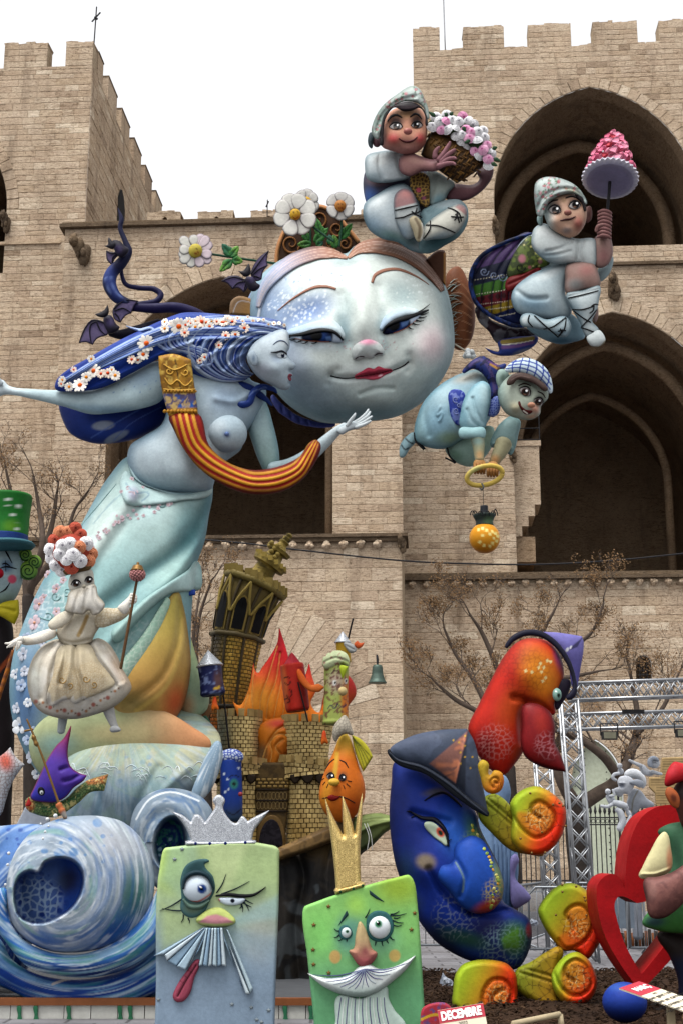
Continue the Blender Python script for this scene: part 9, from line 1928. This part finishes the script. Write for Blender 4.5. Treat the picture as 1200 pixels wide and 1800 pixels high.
puff('head',sm([(1180,1400),(1186,1380),(1210,1360),(1260,1360),(1270,1440),(1230,1462),(1200,1455),(1190,1430)]),YQ-.1,M_P,mnn,'#5f4038',[('e',1196,1392,14,22,0,'#1c1618',.9,.7)],bulge=.9,h=2)
puff('ear',sm([(1168,1394),(1172,1384),(1182,1386),(1192,1398),(1194,1412),(1190,1421),(1181,1418),(1172,1406)]),YQ-.3,M_P,mnn,'#a5623c',[('e',1183,1403,7,10,-20,'#5c2c1c',.85,.7)],bulge=.8,h=1.2)
puff('cap',sm([(1169,1382),(1168,1366),(1174,1350),(1184,1339),(1200,1342),(1240,1345),(1260,1370),(1220,1368),(1190,1376)]),YQ-.2,M_P,mnn,'#b83038',[('e',1180,1356,12,12,0,'#d0505a',.6,.9),('g',1185,1366,1185,1382,'#6a1a20',.6)],bulge=.9,h=1.6)
bal=thing('blue_ball','glossy dark blue ball lying on the mulch before the heart tip','ball',base_at(1096,1795,13.3))
ball('ball_body',1097,1762,36,13.3,M_P,bal,'#2a4a9c',[('g',1097,1750,1097,1795,'#0f1c4c',.9),('e',1085,1735,30,10,0,'#4a70b8',.6,.9)],sq=(1.08,1,.95),res=(40,26))
# ---------------- signs
def sign_text(parent,txt,org,ex,ey,size,mat,name='lettering',sx=1.0,bold=0.0,al='LEFT'):
 """flat lettering on a board: org = start of the baseline, ex / ey = unit directions along and up the board"""
 cu=bpy.data.curves.new(name,'FONT');cu.body=txt;cu.size=size;cu.align_x=al;cu.offset=bold;cu.extrude=0.0008;cu.resolution_u=3
 tmp=bpy.data.objects.new(name,cu);COL.objects.link(tmp);bpy.context.view_layer.update()
 me=bpy.data.meshes.new_from_object(tmp.evaluated_get(bpy.context.evaluated_depsgraph_get()));bpy.data.objects.remove(tmp);bpy.data.curves.remove(cu)
 me.name=name;me.materials.clear();me.materials.append(mat)
 o=bpy.data.objects.new(name,me);COL.objects.link(o)
 ez=np.cross(ex,ey);M=Matrix([[ex[i]*sx,ey[i],ez[i],(org+ez*.004)[i]]for i in range(3)]+[[0,0,0,1]])
 o.parent=parent;o.matrix_parent_inverse=Matrix.Translation(-Vector(WLOC[parent.name]));o.matrix_basis=M
 return o
M_RED=plain_mat('crimson_sign_print','#b84a58',.5,0,.08)
M_CREAM=plain_mat('cream_sign_board','#d9d0bd',.55,0,.08)
M_WHITE=plain_mat('white_print','#f2efec',.5,0,.04)
M_INK=plain_mat('black_print','#1c1a1a',.6,0,.05)
M_POST=plain_mat('pale_wood_post','#b5a88e',.7)
def board(label,tl,tr,down,hfrac,header,year,lines,post,Y):
 """tl / tr: upper corners in pixels with their distances; down: lower left pixel with its distance"""
 A,B,C=P(*tl),P(*tr),P(*down)
 ex=(B-A);W=np.linalg.norm(ex);ex/=W;ey=A-C;ey-=ex*ey.dot(ex);H=np.linalg.norm(ey);ey/=H;ez=np.cross(ex,ey)
 s=thing('month_sign',label,'sign',(C[0],C[1],0))
 def slab_(nm,y0,y1,mat,t0,t1):
  q=[A-ey*y0,A+ex*W-ey*y0,A+ex*W-ey*y1,A-ey*y1];V=np.array([p+ez*t0 for p in q]+[p-ez*t1 for p in q])
  mk(nm,V,np.array([[0,3,2,1],[4,5,6,7]]+[[i,(i+1)%4,4+(i+1)%4,4+i]for i in range(4)]),mat,s,smooth=False)
 slab_('board',0,H,M_CREAM,0,.012);slab_('header',.002,H*hfrac,M_RED,.002,-.0005)
 sign_text(s,header[0],A+ex*W*header[1]-ey*H*hfrac*header[2]+ez*.002,ex,ey,header[3],M_WHITE,'header_lettering',header[4],.004)
 sign_text(s,year[0],A+ex*W*.5-ey*H*year[1],ex,ey,year[2],M_INK,'year_lettering',.8,0,'CENTER')
 for i,t in enumerate(lines):sign_text(s,t,A+ex*W*.5-ey*H*(.45+i*.115),ex,ey,H*.085,M_INK,'text_line',.8,0,'CENTER')
 for pu in post:
  p0=A+ex*W*pu-ey*H*.6-ez*.02;V,Q=boxes_geo([(p0[0]-.03,p0[0]+.03,p0[1]-.0,p0[1]+.05,0,p0[2])]);mk('post',V,Q,M_POST,s,smooth=False)
 return s
board('cream month sign with crimson DECEMBRE header at the bottom edge',(768,1776,10.6),(848,1763,10.6),(774,1890,10.45),.215,('DECEMBRE',.05,.80,.083,.72),('2022',.30,.04),[],(.5,),10.6)
board('slanted cream month sign with crimson header and four lines before the blue ball',(1087,1737,12.2),(1122,1725,12.35),(1172,1803,11.4),.30,('MARÇ',.2,.68,.105,.6),('2022',.36,.03),['Som gent i nits,','revifem en carrerons,','que es crema i es fa bonic','i ho fem a gran memòria.'],(.35,),12.2)
fr=thing('white_frame_stand','corner of a white painted frame at the bottom edge','stand',P(985,1800,10.8)*np.array([1,1,0]))
G=Geo();a,b,c,d=P(900,1800,10.6),P(983,1783,10.8),P(988,1815,10.8),P(905,1840,10.6)
for p,q in((a,b),(b,c),(a,d)):G.rod(p,q,.022,8)
G.rod(c,c*np.array([1,1,0]),.022,8);G.rod(d,d*np.array([1,1,0]),.022,8)
G.build('frame',M_POST,fr,smooth=True)
pk_=thing('round_pink_prop','round pink and gold decorated prop beside the DECEMBRE sign','prop',base_at(765,1815,11.2)*np.array([1,1,0]))
puff('prop_disc',sm([(738,1800),(742,1772),(760,1763),(785,1764),(800,1785),(800,1850),(740,1850)]),11.0,M_P,pk_,'#a8404e',[('n',6,.55,.62,'#5a5a8a',.8,141),('l',[(740,1792),(760,1784),(785,1786)],5,'#c9a83a',.95,.3),('g',760,1796,760,1815,'#9a8a3a',.8)],slab=(8,5),h=1.5)
for lab,u_,v_,w_,h_,Y_ in(('crumpled white printed bag leaning behind the moon face base',782,1735,15,32,17.5),('crumpled white bag on the mulch under the low scroll arm',985,1660,14,12,19.0),('small white crumpled bag beside the barrier foot',936,1622,9,10,20.5)):
 bg=thing('crumpled_bag',lab,'bag',P(u_,v_+h_*.6,Y_)*np.array([1,1,0]));rg=random.Random(int(u_))
 puff('sack',sm([(u_-w_,v_+h_*.5),(u_-w_*.8,v_-h_*.1),(u_-w_*.5,v_-h_*.5),(u_-w_*.3,v_-h_*.8,1),(u_+w_*.1,v_-h_*.55),(u_+w_*.8,v_-h_*.35),(u_+w_,v_+h_*.3),(u_+w_*.5,v_+h_*.6),(u_-w_*.4,v_+h_*.62)]),Y_,M_MATT,bg,'#b9c0cc',[('n',8,.5,.6,'#7d8594',.7,7)],bulge=.8,h=1.2,feats=[('l',[(u_+rg.uniform(-w_,w_),v_-h_*.4),(u_+rg.uniform(-w_,w_),v_+h_*.4)],1.6,rg.choice((-4,4)))for _ in range(9)])
 # ---------------- truss, lamps, barriers, railing, white statues
M_ALU=plain_mat('brushed_aluminium','#b5b8bc',.38,.85,.1)
def truss_geo(G,a,b,s1,s2,w,d,n,r=.022,zz=.012):
 """box truss from a to b, cross directions s1, s2 (unit) with half sizes w, d"""
 a,b,s1,s2=map(lambda q:np.asarray(q,float),(a,b,s1,s2))
 cs_=[s1*w+s2*d,-s1*w+s2*d,-s1*w-s2*d,s1*w-s2*d]
 for c in cs_:G.rod(a+c,b+c,r,8)
 for i in range(n):
  p,q=a+(b-a)*i/n,a+(b-a)*(i+1)/n
  for j in range(4):
   c0,c1=cs_[j],cs_[(j+1)%4]
   if i%2:c0,c1=c1,c0
   G.rod(p+c0,q+c1,zz,6)
   if j%2==0:G.rod(p+c1,q+c0,zz,6)
tr_=thing('stage_truss','silver aluminium truss frame standing behind the red nosed head','truss',P(1010,1660,22.5)*np.array([1,1,0]))
for nm,(ua,va,ub,vb,Y_)in(('beam',(1000,1217,1240,1208,22.0)),('beam',(980,1270,1240,1262,24.2))):
 G=Geo();truss_geo(G,P(ua,va,Y_),P(ub,vb,Y_),(0,0,1),(0,1,0),.13,.13,13);G.build(nm,M_ALU,tr_,smooth=True)
for(ua,va,ub,vb,Y_)in((998,1230,1031,1600,22.0),(950,1300,974,1590,24.2)):
 a,b=P(ua,va,Y_),P(ub,vb,Y_);b[2]=min(b[2],.02)if Y_>0 else b[2]
 G=Geo();truss_geo(G,a,b,(1,0,0),(0,1,0),.13,.13,14);G.build('column',M_ALU,tr_,smooth=True)
for u_,v_,Y_ in((1070,1293,23.8),(1200,1289,23.8),(1112,1251,22.3)):
 fl_=thing('flood_lamp',{1070:'black flood lamp hanging under the truss beside the dark tree',1200:'black flood lamp under the truss at the right edge',1112:'flat dark lamp lying on the lower truss beam'}[u_],'lamp',P(u_,v_,Y_))
 p=P(u_,v_,Y_);wz=(.13,.07)if u_!=1112 else(.17,.03)
 V,Q=boxes_geo([(p[0]-wz[0],p[0]+wz[0],p[1]-.05,p[1]+.05,p[2]-wz[1],p[2]+wz[1])]);mk('housing',V,Q,M_DARK,fl_,smooth=False)
 if u_!=1112:
  V,Q=boxes_geo([(p[0]-wz[0]*.8,p[0]+wz[0]*.8,p[1]-.058,p[1]-.051,p[2]-wz[1]*.75,p[2]+wz[1]*.75)]);mk('lens',V,Q,plain_mat('dull_lamp_glass','#8a8878',.3),fl_,smooth=False)
  G=Geo();G.rod((p[0]-wz[0]-.015,p[1],p[2]),(p[0]-wz[0]-.015,p[1],p[2]+.2),.012,6);G.rod((p[0]+wz[0]+.015,p[1],p[2]),(p[0]+wz[0]+.015,p[1],p[2]+.2),.012,6);G.rod((p[0]-wz[0]-.015,p[1],p[2]+.2),(p[0]+wz[0]+.015,p[1],p[2]+.2),.012,6);G.build('yoke',M_DARK,fl_)
M_GALV=plain_mat('galvanised_steel','#8d9196',.42,.7,.15)
def barrier(label,ua,ub,Ya,Yb):
 a=P(ua,1600,Ya);b=P(ub,1600,Yb);a[2]=b[2]=0;up=np.array([0,0,1.])
 s=thing('crowd_barrier',label,'barrier',(a+b)/2,'steel crowd barriers');d=(b-a);L=np.linalg.norm(d);d/=L
 c=[a+up*.12,a+up*.95,a+d*.12+up*1.08,b-d*.12+up*1.08,b+up*.95,b+up*.12];cc_=np.array(c+[c[0]])
 V,q,t=tube_geo(cc_,np.full(7,.021),8,caps=False);mk('frame',V,[q,t],M_GALV,s)
 n=int(L/.13)
 for i in range(1,n):
  V,q,t=rod_geo(a+d*L*i/n+up*.12,a+d*L*i/n+up*1.07,.008,6);mk('bar',V,[q,t],M_GALV,s)
 for p in(a+d*.25,b-d*.25):
  V,q,t=tube_geo(np.array([p+np.array([-d[1],d[0],0])*.3+up*.02,p+up*.13,p-np.array([-d[1],d[0],0])*.3+up*.02]),np.full(3,.018),6);mk('foot',V,[q,t],M_GALV,s)
barrier('steel crowd barrier partly hidden behind the moon face and green card',690,860,24.5,24.5)
barrier('steel crowd barrier between the moon face and the middle scroll',928,1100,23.5,23.5)
barrier('steel crowd barrier set at an angle behind the others',912,965,25.0,28.5)
barrier('steel crowd barrier seen through the red heart at the right',1104,1290,23.8,23.8)
barrier('steel crowd barrier standing behind under the truss',985,1130,27.0,27.0)
rl=thing('iron_railing','tall black iron railing with spear tops in front of the tower door','railing',(P(1040,1600,42)*np.array([1,1,0])))
x0,x1,Yg=P(840,1500,42)[0],P(1215,1500,42)[0],42.0
n=46;tips=[]
for i in range(n):
 x=x0+(x1-x0)*i/(n-1);tall=i in(16,23,30);hh=3.6 if tall else 2.75
 G=Geo();G.rod((x,Yg,.5),(x,Yg,hh),.035 if tall else .018,6);G.add(*tube_geo(np.array([(x,Yg,hh),(x,Yg,hh+.08),(x,Yg,hh+.3)]),np.array([.02,.05,.004]),6));G.build('bar',M_DARK,rl)
for z in(.55,.85,2.45,2.65):
 V,Q=boxes_geo([(x0,x1,Yg-.025,Yg+.025,z-.02,z+.02)]);mk('rail',V,Q,M_DARK,rl,smooth=False)
G=Geo()
for i in range(n-1):
 x=x0+(x1-x0)*(i+.5)/(n-1)
 for z in(.7,2.55):
  c=np.array([(x+.055*math.cos(a),Yg,z+.055*math.sin(a))for a in np.linspace(0,6.283,9)]);G.add(*tube_geo(c,np.full(9,.01),5,caps=False))
props(G.build('scrollwork',M_DARK,rl),kind='stuff')
V,Q=boxes_geo([(x0-.3,x1+1,Yg-.15,Yg+.2,0,.49)]);mk('plinth',V,Q,M_STONE,rl,smooth=False)
wf=thing('log_edging','low brown log edging behind the red heart','edging',P(1110,1655,25.5)*np.array([1,1,0]))
for i in range(26):
 p=P(1075+i*6,1650,25.6);V,q,t=rod_geo((p[0],25.6,0),(p[0],25.6,.26+.03*(i%3)),.028,8);mk('log',V,[q,t],M_BARK if i%2 else M_RIM,wf)
pn_=thing('grey_panel','grey translucent panel leaning at the barrier behind the heart','panel',P(1100,1640,24.6)*np.array([1,1,0]))
a=P(1080,1632,24.6);b=P(1112,1575,24.6);V,Q=boxes_geo([(a[0],b[0],24.6,24.63,max(a[2],0),b[2])]);mk('sheet',V,Q,plain_mat('grey_blue_sheet','#7d8894',.35),pn_,smooth=False)
zw=Z(1040,1310,7.5);YS=25.0
ws=thing('white_elf_statue','white unpainted statue of a long-nosed elf bust with pointed ear','statue',P(1110,1640,YS)*np.array([1,1,0]))
WHT='#c6cad2'
puff('bust',sm(zw([(470,600),(560,570),(640,600),(720,700),(820,790),(760,830),(640,830),(560,900),(500,860),(450,780),(470,680)])),YS,M_MATT,ws,'#aab0ba',[('l',zw([(600,600),(540,720),(520,880)]),3,'#8a8676',.8,.5)],bulge=.8,h=1.3)
Swh=puff('head',sm(zw([(330,470),(360,420),(440,400),(520,430),(560,500),(520,600),(480,650),(420,640),(380,680),(300,650),(270,600),(340,560)])),YS-.2,M_MATT,ws,WHT,[('e',*zw([(390,530)])[0],6,6,0,'#8a90a0',.8,.6)],bulge=.9,h=1.2,feats=[('g',*zw([(390,530)])[0],5,4,0,-4),('l',zw([(350,500),(420,500)]),2,3)])
puff('nose',sm(zw([(270,600),(340,555),(370,580),(350,620),(300,630)])),YS-.35,M_MATT,ws,WHT,bulge=.9,h=1.0)
puff('ear',sm(zw([(490,490),(560,450),(640,460),(680,510),(640,560),(560,530)])),YS-.3,M_MATT,ws,'#a9b0bc',bulge=.7,h=1.1)
puff('cap',sm(zw([(420,370),(480,315),(560,310),(640,350),(700,420),(710,520),(660,570),(640,480),(540,440),(430,420)])),YS-.15,M_MATT,ws,'#d6dae0',bulge=.9,h=1.3)
tube('support',[(1115,1430,-10,6),(1118,1520,-10,7),(1120,1645,-10,9)],YS,M_MATT,ws,'#8d929c',seg=10)
def doll(label,headc,hr_,body,limbs,hat=None):
 s=thing('white_doll_statue',label,'statue',P(*zw([headc])[0],YS-.5),'small white dolls on the elf statue')
 hu,hv=zw([headc])[0];ball('head',hu,hv,hr_/7.5,YS-.5,M_MATT,s,'#d3d7de',[('e',hu-1,hv,1,1.2,0,'#5a6070',.9,.4),('e',hu+2.5,hv,1,1.2,0,'#5a6070',.9,.4)],res=(16,10))
 puff('body',sm(zw(body)),YS-.45,M_MATT,s,'#c6cbd4',bulge=.9,h=1.0)
 for q in limbs:tube('limb',[(*zw([(x,y)])[0],3,r)for x,y,r in q],YS-.5,M_MATT,s,'#c9ced6',seg=8,n=4)
 if hat:puff('hair',sm(zw(hat)),YS-.6,M_MATT,s,'#a9b2c0',bulge=.8,h=1.0)
doll('white doll with outspread arms flying over the elf cap',(820,235),70,[(620,270),(660,250),(760,330),(830,350),(800,395),(700,400),(640,350)],[[(640,270,3.6),(560,235,3),(490,200,2.4)],[(790,350,3.6),(860,370,3),(910,378,2.4)]],[(725,220),(740,170),(800,140),(860,160),(880,210),(800,200),(790,290),(740,280)])
doll('tiny white doll sitting on the front of the elf cap',(360,270),36,[(340,310),(380,300),(420,350),(400,385),(355,380)],[[(350,370,3),(290,385,3),(270,430,3),(310,460,2.6)]])
doll('white doll stretched out under the elf nose',(205,610),38,[(180,660),(240,650),(310,740),(260,800),(200,740)],[[(260,780,3.4),(200,810,3),(120,800,2.6)],[(230,670,2.6),(290,660,2.2),(270,590,2)],[(290,760,5),(380,780,6),(440,800,5)]])
doll('white doll hanging upside down below the stretched doll',(445,825),36,[(440,850),(480,850),(520,930),(490,960),(450,910)],[[(500,940,3),(470,1000,3),(440,1040,2.6)],[(330,850,5),(370,890,6),(400,1000,6),(360,1100,6)]])
nt_=thing('wall_notice','yellowed stone notice tablet with rows of small text on the tower wall','tablet',P(1160,1420,52))
zq_=[(1138,1374,1),(1160,1372,1),(1160,1332,1),(1180,1332,1),(1180,1440,1),(1150,1425,1),(1150,1395,1),(1138,1384,1)]
SNt=puff('tablet',sm([(1139,1366,1),(1158,1366,1),(1162,1332,1),(1205,1330,1),(1205,1425,1),(1152,1425,1),(1150,1395,1),(1139,1384,1)],2),52.0,M_MATT,nt_,'#b09a74',[('l',[(1164 if i<8 else 1143+(i>10)*10,1334+i*4.6),(1200,1334+i*4.6)],1.5,'#6a5a42',.8,.3)for i in range(19)],slab=(3,2),h=1.2)
